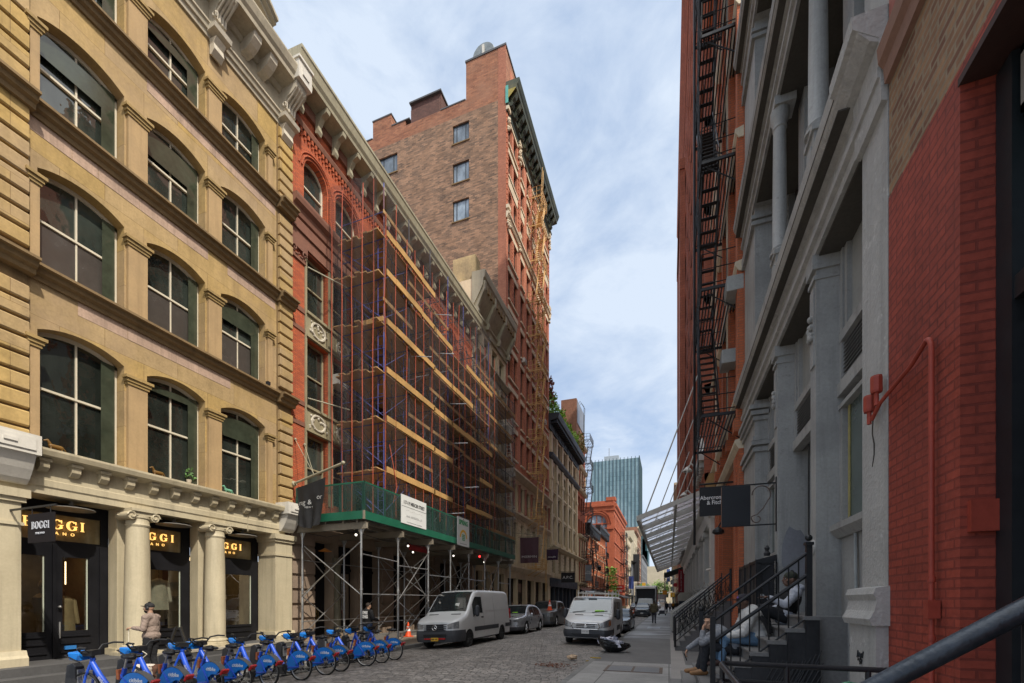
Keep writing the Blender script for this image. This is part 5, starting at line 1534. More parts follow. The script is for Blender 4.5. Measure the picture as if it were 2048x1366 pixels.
def stair_building():
 Y0, Y1 = 67.8, 74.4
 b = thing('fire_stair_building', 'narrow brick and stone building with outside fire stairs and a brick roof house', 'building', (XL, 71, .12))
 T = TL(XL); ops = []
 for i, z in enumerate((5.2, 9.0, 12.6, 16.2, 19.8, 24.0)):
  for u in (68.5, 70.4, 72.3): ops.append((u, u + 1.2, z, z + 2.3, .55 if i in (0, 4) else 0, .35))
 w = MB(T); facade(w, Y0, Y1, .1, 27.0, ops, .35); w.build('wall', m_orange2, b)
 bx = MB(); bx.box(XL - 14, XL - .4, Y0 + .05, Y1, .1, 26.9); bx.build('core', m_farbrick, b)
 for o in ops: window(b, 'L', XL, (o[0] + o[1]) / 2, o[2], 1.18, 2.3, .3, m_olived, m_gl2, o[4], 'sash', .08)
 l = MB(T)
 for z in (4.4, 8.2, 11.9, 19.2, 22.8, 26.8): l.sweep([(0, z), (.3, z + .1), (.5, z + .35), (.5, z + .5), (0, z + .55)], Y0, Y1)
 for u in (67.85, 69.9, 71.8, 73.8): l.box(0, .15, u, u + .4, 8.7, 11.9); l.box(0, .15, u, u + .45, 19.7, 22.8); l.box(0, .2, u, u + .5, .1, 4.4); l.box(0, .12, u, u + .45, 4.9, 8.2)
 l.build('stone_trim', m_apc, b)
 r = MB(); r.box(-16.0, XL - .15, Y0 + .02, Y1, 27.0, 33.5); r.build('roof_house', m_farbrick, b)
 r = MB(); r.box(XL - .15, XL - .06, Y0 + .3, Y1, 29.8, 33.3); r.build('metal_cladding', M('zinc_cladding', (.24, .25, .27), .4, .2, 1, metal=.5), b)
 r = MB(); r.box(-18.5, -16, Y0 + .4, Y1, 26.9, 31.6); r.build('lower_roof_house', m_fargrey, b)
 fire_escape(b, T, 70.0, 73.6, [5.0, 8.8, 12.6, 16.3, 20.0, 23.8, 27.6], 1.5, m_black, stair_dir=1, r=.03, slats=6)
 c = MB(T)
 for u in (71.5, 72.3): c.tube([(.2, u, 29), (.35, u, 33.6), (-.3, u, 34.6), (-.8, u, 33.6)], .04, 5)
 c.build('roof_ladder', m_black, b)
 a = MB(T); a.prism([(0, 3.9), (1.6, 3.2), (1.6, 3.05), (0, 3.7)], 0, 0) if False else None
 a.sweep([(0, 3.9), (1.5, 3.3), (1.5, 3.1), (0, 3.4)], 68.6, 73.4); a.build('awning', m_blackfront, b)
 return b
stair_building()
def orange_row():
 specs = [(74.5, 86.0, 15.2, 'low orange brick building with a black bracketed cornice behind the lamp post banner'), (86.1, 99.8, 16.8, 'slightly taller orange brick building with fire escapes left of the big arched one')]
 for k, (a, c, H, lab) in enumerate(specs):
  b = thing('orange_brick_building', lab, 'building', (XL, (a + c) / 2, .12)); T = TL(XL); ops = []
  n = int((c - a) / 2.3); st = (c - a) / n
  for z in (1.0, 4.6, 8.0, 11.2):
   for i in range(n): ops.append((a + st * i + .55, a + st * i + 1.75, z, z + 2.2, 0, .25))
  w = MB(T); facade(w, a, c, .1, H - .8, ops, .25); shell(w, a, c, .1, H - .2, 12); w.build('wall', m_orange, b)
  for o in ops: window(b, 'L', XL, (o[0] + o[1]) / 2, o[2], 1.18, 2.2, .2, M('pale_far_frame', (.36, .27, .20), .6), m_gl2, 0, 'sash', .09)
  q = MB(T); q.sweep([(0, H - 1.2), (.3, H - 1.1), (.9, H - .4), (1.0, H), (0, H + .05)], a - .1, c + .1)
  u = a + .3
  while u < c: q.box(.1, .85, u, u + .35, H - 1.7, H - .6); u += 1.1
  q.build('cornice', m_black, b)
  l = MB(T)
  for o in ops: l.box(0, .06, o[0] - .1, o[1] + .1, o[2] - .15, o[2]); l.box(0, .05, o[0] - .1, o[1] + .1, o[3], o[3] + .25)
  l.build('stone_trim', m_lint, b)
  fire_escape(b, T, a + (2 if k == 0 else 5), a + (6 if k == 0 else 9), [4.4, 7.8, 11.0], 1.3, m_black, r=.035, slats=5, alt=True)
  sh = MB(T); sh.box(-.2, .35, a + .2, c - .2, 3.6, 4.2); sh.build('shop_cornice', m_black, b)
orange_row()
def arched_building():
 Y0, Y1, H = 116.0, 146.0, 28.0
 b = thing('arched_corner_building', 'deep orange brick warehouse with a giant arch in its side wall and round topped bays', 'building', (XL, 130, .12)); T = TL(XL); ops = []
 n = 9; st = (Y1 - Y0) / n
 for i in range(n):
  u = Y0 + st * i
  for j, z in enumerate((1.2, 5.6, 9.6, 13.6, 17.6)): ops.append((u + .8, u + st - .8, z, z + 2.9, 0, .4))
  ops.append((u + .8, u + st - .8, 21.4, 24.6, .86, .4))
 w = MB(T); facade(w, Y0, Y1, .1, 26.6, ops, .4); w.build('wall', m_orange2, b)
 for o in ops: window(b, 'L', XL, (o[0] + o[1]) / 2, o[2], o[1] - o[0] - .02, o[3] - o[2], .35, M('pale_far_frame', (.36, .27, .20)), m_gl2, o[4], 'two', .12)
 S = TS(Y0); s = MB(S)
 so = [(-20.6, -15.2, 14.0, 24.6, 2.65, .6)] + [(-20.4 + 1.9 * i, -19.0 + 1.9 * i, z, z + 2.6, 0, .4) for i in range(3) for z in (2.0, 6.0, 10.0)]
 facade(s, -40, XL, .1, 26.6, so, .5); s.build('side_wall', m_orange2, b)
 for o in so[1:]: window(b, 'S', Y0, (o[0] + o[1]) / 2, o[2], 1.38, 2.6, .35, m_olived, m_gl2, 0, 'two', .1)
 g = MB(S); g.face((-.5, -20.6, 14), (-.5, -15.2, 14), (-.5, -15.2, 24.7), (-.5, -20.6, 24.7)); g.build('arch_glass', m_glb, b)
 gm = MB(S)
 for x in (-19.3, -17.9, -16.5): gm.box(-.5, -.35, x - .1, x + .1, 14, 24.4)
 for z in (16, 18.5, 21, 22.2): gm.box(-.5, -.33, -20.6, -15.2, z - .15, z + .15)
 gm.build('arch_mullion', m_orange2, b)
 a = MB(S)
 for rr in (.5, 1.1):
  P = arc_pts(-20.6 - rr, -15.2 + rr, 21.95, 2.65 + rr, 16)
  a.tube([S(.1, p, q) for p, q in P], .0, 4) if False else None
  for (p, q), (e, f) in zip(P, P[1:]):
   n0 = a._a([(0, p, q), (0, e, f), (.2, e, f), (.2, p, q), (0, p, q + .3), (0, e, f + .3), (.2, e, f + .3), (.2, p, q + .3)])
   for qd in ((2, 3, 7, 6), (0, 1, 2, 3), (4, 5, 6, 7)): a.f.append(tuple(n0 + i for i in qd))
 a.box(0, .3, -15.15, XL - .05, 20.6, 21.0); a.box(0, .3, -22, -20.65, 20.6, 21.0)
 a.build('arch_moulding', m_orange2, b)
 bx = MB(); bx.box(-40, XL - .7, Y0 + .7, Y1, .1, 26.5); bx.build('core', m_orange2, b)
 c = MB(T); c.sweep([(0, 25.4), (.25, 25.5), (.3, 26.2), (.7, 26.6), (.7, 27.2), (.2, 27.3), (.2, 28.0), (-.3, 28.0), (-.3, 26.5)], Y0 - .3, Y1)
 c2 = MB(S); c2.sweep([(0, 25.4), (.25, 25.5), (.3, 26.2), (.6, 26.6), (.6, 27.2), (.2, 27.3), (.2, 28.0), (-.3, 28.0), (-.3, 26.5)], -40, XL)
 c.build('cornice', m_orange2, b); c2.build('side_cornice', m_orange2, b)
 e = MB(); e.box(XL - 2.0, XL + .4, Y0 - .35, Y0 + 1.8, 28, 28.9); e.build('corner_parapet', m_orange2, b)
 l = MB(T)
 for z in (5.0, 9.1, 13.1, 17.1, 20.9): l.box(0, .25, Y0, Y1, z, z + .35)
 l.build('string_course', m_orange2, b)
 fire_escape(b, T, 131.5, 136.5, [5, 9, 13, 17, 21], 1.6, m_black, r=.06, slats=4, alt=True)
 sg = MB(T); sg.sweep([(0, 3.8), (2.2, 3.0), (2.2, 2.7), (0, 3.4)], 118, 145); sg.build('awning', m_black, b)
 return b
arched_building()
def setback_building():
 b = thing('rear_brick_wall', 'plain brick rear wall standing back between the orange brick buildings', 'building', (-22, 108, .12))
 w = MB(); w.box(-36, -15.0, 100.5, 115.5, .1, 10.0); w.build('wall', m_farbrick, b)
setback_building()
def creeper(x, y, z0, z1, rad, col, lab, nm='creeper', n=700, seed=2, cat='plant', leaf=.3, group=None):
 r = random.Random(seed); g = MB()
 for i in range(n):
  v = r.random(); a = r.random() * 6.283; rr = rad * (.3 + .7 * math.sqrt(r.random())) * (1 - .5 * abs(v - .4))
  p = Vector((x + rr * math.cos(a), y + rr * math.sin(a) * 1.2, z0 + (z1 - z0) * v))
  d = Vector((r.uniform(-1, 1), r.uniform(-1, 1), r.uniform(-.6, .8))).normalized(); e = d.orthogonal().normalized(); e.rotate(Matrix.Rotation(r.random() * 6, 3, d).to_quaternion())
  s = leaf * r.uniform(.5, 1.2)
  g.face(tuple(p), tuple(p + d * s * .5 + e * s * .3), tuple(p + d * s), tuple(p + d * s * .5 - e * s * .3))
 o = g.build(nm, M('leaf_' + str(seed), col, .7, .55, 1.5, 6, 0), origin=(x, y, z0)); tag(o, lab, cat, group)
 return o
creeper(-12.4, 101.5, .3, 9.5, 1.5, (.18, .34, .06), 'tall green creeper on the wall between the orange brick buildings', n=900, seed=11, leaf=.6)
creeper(-14.2, 52.6, 24.2, 27.6, 1.5, (.22, .42, .06), 'bright green bush at the near end of the roof over the black cornice', 'roof_bush', 900, 21, leaf=.45)
creeper(-14.0, 51.6, 25.6, 28.9, .9, (.26, .09, .07), 'reddish tree rising over the roof beside the tower', 'roof_tree', 420, 22, 'tree', .45)
creeper(-13.7, 56.4, 24.1, 26.8, 1.2, (.25, .44, .05), 'bright green bush a few metres along the black cornice', 'roof_bush', 700, 23, leaf=.4)
creeper(-13.6, 60.0, 24.1, 26.2, 1.1, (.24, .44, .05), 'bright green bush in the middle of the roof edge over the black cornice', 'roof_bush', 600, 24, leaf=.4)
creeper(-13.6, 63.6, 24.1, 26.6, 1.2, (.22, .40, .05), 'green bush near the far end of the black cornice', 'roof_bush', 600, 25, leaf=.4)
creeper(-13.0, 66.0, 24.1, 27.2, 1.1, (.30, .25, .08), 'yellowish bush at the far end of the black cornice', 'roof_bush', 500, 26, leaf=.4)
def far_block(nm, lab, side, y0, y1, H, mat, trim, X=None, n=4, rows=None, dep=14, corn=.8, cm=None, fe=False, base=.12):
 X = X if X is not None else (XL if side == 'L' else 1.95)
 T = TL(X) if side == 'L' else TR(X)
 b = thing(nm, lab, 'building', (X, (y0 + y1) / 2, base)); ops = []
 st = (y1 - y0) / n
 fh = 3.7; z = 4.9
 while z + 2.4 < H - 1.4:
  for i in range(n): ops.append((y0 + st * i + st * .28, y0 + st * i + st * .74, z, z + 2.3, 0, .25))
  z += fh
 w = MB(T); facade(w, y0, y1, base, H, ops + [(y0 + .6, y1 - .6, .5, 3.7, 0, .4)], .25); shell(w, y0, y1, base, H, dep); w.build('wall', mat, b)
 for o in ops: window(b, side, X, (o[0] + o[1]) / 2, o[2], o[1] - o[0] - .02, 2.3, .2, M('far_window_frame', (.30, .27, .23), .6), m_gl2, 0, 'sash', .1)
 s = MB(T); s.face((-.35, y0 + .6, .5), (-.35, y1 - .6, .5), (-.35, y1 - .6, 3.7), (-.35, y0 + .6, 3.7)); s.box(-.35, .1, y0 + .3, y1 - .3, 3.7, 4.3); s.build('shopfront', m_blackfront, b)
 t = MB(T)
 for o in ops: t.box(0, .08, o[0] - .15, o[1] + .15, o[3], o[3] + .3); t.box(0, .1, o[0] - .1, o[1] + .1, o[2] - .2, o[2])
 t.build('stone_trim', trim, b)
 c = MB(T); c.sweep([(0, H - .7), (.25, H - .6), (corn, H - .15), (corn, H + .1), (0, H + .2)], y0, y1); c.build('cornice', cm or trim, b)
 if fe: fire_escape(b, T, y0 + st, y0 + st * 2.2, [4.7 + fh * k for k in range(int((H - 6) / fh))], 1.4, m_black, r=.06, slats=4, alt=True)
 return b
far_block('brown_brick_building', 'brown brick building just past the deep orange warehouse', 'L', 146.5, 158, 20.5, m_farbrick, m_farcream, n=4, fe=True)
far_block('pale_building', 'pale building with a flat top beyond the brown brick one', 'L', 158.2, 170, 24.5, m_farcream, m_farcream, n=4, cm=m_corn)
far_block('dark_iron_building', 'dark grey low building with a heavy cornice on the far left', 'L', 170.2, 186, 17.0, m_fargrey, m_fargrey, n=5, corn=1.6, cm=m_black)
far_block('cream_corner_building', 'tall cream building with a brick side wall far down the street', 'L', 186.3, 205, 31.0, m_farcream, m_farcream, n=5, cm=m_farbrick, fe=True)
far_block('red_far_building', 'red brick building behind the tall cream one far down the street', 'L', 205.4, 232, 35.5, m_farbrick, m_farcream, n=6)
far_block('distant_grey_building', 'grey block near the end of the street on the left', 'L', 240, 300, 26, m_fargrey, m_fargrey, n=10)
def glass_tower():
 b = thing('glass_tower', 'blue-green glass office tower rising behind the orange arched building', 'building', (-44, 420, 0))
 m, nt, bs = _base('curtain_wall'); uv, p, sp = wall_uv(nt)
 bt = nt.nodes.new('ShaderNodeTexBrick'); bt.offset = 0; nt.links.new(uv, bt.inputs['Vector'])
 bt.inputs['Scale'].default_value = 1; bt.inputs['Brick Width'].default_value = 1.6; bt.inputs['Row Height'].default_value = 3.9; bt.inputs['Mortar Size'].default_value = .10
 bt.inputs['Color1'].default_value = (.17, .27, .30, 1); bt.inputs['Color2'].default_value = (.095, .17, .20, 1); bt.inputs['Mortar'].default_value = (.04, .07, .08, 1)
 n1 = noise(nt, scaled(nt, p, (.05, .05, .02)), 1.5, 5, .6)
 out = mixc(nt, remap(nt, n1, .35, .68, 0, .75), bt.outputs['Color'], (.27, .37, .40, 1))
 nt.links.new(out, bs.inputs['Base Color']); bs.inputs['Roughness'].default_value = .22; bs.inputs['Specular IOR Level'].default_value = .7
 x0, x1, y0, y1, H = -66, -24.6, 400, 440, 128
 w = MB(); w.box(x0, x1, y0, y1, 0, H); w.build('curtain_wall', m, b)
 f = MB(); k = x0
 while k <= x1 + .1: f.box(k - .22, k + .22, y0 - .55, y0, 0, H + 1.5); k += 3.18
 k = y0
 while k <= y1: f.box(x1, x1 + .5, k - .22, k + .22, 0, H + 1.5); k += 3.3
 f.build('fin', M('tower_fin', (.045, .075, .085), .4, .1), b)
 t = MB(); t.box(x0 + 10, x0 + 23, y0 + 8, y1 - 10, H, H + 6.5); t.build('roof_plant', M('roof_plant_grey', (.30, .33, .36), .6, .1), b)
 a = MB(); a.cyl((x0 + 14, y0 + 12, H + 6), (x0 + 14, y0 + 12, H + 15), .25, n=5); a.build('mast', m_fargrey, b)
 b2 = thing('dark_glass_tower', 'darker stepped glass tower showing as a sliver right of the big glass tower', 'building', (-20, 470, 0))
 w = MB(); w.box(-32, -22.0, 455, 480, 0, 78); w.box(-32, -20.2, 455, 480, 22, 64); w.box(-32, -19.0, 455, 480, 30, 52); w.build('curtain_wall', M('dark_curtain_wall', (.035, .085, .095), .25, .5, .12, 1.5, 0), b2)
glass_tower()
def street_end():
 far_block('far_end_building', 'pale classical building closing the view at the end of the street', 'S_' if False else 'L', 330, 360, 27, m_farcream, m_farcream, X=-4.0, n=9)
 b = thing('far_arcade_building', 'cream building with rows of small arches at the far end of the street', 'building', (0, 370, 0))
 S = TS(362.0); ops = []
 for i in range(7):
  for z in (5, 10, 15): ops.append((-16 + i * 3.4, -14.0 + i * 3.4, z, z + 3.4, .9, .6))
 w = MB(S); facade(w, -18, 8, 0, 23.5, ops, .6); w.build('wall', m_farcream, b)
 g = MB(S); g.face((-.6, -18, 0), (-.6, 8, 0), (-.6, 8, 23), (-.6, -18, 23)); g.build('dark_glass', m_gl, b)
 w = MB(); w.box(-10, 0, 365, 380, 23.5, 29); w.build('upper_storey', m_farcream, b)
 w = MB(); w.box(-18, 8, 363, 380, 0, 23.4); w.build('core', m_farcream, b)
 for x, y, s, sd, lab in ((-9.5, 205, 7.0, 41, 'leafy green tree behind the box truck at the left kerb'), (-3.2, 222, 7.5, 42, 'bright green tree beside the lamp post far down the street'), (-13, 236, 7, 43, 'dark green tree left of the truck roof, farthest of the street trees')):
  t = thing('street_tree', lab, 'tree', (x, y, 0), group='trees at the end of the street')
  tr = MB(); tr.cyl((x, y, 0), (x, y, s * .55), .28, .16, 8)
  r = random.Random(sd)
  for k in range(6):
   a = r.random() * 6.28; tr.cyl((x, y, s * (.4 + .05 * k)), (x + math.cos(a) * s * .3, y + math.sin(a) * s * .3, s * (.75 + .05 * k)), .1, .04, 6)
  tr.build('trunk', M('bark', (.06, .045, .03), .9), t)
  g = MB()
  cl = [(r.uniform(-.4, .4) * s, r.uniform(-.4, .4) * s, s * r.uniform(.6, 1.35), s * r.uniform(.18, .34)) for _ in range(16)]
  for i in range(1900):
   c = r.choice(cl); d = Vector((r.gauss(0, 1), r.gauss(0, 1), r.gauss(0, .8))).normalized() * c[3] * r.uniform(.5, 1.05)
   p = Vector((x + c[0], y + c[1], c[2])) + d
   q = Vector((r.uniform(-1, 1), r.uniform(-1, 1), r.uniform(-.7, .7))).normalized(); e = q.orthogonal().normalized(); L = r.uniform(.35, .75)
   g.face(tuple(p), tuple(p + q * L * .5 + e * L * .3), tuple(p + q * L), tuple(p + q * L * .5 - e * L * .3))
  g.build('crown', M('tree_leaf_%d' % (sd % 2), (.17, .32, .05) if sd == 42 else (.09, .19, .045), .7, .5, .5, 3, 0), t)
street_end()
def lamp_post():
 t = thing('street_lamp', 'black cast iron street lamp with a hanging lantern and grey banner on the left kerb', 'street lamp', (-9.95, 61.5, .05))
 p = MB(); p.lathe([(.22, 0), (.22, .5), (.14, .7), (.11, 1.2), (.085, 6.5), (.07, 8.6), (.09, 8.7), (.02, 9.0)], (-9.95, 61.5, .05), 12)
 p.tube([(-9.95, 61.5, 7.6), (-9.9, 61.5, 8.4), (-9.5, 61.5, 8.75), (-9.15, 61.5, 8.4), (-9.1, 61.5, 7.0)], .04, 6); p.tube([(-9.95, 61.5, 7.0), (-9.4, 61.5, 7.2), (-9.15, 61.5, 7.9)], .025, 5)
 p.build('post', m_black, t, smooth=True)
 l = MB(); l.lathe([(.05, .35), (.12, .25), (.3, .05), (.28, 0), (.22, -.35), (.08, -.5), (.02, -.6)], (-9.1, 61.5, 6.6), 12); l.build('lantern', m_black, t, smooth=True)
 b = MB(); b.box(-11.05, -10.15, 61.48, 61.52, 4.75, 6.95); b.build('banner', M('grey_banner', (.20, .22, .24), .6, .2), t)
 text('SOHO' if False else 'CCC\nGALLERY', .26, (-10.6, 61.46, 5.9), 'S', m_whiteink, t)
 a = MB(); a.cyl((-11.1, 61.5, 6.98), (-9.95, 61.5, 6.98), .03, n=5); a.cyl((-11.1, 61.5, 4.72), (-9.95, 61.5, 4.72), .03, n=5); a.build('banner_arm', m_black, t)
lamp_post()
def cafe_sign():
 t = thing('cafe_sign', 'red sign with white capital letters over the pavement past the orange brick buildings', 'sign', (-11.0, 103, 4))
 p = MB(); p.box(-12.3, -9.6, 102.9, 103.1, 4.6, 5.6); p.box(-11.9, -10.0, 102.92, 103.08, 3.7, 4.6); p.build('board', M('red_sign_paint', (.62, .03, .02), .4), t)
 text('PIONEER', .42, (-10.95, 102.86, 5.1), 'S', m_whiteink, t, sx=1.1); text('CAFE', .75, (-10.95, 102.86, 4.25), 'S', m_whiteink, t, bold=.02)
 q = MB(); q.cyl((-11, 103, 0), (-11, 103, 9.0), .07, n=6); q.build('pole', m_steel, t)
cafe_sign()
def signal(x, y, z, lab, h=1.3):
 t = thing('traffic_signal', lab, 'traffic light', (x, y, 0))
 b = MB(); b.box(x - .25, x + .25, y - .2, y + .2, z, z + h); b.box(x + .35, x + .75, y - .2, y + .2, z, z + h); b.build('housing', M('signal_yellow', (.62, .34, .01), .5, .1), t)
 p = MB(); p.cyl((x - 3, y + .25, 0), (x - 3, y + .25, z + 1.0), .1, n=6); p.cyl((x - 3, y + .25, z + h + .05), (x + .8, y + .25, z + h + .05), .07, n=6); p.build('pole', m_steel, t)
signal(-8.0, 150, 6.3, 'yellow traffic signal hanging over the road above the box truck', 1.7)
signal(.6, 118, 3.0, 'yellow traffic signal low on the right past the red vertical sign', 1.1)
def cone(x, y, z, lab, s=1.0, g=None):
 t = thing('traffic_cone', lab, 'traffic cone', (x, y, z), group=g)
 c = MB(); c.lathe([(.17, .0), (.155, .03), (.035, .68), (.03, .7)], (0, 0, .03), 16); o = c.build('body', M('cone_orange', (.72, .085, .02), .5, .1), t, world=False, smooth=True)
 b = MB(); b.box(-.2, .2, -.2, .2, 0, .035); b.build('foot', M('cone_orange', (.72, .085, .02)), t, world=False, bevel=.01)
 w = MB(); w.lathe([(.118, .25), (.096, .36)], (0, 0, .035), 16); w.lathe([(.08, .44), (.062, .52)], (0, 0, .035), 16); w.build('white_band', m_whiteink, t, world=False, smooth=True)
 t.scale = (s, s, s)
 return t
cone(-12.3, 19.0, .09, 'orange traffic cone on the left pavement under the shed beside the white van')
cone(-5.3, 66, .0, 'far orange cone in the road left of the parked dark car', 1.1, 'cones in the far road'); cone(-4.9, 67.5, .0, 'far orange cone nearest the parked dark car', 1.1, 'cones in the far road')
bo = MB(); bo.box(-6.6, -5.9, 66.0, 66.5, .02, 1.2); bo.box(-7.4, -6.7, 66.3, 66.8, .02, 1.1); o = bo.build('road_barrier', M('pale_timber', (.50, .37, .20), .7, .2), origin=(-6.6, 66.4, .02)); tag(o, 'pale timber barrier standing in the far road left of the cones', 'barrier')
for (a, lab, x0, x1, y, z0, z1, col) in (('blue_banner', 'dark blue banner on the far left pavement', -12.6, -11.0, 150, 6, 10.2, (.02, .04, .16)), ('dark_banner', 'tall black banner hanging far down on the left', -13.0, -10.6, 175, 9.5, 20, (.012, .012, .014)), ('blue_flag', 'blue sign high over the far right pavement', -.9, .4, 190, 10.0, 15, (.03, .06, .2))):
 t = thing(a, lab, 'banner', ((x0 + x1) / 2, y, z0)); g = flag_cloth(x0, x1, y, y, z0, z1, .08, 10, 8, seed=int(y)); g.build('cloth', M('cloth_' + a, col, .7), t, smooth=True)
 p = MB(); p.cyl((XL if x0 < -3 else 1.95, y, z1 + .1), (x1 if x0 < -3 else x0, y, z1 + .1), .06, n=5); p.build('arm', m_black, t)
XR = 1.95
m_dirt_shade = M('soffit_dirt_shade', (.075, .066, .055), .85, .3, 1.2)  # brown soffit dirt together with underside shade, put into the colour
def grey_building():
 Y0, Y1, H = 5.12, 13.6, 17.2
 b = thing('grey_building', 'grey painted cast-iron front with deep window bays, louvres and round upper columns', 'building', (XR, 9.4, .12)); T = TR(XR)
 bays = [(5.72, 7.28), (7.53, 9.61), (9.86, 11.95)]
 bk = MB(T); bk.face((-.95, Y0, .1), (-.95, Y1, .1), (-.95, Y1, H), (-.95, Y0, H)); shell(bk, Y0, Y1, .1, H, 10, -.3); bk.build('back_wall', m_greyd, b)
 p = MB(T)
 for (a, c) in ((7.28, 7.53), (9.61, 9.86)): p.cut().box(-.9, 0, a, c, .1, 6.72)
 p.cut().box(-.9, 0, 11.95, Y1, .1, 6.72)
 p.build('pier', m_grey, b)
 q = MB(T); q.box(-.9, .0, Y0, 5.70, .1, 6.72)
 q.build('rough_pier', m_greyl, b)
 ped = MB(T)
 ped.box(-.02, .10, 5.10, 5.74, .1, 1.62); ped.sweep([(0, 1.62), (.14, 1.62), (.16, 1.68), (.12, 1.76), (.10, 1.86), (.13, 1.92), (.11, 1.98), (0, 2.0)], 5.07, 5.77)
 ped.build('pedestal', m_greyl, b)
 cp = MB(T)
 for (a, c, e) in ((7.28, 7.53, .06), (9.61, 9.86, .06)):
  cp.cut().box(-.5, .05, a - .03, c + .03, 6.52, 6.72); cp.box(-.5, .03, a - .015, c + .015, 6.38, 6.44)
  cp.box(0, .02, a + .04, c - .04, 5.2, 6.3)
  for k in range(10): cp.sphere((.03, (a + c) / 2 + rnd.uniform(-.05, .05), 5.75 + rnd.uniform(-.16, .16)), rnd.uniform(.03, .055), 6, 5)
 cp.cut()
 for (a, c) in ((11.95, Y1),):
  for z, e in ((5.45, .05), (5.6, .09), (5.72, .05), (6.2, .05), (6.32, .1), (6.45, .14)): cp.box(-.5, e, a - e, c + .02, z, z + .1)
 cp.build('pier_capital', m_grey, b)
 lv = MB(T); fr = MB(T); gl = MB(T); tr = MB(T)
 for k, (a, c) in enumerate(bays):
  w = -.30; fr.cut(); lv.cut(); tr.cut(); gl.cut()
  fr.box(w - .1, w + .03, a, c, 5.42, 5.55); fr.box(w - .1, w + .05, a, c, 4.68, 4.86); fr.box(w - .1, w + .02, a, a + .07, 4.86, 5.42); fr.box(w - .1, w + .02, c - .07, c, 4.86, 5.42)
  fr.box(w - .1, w + .02, a, a + .10, 5.55, 6.72); fr.box(w - .1, w + .02, c - .10, c, 5.55, 6.72); fr.box(w - .1, w + .0, a + .12, a + .2, 5.55, 6.72); fr.box(w - .1, w, c - .2, c - .12, 5.55, 6.72)
  tr.face((w - .06, a + .1, 5.55), (w - .06, c - .1, 5.55), (w - .06, c - .1, 6.72), (w - .06, a + .1, 6.72))
  n = 10
  for i in range(n):
   z = 4.88 + .54 * i / n
   lv.sweep([(w - .06, z + .035), (w + .0, z), (w + .0, z + .012), (w - .06, z + .05)], a + .07, c - .07)
  if k != 1:
   fr.box(w - .1, w + .04, a, c, 4.50, 4.56); fr.box(w - .1, w + .02, a, a + .1, 2.95, 4.50); fr.box(w - .1, w + .02, c - .1, c, 2.95, 4.50)
   fr.sweep([(w - .1, 2.72), (w + .05, 2.72), (w + .14, 2.82), (w + .14, 2.9), (w - .1, 2.96)], a, c)
   gl.face((w - .05, a + .1, 2.95), (w - .05, c - .1, 2.95), (w - .05, c - .1, 4.5), (w - .05, a + .1, 4.5))
   fr.face((w, a, .1), (w, c, .1), (w, c, 2.72), (w, a, 2.72))
 fr.build('bay_frame', m_grey, b); lv.build('louvre', M('louvre_slat', (.17, .165, .155), .6, .2, 2), b)
 ld = MB(T)
 for a, c in bays: ld.cut().face((-.42, a, 4.8), (-.42, c, 4.8), (-.42, c, 5.5), (-.42, a, 5.5))
 ld.build('louvre_void', m_black, b)
 tr.build('transom_panel', M('pale_transom', (.30, .295, .27), .45, .2, 2, 12, .1, streak=.4), b)
 gl.build('shop_window', M('greenish_pane', (.10, .125, .11), .08, .2, .8, 4, .03, spec=.8), b)
 yw = MB(T)
 for a, c in (bays[0],): yw.cut().box(-.345, -.335, c - .19, c - .13, 2.97, 4.5)
 yw.build('yellow_edge_strip', M('yellowed_tape', (.33, .28, .11), .6, .3, 6), b)
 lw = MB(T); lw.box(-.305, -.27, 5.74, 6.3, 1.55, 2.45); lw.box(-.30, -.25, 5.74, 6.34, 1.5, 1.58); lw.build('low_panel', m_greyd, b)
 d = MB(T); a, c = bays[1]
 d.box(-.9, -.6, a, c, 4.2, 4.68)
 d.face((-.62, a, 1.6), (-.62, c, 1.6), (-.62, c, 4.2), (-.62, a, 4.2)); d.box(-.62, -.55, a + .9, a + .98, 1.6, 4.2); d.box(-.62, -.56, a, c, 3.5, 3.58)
 d.build('recessed_door', m_greyd, b)
 lf = MB(T); lf.box(-.55, -.02, c - .03, c - .006, 1.5, 4.2); lf.build('grey_door_side', m_grey, b)
 sm = MB(T)
 P = [(-.06 - .44 * (.5 + .5 * math.cos(t)), c - .0075, 2.75 + .50 * math.sin(t) + .05 * math.sin(3 * t + 1) + .035 * math.sin(7 * t)) for t in [2 * math.pi * i / 22 for i in range(22)]]
 sm.v = [T(p[0], c - .035, p[2]) for p in P]; sm.f = [tuple(range(22))]; sm.build('painted_patch', m_smudge, b)
 dl = MB(T); dl.cyl((-.05, 7.6, 1.6), (-.05, 7.6, 4.66), .012); dl.build('door_cord', m_black, b)
 me = MB(T); me.lathe([(.11, 0), (.1, .02), (.05, .03)], T(0.0, 7.4, 2.75), 12, 'x') if False else None
 md = MB(); md.lathe([(.02, -.035), (.08, -.03), (.11, -.015), (.115, .0)], (XR, 7.405, 2.62), 14, 'x'); md.build('medallion', m_greyl, b)
 for (zb, zt, e) in ((6.72, 7.55, .25), (11.45, 12.25, .25), (16.0, 16.9, .25)):
  c_ = MB(T)
  c_.sweep([(-.9, zb), (.02, zb), (.03, zb + .1), (.08, zb + .13), (.08, zb + .22), (.04, zb + .25), (.04, zb + .45), (.14, zb + .5), (.22, zb + .6), (e, zb + .66), (e + .02, zb + .78), (-.9, zt)], Y0 + .002, Y1 - .002)
  c_.sweep([(.0, zb - .12), (.05, zb - .1), (.07, zb + .5), (.2, zb + .6), (e + .03, zb + .665), (e + .04, zb + .785), (0, zb + .79)], Y0 - .004, 5.74)
  c_.build('ledge', m_greyl if zb < 8 else m_grey, b)
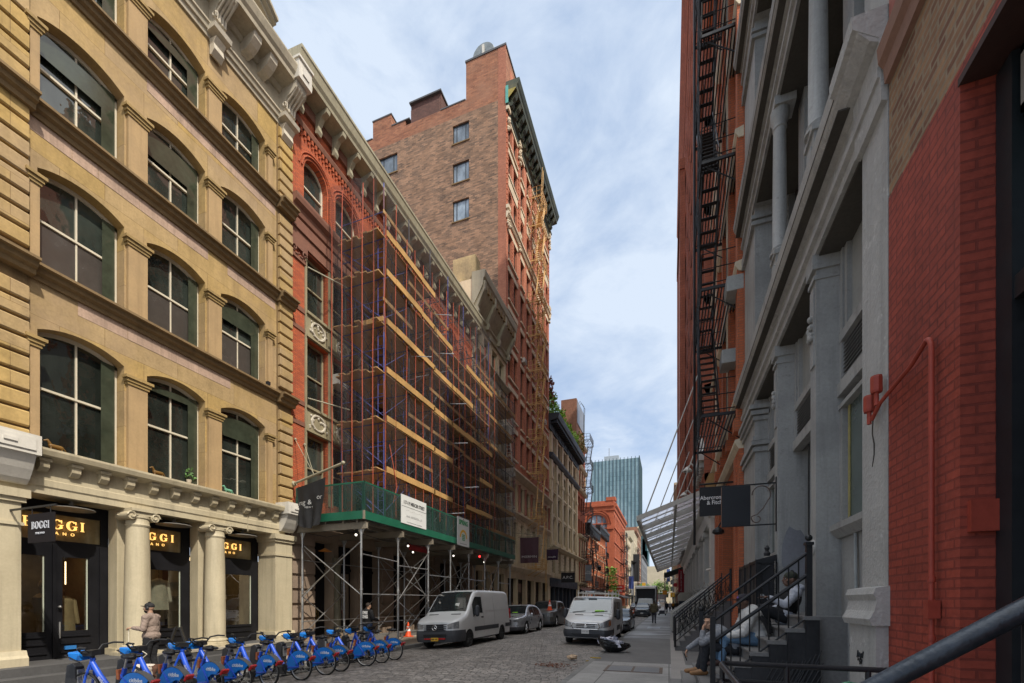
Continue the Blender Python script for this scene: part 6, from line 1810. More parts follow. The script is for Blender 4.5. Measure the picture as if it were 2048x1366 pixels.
  sf = MB(T); sf.box(.235, e - .004, Y0 + .6, Y1 - .01, zb + .64, zb + .655); sf.box(.10, .215, Y0 + .6, Y1 - .01, zb + .475, zb + .492); sf.box(-.88, -.03, 5.72, 11.93, zb - .03, zb - .004); sf.build('shaded_dirty_soffit', m_dirt_shade, b)  # thin dark sheets under the ledge: dirt plus painted shade of the recess
 for (z0, z1) in ((7.5, 11.45), (12.2, 16.0)):
  up = MB(T)
  up.box(-.9, -.02, Y0, 5.70, z0, z1); up.cut().box(-.9, -.02, 12.1, Y1, z0, z1)
  for uu in (7.4, 9.73): up.cut().box(-.9, -.42, uu - .2, uu + .2, z0, z1)
  for zz in (z1 - .45, z1 - .3): up.box(-.9, .04, Y0 - .0, 5.74, zz, zz + .09); up.box(-.9, .06, 12.04, Y1 + .01, zz, zz + .09)
  up.build('upper_pier', m_grey, b)
  col = MB(T); X = XR + .06
  for uu in (7.4, 9.73):
   col.cut().box(-.35, .04, uu - .17, uu + .17, z0, z0 + .95); col.box(-.33, .07, uu - .2, uu + .2, z0 + .95, z0 + 1.03)
   col.box(.04, .06, uu - .10, uu + .10, z0 + .2, z0 + .8)
  col.build('column_pedestal', m_grey, b)
  sh = MB()
  for uu in (7.4, 9.73):
   sh.cut().lathe([(.17, 0), (.17, .04), (.14, .07), (.15, .11), (.125, .15), (.12, 1.2), (.108, z1 - z0 - 1.55), (.125, z1 - z0 - 1.53), (.115, z1 - z0 - 1.45), (.16, z1 - z0 - 1.35), (.16, z1 - z0 - 1.2)], (X, uu, z0 + 1.03), 18)
  sh.build('round_column', m_grey, b, smooth=True)
  cc = MB(T)
  for uu in (7.4, 9.73): cc.cut().box(-.3, .06, uu - .19, uu + .19, z1 - .17, z1 - .003)
  cc.build('abacus', m_grey, b)
  g = MB(T);
  for a, c in ((5.72, 7.1), (7.7, 9.45), (10.0, 12.08)):
   g.cut().box(-.9, -.72, a, a + .1, z0, z1); g.box(-.9, -.72, c - .1, c, z0, z1); g.box(-.9, -.7, a, c, z0, z0 + .9); g.box(-.9, -.74, a, c, (z0 + z1) / 2 + .3, (z0 + z1) / 2 + .38)
  g.build('upper_window_frame', m_greyd, b)
  gg = MB(T); gg.face((-.84, 5.7, z0 + .9), (-.84, 12.1, z0 + .9), (-.84, 12.1, z1), (-.84, 5.7, z1)); gg.build('upper_pane', M('dim_pane', (.02, .02, .02), .25, .3, 1, spec=.3), b)
 cn = MB()
 cn.tube([(XR + .05, 6.7 - .35, .2), (XR - .03 + .0, 6.42, .3)], .0, 4) if False else None
 pts = [(XR + .28, 6.62, .15), (XR + .27, 6.62, 1.0), (XR + .275, 6.66, 1.6), (XR + .26, 6.66, 2.2), (XR + .27, 6.70, 2.75)]
 cn.tube(pts, .02, 7)
 for p in (pts[1], pts[2]): cn.cyl((p[0], p[1], p[2] - .03), (p[0], p[1], p[2] + .03), .03, n=8)
 o = cn.build('conduit', M('conduit_grey', (.30, .31, .30), .5, .2), b)
 bx = MB(); bx.cbox((XR + .25, 6.70, 2.85), (.07, .08, .17)); bx.build('blue_box', M('dark_blue_box', (.03, .06, .12), .5), o)
 tg = MB()
 def scr(pts): tg.tube(pts, .006, 4)
 xx = XR + .292
 scr([(xx, 6.95 - i * .03, 1.32 + .06 * ((i % 2) * 2 - 1) * (1 - i * .06)) for i in range(8)]); scr([(xx, 6.55 + .12 * math.cos(t), 1.28 + .11 * math.sin(t * 1.3)) for t in [i * .5 for i in range(16)]])
 scr([(XR - .107, 5.52 - i * .022, 1.3 + .03 * ((i % 2) * 2 - 1) * (1 + .5 * math.sin(i * 2))) for i in range(8)]); scr([(XR - .107, 5.45 + .05 * math.cos(t), 1.24 + .03 * math.sin(2.3 * t)) for t in [i * .6 for i in range(9)]])
 tg.build('spray_tag', m_black, b)
 cr = MB()
 pts = [(XR - .004, 5.42 + .03 * math.sin(i * 1.7), 4.1 - i * .11) for i in range(9)]
 cr.tube(pts, [.006, .014, .02, .012, .006, .006, .008, .006, .003], 5); cr.build('crack', M('crack_dark', (.05, .04, .03), .9), b)
 return b
grey_building()
def red_front():
 b = thing('red_painted_building', 'brick building painted dark red below and bare tan brick above, nearest on the right', 'building', (XR, 4.0, .12)); T = TR(XR)
 w = MB(T); facade(w, -1.5, 5.10, .1, 5.65, [(1.0, 4.02, .1, 5.56, 0, .22)], .22); w.build('red_wall', m_redpaint, b)
 w = MB(T); facade(w, -1.5, 5.10, 5.652, 6.78, [], .2, -.004); w.build('bare_brick_band', m_tanbrick, b)
 w = MB(T); facade(w, -1.5, 5.10, 6.78, 14.0, [(1.4, 2.9, 8.2, 11.4, 0, .25)], .25, -.002); shell(w, -1.5, 5.10, .1, 14, 9, -.3); w.build('upper_wall', M('red_sandstone', (.36, .11, .075), .8, .25, 1.2, 16, .3, streak=.5), b)
 l = MB(T); l.sweep([(-.05, 6.70), (.04, 6.72), (.05, 6.86), (.09, 6.92), (.10, 7.06), (-.05, 7.12)], -1.5, 5.08); l.build('stone_ledge', M('brown_sandstone_ledge', (.27, .145, .10), .8, .2, 1.2), b)
 li = MB(T); li.box(-.3, .008, .9, 4.03, 5.52, 5.575); li.build('lintel', M('dark_lintel', (.045, .02, .015), .7), b)
 f = MB(T); W = -.22
 f.face((W - .12, 1.0, .1), (W - .12, 4.02, .1), (W - .12, 4.02, 5.56), (W - .12, 1.0, 5.56))
 for u in (3.86, 2.55, 1.1): f.box(W - .12, W + .03, u, u + .15, .1, 5.5)
 f.box(W - .12, W + .02, 1.0, 4.0, 3.85, 4.0); f.box(W - .12, W + .02, 1.0, 4.0, 1.2, 1.3)
 f.build('black_door', M('black_door_paint', (.014, .015, .017), .45, .3, 1.5, 12, .1, grime=(.02, .035, .037), gamt=.5), b)
 g = MB(T); g.face((W - .10, 1.2, 4.0), (W - .10, 3.86, 4.0), (W - .10, 3.86, 5.0), (W - .10, 1.2, 5.0)); g.build('door_pane', m_gl, b)
 v = MB(T)
 v.box(W - .05, W + .02, 2.0, 3.80, 5.40, 5.45); v.box(W - .05, W + .02, 2.0, 3.80, 5.02, 5.07); v.box(W - .05, W + .02, 3.76, 3.80, 5.02, 5.45)
 for k in range(6): v.sweep([(W - .06, 5.10 + k * .055), (W, 5.075 + k * .055), (W, 5.09 + k * .055), (W - .06, 5.115 + k * .055)], 2.0, 3.77)
 v.build('vent_louvre', M('louvre_beige', (.22, .20, .17), .6, .2), b)
 bx = MB(T); bx.cbox((-.12, 4.0, 2.45), (.16, .05, .22)); bx.build('meter_box', M('red_pipe_paint', (.33, .052, .03)), b)
 P = MB(); X = XR - .05; yp = 4.27
 z_t = 1.85 + (1203 - 668) * 3.4 / 880
 pts = [(X, yp, .1), (X, yp, z_t - .12)] + [(X, yp + .07 * (1 - math.cos(t)), z_t - .12 + .1 * math.sin(t)) for t in (.4, .8, 1.2, 1.57)]
 pts += [(X, yp + .3, z_t - .1), (X, yp + .55, z_t - .13), (X - .01, yp + .85, z_t - .18), (X - .02, yp + 1.0, z_t - .28)]
 P.tube(pts, .018, 10)
 for z in (2.0, 1.55, 1.15): P.cyl((X, yp, z), (X, yp, z + .04), .026, n=10)
 P.box(X - .035, X + .04, yp - .034, yp + .034, 1.72, 1.86)
 mrp = M('red_pipe_paint', (.33, .052, .03), .45, .2, 4, 30, .2)
 o = P.build('red_standpipe', mrp, b, smooth=True)
 a = MB()
 for (yy, zz) in ((yp + .87, z_t - .07), (yp + 1.03, z_t - .19)):
  a.cut().lathe([(.045, 0), (.05, .02), (.05, .14), (.045, .16)], (X - .03, yy, zz), 8); a.cyl((X - .03, yy, zz - .12), (X - .03, yy, zz), .02)
 a.build('alarm_box', mrp, o)
 return b
red_front()
def right_brick():
 Y0, Y1, H = 13.62, 21.6, 27.5
 b = thing('fire_escape_building', 'orange brick building with a black iron fire escape climbing its whole front', 'building', (XR, 17.6, .12)); T = TR(XR)
 ops = []; lv = [7.6, 11.3, 15.0, 18.7, 22.4]
 for z in lv:
  for u in (14.1, 15.9, 17.7, 19.5): ops.append((u, u + 1.15, z + .35, z + 2.95, 0, .35))
 ops.append((14.8, 18.8, 1.5, 5.6, 0, .6))
 w = MB(T); facade(w, Y0, Y1, .1, H, ops, .35); shell(w, Y0, Y1, .1, H, 12); w.build('wall', m_rbrick, b)
 for o in ops[:-1]: window(b, 'R', XR, (o[0] + o[1]) / 2, o[2], 1.13, 2.6, .3, M('tan_sash', (.34, .24, .13), .6), m_gl, 0, 'sash', .08)
 p = MB(T)
 for u in (13.66, 15.4, 17.2, 19.0, 20.85): p.cut().box(0, .16, u, u + .3, 6.9, H - 1); p.box(0, .24, u - .03, u + .36, 6.6, 6.95)
 p.build('brick_pilaster', m_rbrick, b)
 s = MB(T)
 for z in [6.1] + [l - .25 for l in lv]: s.sweep([(0, z), (.12, z), (.22, z + .15), (.22, z + .25), (0, z + .3)], Y0, Y1)
 for u in (15.55, 19.15): s.box(.0, .20, u + .17, u + .27, 7, H - 2)
 s.build('cream_trim', m_lint, b)
 g = MB(T); g.box(0, .12, Y0, 14.75, .1, 6.1); g.cut().box(0, .12, 18.9, 20.6, .1, 6.1); g.box(.12, .16, 14.0, 14.4, .5, 6.0); g.box(.12, .16, 19.4, 20.1, .5, 6.0)
 g.build('orange_pier', m_rbrick, b)
 d = MB(T); d.face((-.55, 14.8, 1.5), (-.55, 18.8, 1.5), (-.55, 18.8, 5.6), (-.55, 14.8, 5.6)); d.box(-.55, -.45, 16.6, 16.9, 1.5, 5.6); d.box(-.55, -.4, 14.8, 18.8, 4.2, 4.4); d.build('entrance_door', m_greyd, b)
 q = MB(T); q.box(-.3, .26, 20.62, 21.55, .1, 6.4); q.sweep([(.1, 5.4), (.35, 5.5), (.42, 5.8), (.3, 6.05), (.1, 6.05)], 20.5, 20.9); q.build('cream_end_pier', m_whitei, b)
 oc = MB(T); oc.sweep([(.1, 6.5), (.4, 6.6), (.5, 6.9), (.35, 7.3), (.1, 7.3)], 20.4, 20.75); oc.build('ochre_corbel', M('ochre_stone', (.36, .22, .09), .8), b)
 c = MB(T); c.sweep([(0, H - .8), (.4, H - .6), (.7, H), (0, H + .1)], Y0, Y1); c.build('cornice', m_rbrick, b)
 fe = fire_escape(b, T, 14.0, 17.4, [7.3, 11.0, 14.7, 18.4, 22.1, 25.8], 1.0, m_black, stair_dir=1, r=.02, slats=11, alt=True)
 la = MB(T)
 la.cyl((1.08, 17.3, 3.9), (1.08, 17.3, 27), .045, n=7)
 la.cyl((1.05, 15.8, 6.0), (1.05, 15.8, 26), .022, n=5); la.cyl((1.05, 15.2, 7.0), (1.05, 15.2, 26), .018, n=5)
 for k in range(50): la.cyl((1.05, 15.2, 7.2 + k * .38), (1.05, 15.8, 7.2 + k * .38), .011, n=4)
 la.build('drop_ladder', m_black, fe)
 return b
right_brick()
ac_l = [(15.2, 9.15, 'grey window air conditioner low on the brick front behind the fire escape'), (13.98, 10.55, 'second grey window air conditioner a little higher and nearer behind the fire escape')]
for y, z, lab in ac_l:
 t = ac(XR - .12, y, z, lab, M('aged_ac_case', (.34, .34, .32), .5)); t.rotation_euler = (0, 0, R(180))
def tall_terracotta():
 Y0, Y1 = 21.62, 62.0; H = 50
 b = thing('terracotta_tower', 'very tall red terracotta building on the right with cream columns at street level', 'building', (XR, 42, .12)); T = TR(XR)
 w = MB(T); ops = []
 n = 11; st = (Y1 - Y0) / n
 for i in range(n):
  for k in range(10): ops.append((Y0 + st * i + .8, Y0 + st * i + st - .8, 8.0 + k * 4.0, 10.6 + k * 4.0, 0, .3))
 facade(w, Y0, Y1, 6.6, H, ops, .3); shell(w, Y0, Y1, .1, H, 14); w.build('wall', m_terra, b)
 for o in ops[:100]: window(b, 'R', XR, (o[0] + o[1]) / 2, o[2], o[1] - o[0] - .02, 2.6, .25, M('dark_sash', (.05, .045, .04)), m_gl2, 0, 'two', .09)
 g = MB(T)
 for o in ops[100:]: g.face((-.25, o[0], o[2]), (-.25, o[1], o[2]), (-.25, o[1], o[3]), (-.25, o[0], o[3]))
 g.build('far_pane', m_gl2, b)
 r = MB(T)
 for i in range(n + 1):
  u = Y0 + st * i
  r.cut().box(0, .32, max(Y0, u - .5), min(Y1, u + .5), 6.9, H - 1)
  r.box(.32, .45, max(Y0, u - .2), min(Y1, u + .2), 6.9, H - 1)
 r.build('terracotta_rib', m_terra, b)
 s = MB(T)
 for k in range(11): s.cut().sweep([(0, 7.2 + k * 4), (.38, 7.25 + k * 4), (.5, 7.5 + k * 4), (.5, 7.62 + k * 4), (0, 7.7 + k * 4)], Y0, Y1)
 s.build('terracotta_band', m_terra, b)
 o2 = MB(T); o2.box(.46, .8, 46, 61.9, 7.0, 44.0); o2.box(.8, .95, 46, 47, 7, 44); o2.box(.8, .95, 60.5, 61.9, 7, 44); o2.box(.46, 1.0, 45.9, 61.95, 44, 45); o2.build('oriel', m_terra, b)
 c = MB(T); c.sweep([(0, H - 1.2), (.5, H - 1), (.95, H - .2), (1.0, H), (0, H + .1)], Y0, Y1); c.build('cornice', m_terra, b)
 q = MB(T)
 for i in range(10):
  u = Y0 + .3 + 4.0 * i
  q.cut().box(-.4, .12, u, u + 1.0, 1.7, 5.6); q.box(-.4, .2, u - .08, u + 1.08, .1, 1.6); q.box(-.4, .26, u - .12, u + 1.12, 1.6, 1.74); q.box(-.4, .2, u - .08, u + 1.08, 2.6, 2.72); q.box(-.4, .22, u - .1, u + 1.1, 5.3, 5.6); q.box(.12, .17, u + .2, u + .8, 2.9, 5.1)
 q.build('cream_column', m_whitei, b)
 en = MB(T); en.sweep([(-.4, 5.6), (.2, 5.6), (.22, 6.3), (.5, 6.5), (.5, 6.7), (-.3, 6.75)], Y0, Y1); en.build('cream_entablature', m_whitei, b)
 bk = MB(T); bk.face((-.45, Y0, .1), (-.45, Y1, .1), (-.45, Y1, 5.6), (-.45, Y0, 5.6)); bk.build('shop_glass', m_gl, b)
 pd = MB(T); pd.prism([(21.7, 6.9), (25.4, 6.9), (23.5, 8.7)], XR - .75, XR - .1, 'yz') if False else None
 p = MB(); p.prism([(22.0, 8.6), (26.4, 8.6), (24.2, 10.1)], XR - .5, XR - .02, 'yz'); p.box(XR - .7, XR, 21.8, 26.6, 8.3, 8.58)
 for k in range(9): p.box(XR - .62, XR - .05, 22.1 + k * .5, 22.32 + k * .5, 8.05, 8.3)
 p.build('pediment', m_whitei, b)
 return b
tall_terracotta()
def canopy():
 t = thing('glass_canopy', 'long white steel and glass canopy hung on tie rods over the right pavement', 'canopy', (.3, 42, 6.0))
 xo, xi, zo, zi = -1.42, 1.9, 5.86, 7.05; Y0, Y1 = 22.0, 61.5
 def P(f, y, dz=0): return (xo + (xi - xo) * f, y, zo + (zi - zo) * f + dz)
 m = MB()
 def bar(a, b_, w, h):
  a = Vector(a); b_ = Vector(b_); d = (b_ - a); L = d.length; q = d.to_track_quat('X', 'Z').to_matrix(); m.cbox(tuple((a + b_) / 2), (L, w, h), q)
 bar(P(0, Y0), P(0, Y1), .12, .24); bar(P(1, Y0), P(1, Y1), .1, .2); bar(P(0, Y0), P(1, Y0), .1, .22); bar(P(0, Y1), P(1, Y1), .1, .2); bar(P(.52, Y0, -.06), P(.52, Y1, -.06), .12, .14)
 n = 12
 for i in range(1, n): bar(P(0, Y0 + (Y1 - Y0) * i / n, -.03), P(1, Y0 + (Y1 - Y0) * i / n, -.03), .12, .2)
 for i in range(n * 3):
  y = Y0 + (Y1 - Y0) * (i + .5) / (n * 3); bar(P(0, y, .03), P(1, y, .03), .05, .06)
 m.build('steel_frame', m_whitei, t)
 s = MB()
 for i in range(n):
  y = Y0 + (Y1 - Y0) * (i + .5) / n
  for f in (.25, .75): s.cut().cyl(P(f, y, -.02), P(f + .05, y + .3, -.22), .015, n=4); s.cyl(P(f, y - .6, -.1), P(f, y + .6, -.1), .012, n=4)
 s.build('strut', m_whitei, t)
 mt, nt, bs = _base('frosted_canopy_glass'); nt.nodes.remove(bs); o = nt.nodes['Material Output']
 a = nt.nodes.new('ShaderNodeBsdfTranslucent'); a.inputs[0].default_value = (.80, .80, .84, 1); d = nt.nodes.new('ShaderNodeBsdfTransparent'); d.inputs[0].default_value = (.85, .85, .88, 1)
 x = nt.nodes.new('ShaderNodeMixShader'); x.inputs[0].default_value = .55; nt.links.new(a.outputs[0], x.inputs[1]); nt.links.new(d.outputs[0], x.inputs[2]); nt.links.new(x.outputs[0], o.inputs[0])
 g = MB()
 for i in range(n):
  y0, y1 = Y0 + (Y1 - Y0) * i / n + .05, Y0 + (Y1 - Y0) * (i + 1) / n - .05
  g.cut().face(P(.02, y0, .08), P(.98, y0, .08), P(.98, y1, .08), P(.02, y1, .08))
 g.build('glazing', mt, t)
 r = MB()
 for i in range(0, n, 2):
  y = Y0 + 1.2 + (Y1 - Y0) * i / n
  r.cut().cyl(P(.06, y, .1), (XR - .45, y + .8, 13.6), .035, n=6)
 for i in range(0, n, 2):
  y = Y0 + 1.4 + (Y1 - Y0) * i / n; r.cut().cyl(P(.5, y, .1), (XR - .4, y, 10.2), .028, n=5)
 r.build('tie_rod', m_whitei, t)
 l = MB()
 for y in (26, 32, 38): l.cut().tube([(XR - .45, y, 9.0), (XR - .8, y, 9.4), (XR - 1.0, y, 9.2)], .05, 6); l.lathe([(.05, .1), (.25, -.1), (.26, -.16)], (XR - 1.0, y, 9.15), 10)
 l.build('gooseneck_lamp', m_whitei, t)
 return t
canopy()
def green_awning():
 t = thing('green_awning', 'dark green awning over the pavement just past the glass canopy', 'awning', (.6, 66, 4.5))
 a = MB(); a.sweep([(0, 6.4), (2.7, 5.5), (2.7, 4.9), (2.6, 4.9), (2.6, 5.35), (0, 6.2)], 62.6, 70) if False else None
 T = TR(XR); a = MB(T); a.sweep([(0, 6.6), (2.6, 5.7), (2.6, 5.0), (2.5, 5.0), (2.5, 5.55), (0, 6.4)], 63.2, 74); a.build('cloth', M('awning_green', (.02, .05, .04), .7), t)
 f = MB(T)
 for u in (63.2, 68, 74): f.cyl((0, u, 4.9), (2.55, u, 5.05), .04, n=5)
 f.build('frame', m_steel, t)
green_awning()
def right_signs():
 t = board_sign('fashion_sign', 'dark board with a white serif shop name, half hidden by the blank board', .9, 1.75, 15.0, 4.52, 5.42, M('black_board', (.012, .012, .013)), None, arm=True, wall=XR)
 text('Abercrombie\n& Fitch', .175, (1.33, 14.965, 5.0), 'S', m_whiteink, t, sx=.88, bold=.002)
 t = thing('blank_sign', 'large blank dark board on a scrolled wall bracket beside the grey building', 'sign', (1.25, 9.7, 3.3))
 p = MB(); p.box(.99, 1.5, 9.66, 9.72, 3.33, 4.12); p.build('board', M('blank_board', (.014, .015, .018), .45, .2, 3), t, bevel=.004)
 e = MB(); e.box(.984, .99, 9.655, 9.725, 3.325, 4.125); e.build('edge', M('worn_copper_edge', (.17, .10, .07), .6), t)
 a = MB(); a.box(.99, 1.95, 9.68, 9.70, 4.125, 4.15); a.box(1.5, 1.95, 9.68, 9.70, 3.33, 3.355); a.box(1.935, 1.955, 9.66, 9.72, 3.2, 4.25)
 a.build('bracket', m_black, t)
 s = MB(); pts = []
 for i in range(15):
  f = i / 14; an = math.pi * (1.0 - 1.25 * f); pts.append((1.69 + .16 * math.cos(an), 9.69, 3.93 + .17 * math.sin(an)))
 pts += [(1.72, 9.69, 3.66), (1.62, 9.69, 3.55)]
 for i in range(14):
  an = math.pi * (.85 + 1.6 * i / 13); rr = .1 - .0045 * i; pts.append((1.615 + rr * math.cos(an), 9.69, 3.47 + rr * math.sin(an)))
 s.tube(pts, .012, 6); s.build('scroll', M('brown_scroll_iron', (.12, .085, .07), .5), t)
 t = board_sign('red_vertical_sign', 'tall narrow red sign with white capitals stacked down it past the canopy', 1.15, 1.95, 61.9, 3.1, 6.05, M('scholastic_red', (.30, .012, .02), .5), None, arm=False)
 for k, ch in enumerate('SCHOLASTIC'): text(ch, .26, (1.5, 61.86, 5.72 - k * .265), 'S', m_whiteink, t)
 fr = MB(); fr.box(1.95, 2.0, 61.8, 62, 2.9, 6.1); fr.build('bracket', m_black, t)
right_signs()
def cameras():
 for (y, z, lab) in ((13.9, 4.15, 'white dome security camera on the pier below the shop board'), (20.9, 3.25, 'white bullet security camera on the cream end pier')):
  t = thing('security_camera', lab, 'security camera', (XR - .2, y, z))
  a = MB(); a.box(XR - .3, XR - .02, y - .04, y + .04, z + .12, z + .2); a.box(XR - .1, XR - .0, y - .1, y + .1, z + .02, z + .3); a.build('mount', m_whitei, t)
  d = MB(); d.lathe([(.1, .12), (.13, .02), (.1, -.05), (.085, -.06), (.07, -.13), (.03, -.16)], (XR - .28, y, z), 14) if z > 4 else d.capsule((XR - .2, y - .05, z), (XR - .40, y - .18, z - .05), .055, .06, 10); d.build('housing', m_whitei, t, smooth=True)
 t = thing('wall_lamp', 'black iron lamp on the orange pier under the blank board', 'lamp', (XR - .4, 14.6, 4.0))
 l = MB(); l.lathe([(.04, .1), (.16, 0), (.17, -.08), (.1, -.12)], (XR - .55, 14.6, 4.0), 12); l.tube([(XR - .1, 14.6, 4.3), (XR - .4, 14.6, 4.35), (XR - .55, 14.6, 4.1)], .025, 5); l.build('shade', m_black, t)
cameras()
def stoop():
 """stone steps with iron rails up to the grey building's recessed door"""
 t = thing('front_stoop', 'dark stone stoop with black iron handrails where three people sit', 'steps', (1.2, 8.3, .12))
 Y0, Y1 = 7.05, 9.5
 ms = M('stoop_stone', (.16, .154, .148), .75, .35, 1.3, 22, .3, grime=(.17, .165, .155), gamt=.5)
 n = 9; rise, run, x0 = .17, .215, .02
 for k in range(n):
  s = MB(); z1 = .12 + rise * (k + 1); xs = x0 + run * k
  s.box(xs, xs + run + (0 if k < n - 1 else .75), Y0, Y1, .1, z1); s.box(xs - .02, xs, Y0 - .01, Y1, z1 - .035, z1 + .003)
  s.build('step', ms, t, bevel=.008)
 sd = MB(); sd.prism([(x0 + .45, .13), (1.93, .13), (1.93, 1.0), (1.6, 1.0), (x0 + .3, .2)], Y0 - .05, Y0 - .012, 'xz'); sd.build('stringer', m_blackm, t)
 tr = MB(); sp = MB()
 for k in range(1, n):
  z1 = .12 + rise * (k + 1); xs = x0 + run * k; tr.box(xs - .03, min(1.9, xs + run - .012), Y0 - .14, Y0 - .055, z1 - .05, z1); sp.box(xs, min(1.9, xs + run - .002), Y0 - .125, Y0 - .056, .13, z1 - .052)
 tr.build('step_end', ms, t); sp.build('side_plate', m_blackm, t)
 me = MB()
 for i in range(17):
  xx = .95 + i * .06
  me.cyl((xx, Y0 - .16, .15), (min(1.93, xx + .45), Y0 - .16, min(1.35, .15 + .9) if xx + .45 < 1.93 else .15 + (1.93 - xx) * 2), .006, n=4); me.cyl((xx, Y0 - .16, .15 + max(0, min(1.2, (xx - .6) * .8))), (max(.75, xx - .4), Y0 - .16, .15), .006, n=4)
 me.build('wire_mesh', m_blackm, t)
 for nm, y in (('near', Y0 - .02), ('far', Y1)):
  r = MB()
  xa, za, xb, zb = .60, 1.60, 1.80, 2.57
  if nm == 'near':
   r.box(xa - .035, xa + .035, y - .035, y + .035, .55, 1.63); r.box(xb - .035, xb + .035, y - .035, y + .035, 1.35, 2.62); r.box(xb - .05, xb + .05, y - .05, y + .05, 2.62, 2.66); r.sphere((xb, y, 2.72), .045, 10, 8); r.cyl((xb, y, 2.7), (xb, y, 4.0), .01, n=5)
  else:
   r.box(xa - .04, xa + .04, y - .04, y + .04, .55, 1.66); r.sphere((xa, y, 1.7), .05, 10, 8)
  r.cyl((xa, y, za - .04), (xb, y, zb - .04), .022, n=8)
  if nm == 'near':
   r.cyl((xa, y, za - .34), (xb + .0, y, zb - .34), .026, n=8); r.cyl((xa, y, za - .36 - .62), (xb, y, zb - .36 - .56), .014, n=6)
   for i in range(1, 10):
    f = i / 10; x = xa + (xb - xa) * f; z = za + (zb - za) * f; r.cyl((x, y, z - .95), (x, y, z - .05), .0095, n=5)
  else:
   for i in range(1, 9):
    f = i / 9; x = xa + (xb - xa) * f; z = za + (zb - za) * f; r.cyl((x, y, z - .95), (x, y, z - .05), .0095, n=5)
  r.build('handrail', m_black, t)
 e = thing('black_enclosure', 'tall black sheet-metal enclosure against the grey building behind the stoop', 'cabinet', (1.8, 10.6, .12))
 q = MB(); q.box(1.6, 1.94, 9.62, 11.75, .12, 2.66); q.prism([(1.6, 2.66), (1.94, 2.66), (1.94, 2.75)], 9.62, 11.75, 'xz'); q.build('casing', m_blackm, e)
 p = MB()
 for y in (9.61, 10.3, 11.0, 11.74): p.box(1.575, 1.6, y - .03, y + .03, .12, 2.66)
 for z in (.9, 1.75, 2.6): p.box(1.58, 1.6, 9.62, 11.75, z, z + .05)
 p.box(1.6, 1.93, 9.585, 9.62, 2.58, 2.66); p.box(1.6, 1.66, 9.585, 9.62, .12, 2.6); p.box(1.88, 1.94, 9.585, 9.62, .12, 2.6)
 p.build('rib', m_black, e)
 c = MB()
 for i in range(24): c.tube([(1.9 + .011 * math.cos(a) * (i % 2), 9.57 + .011 * math.cos(a) * (1 - i % 2), 2.6 - i * .036 + .024 * math.sin(a)) for a in [k * 1.047 for k in range(6)]], .004, 4, closed=True)
 c.build('chain', m_steel, e)
 st = MB(); st.lathe([(.05, 0), (.05, .004)], (1.68, 9.585, 1.95), 12, 'y'); st.build('sticker', m_greyink, e)
 o = MB(); o.lathe([(.05, 0), (.06, .05), (.03, .1), (.05, .15), (.02, .2)], (1.80, 9.75, 2.74), 10); o.build('cast_finial', m_blackm, e)
stoop()
def stoop2(lab, Yn, Yf, X0, X1, zr, mat, railmat, nm='stone_stoop', lattice=True, nstep=10, white=False):
 t = thing(nm, lab, 'steps', ((X0 + X1) / 2, (Yn + Yf) / 2, .12))
 run = (X1 - X0) / nstep; rise = zr / nstep
 for k in range(nstep):
  s = MB(); s.box(X0 + run * k, X1 + .05, Yn + .05, Yf - .05, .1, .12 + rise * (k + 1)) if k == 0 else s.box(X0 + run * k, X1 + .05 + .001 * k, Yn + .05 + .001 * k, Yf - .05 - .001 * k, .12 + rise * k - .05, .12 + rise * (k + 1))
  s.box(X0 + run * k - .025, X0 + run * k, Yn + .04, Yf - .04, .12 + rise * (k + 1) - .05, .12 + rise * (k + 1) + .002)
  s.build('step', mat, t)
 for y in (Yn, Yf):
  r = MB(); sl = zr / (X1 - X0)
  za = .12 + rise + .95; n = 11
  r.cyl((X0, y, za), (X1, y, za + zr - rise), .028 if not white else .05, n=7); r.cyl((X0, y, za - .8), (X1, y, za + zr - rise - .8), .018, n=5); r.cyl((X0, y, za - .12), (X1, y, za + zr - rise - .12), .014, n=5)
  for x, h in ((X0, 1.0), (X1, 1.0)): r.cyl((x, y, za - .98 + (x - X0) * sl * .98), (x, y, za + (x - X0) * sl * .98), .04 if not white else .07, n=8)
  for i in range(1, n):
   f = i / n; x = X0 + (X1 - X0) * f; z = za + (zr - rise) * f
   r.cyl((x, y, z - .82), (x, y, z - .02), .011, n=4)
   if lattice:
    x2 = X0 + (X1 - X0) * (i + 1) / n
    r.cyl((x, y, z - .78), (x2, y, z - .16 + sl * .1), .008, n=4); r.cyl((x, y, z - .14), (x2, y, z - .70 + sl * .1), .008, n=4)
    r.tube([(x + .07 + .05 * math.cos(a), y, z - .42 + .08 * math.sin(a)) for a in (0, 1.05, 2.1, 3.14, 4.2, 5.2)], .008, 4, closed=True)
  r.build('handrail', railmat, t)
 return t
stoop2('dark stone stoop with a dark lattice handrail, second along the right pavement', 16.4, 18.9, .2, 1.95, 1.75, M('stoop_stone2', (.13, .125, .12), .8, .3, 1.3), m_black)
stoop2('white railed stoop third along the right pavement under the canopy', 25.6, 29.0, .15, 1.95, 1.5, M('stoop_stone3', (.30, .28, .25), .8, .2, 1.3), m_whitei, nm='white_stoop', white=True)
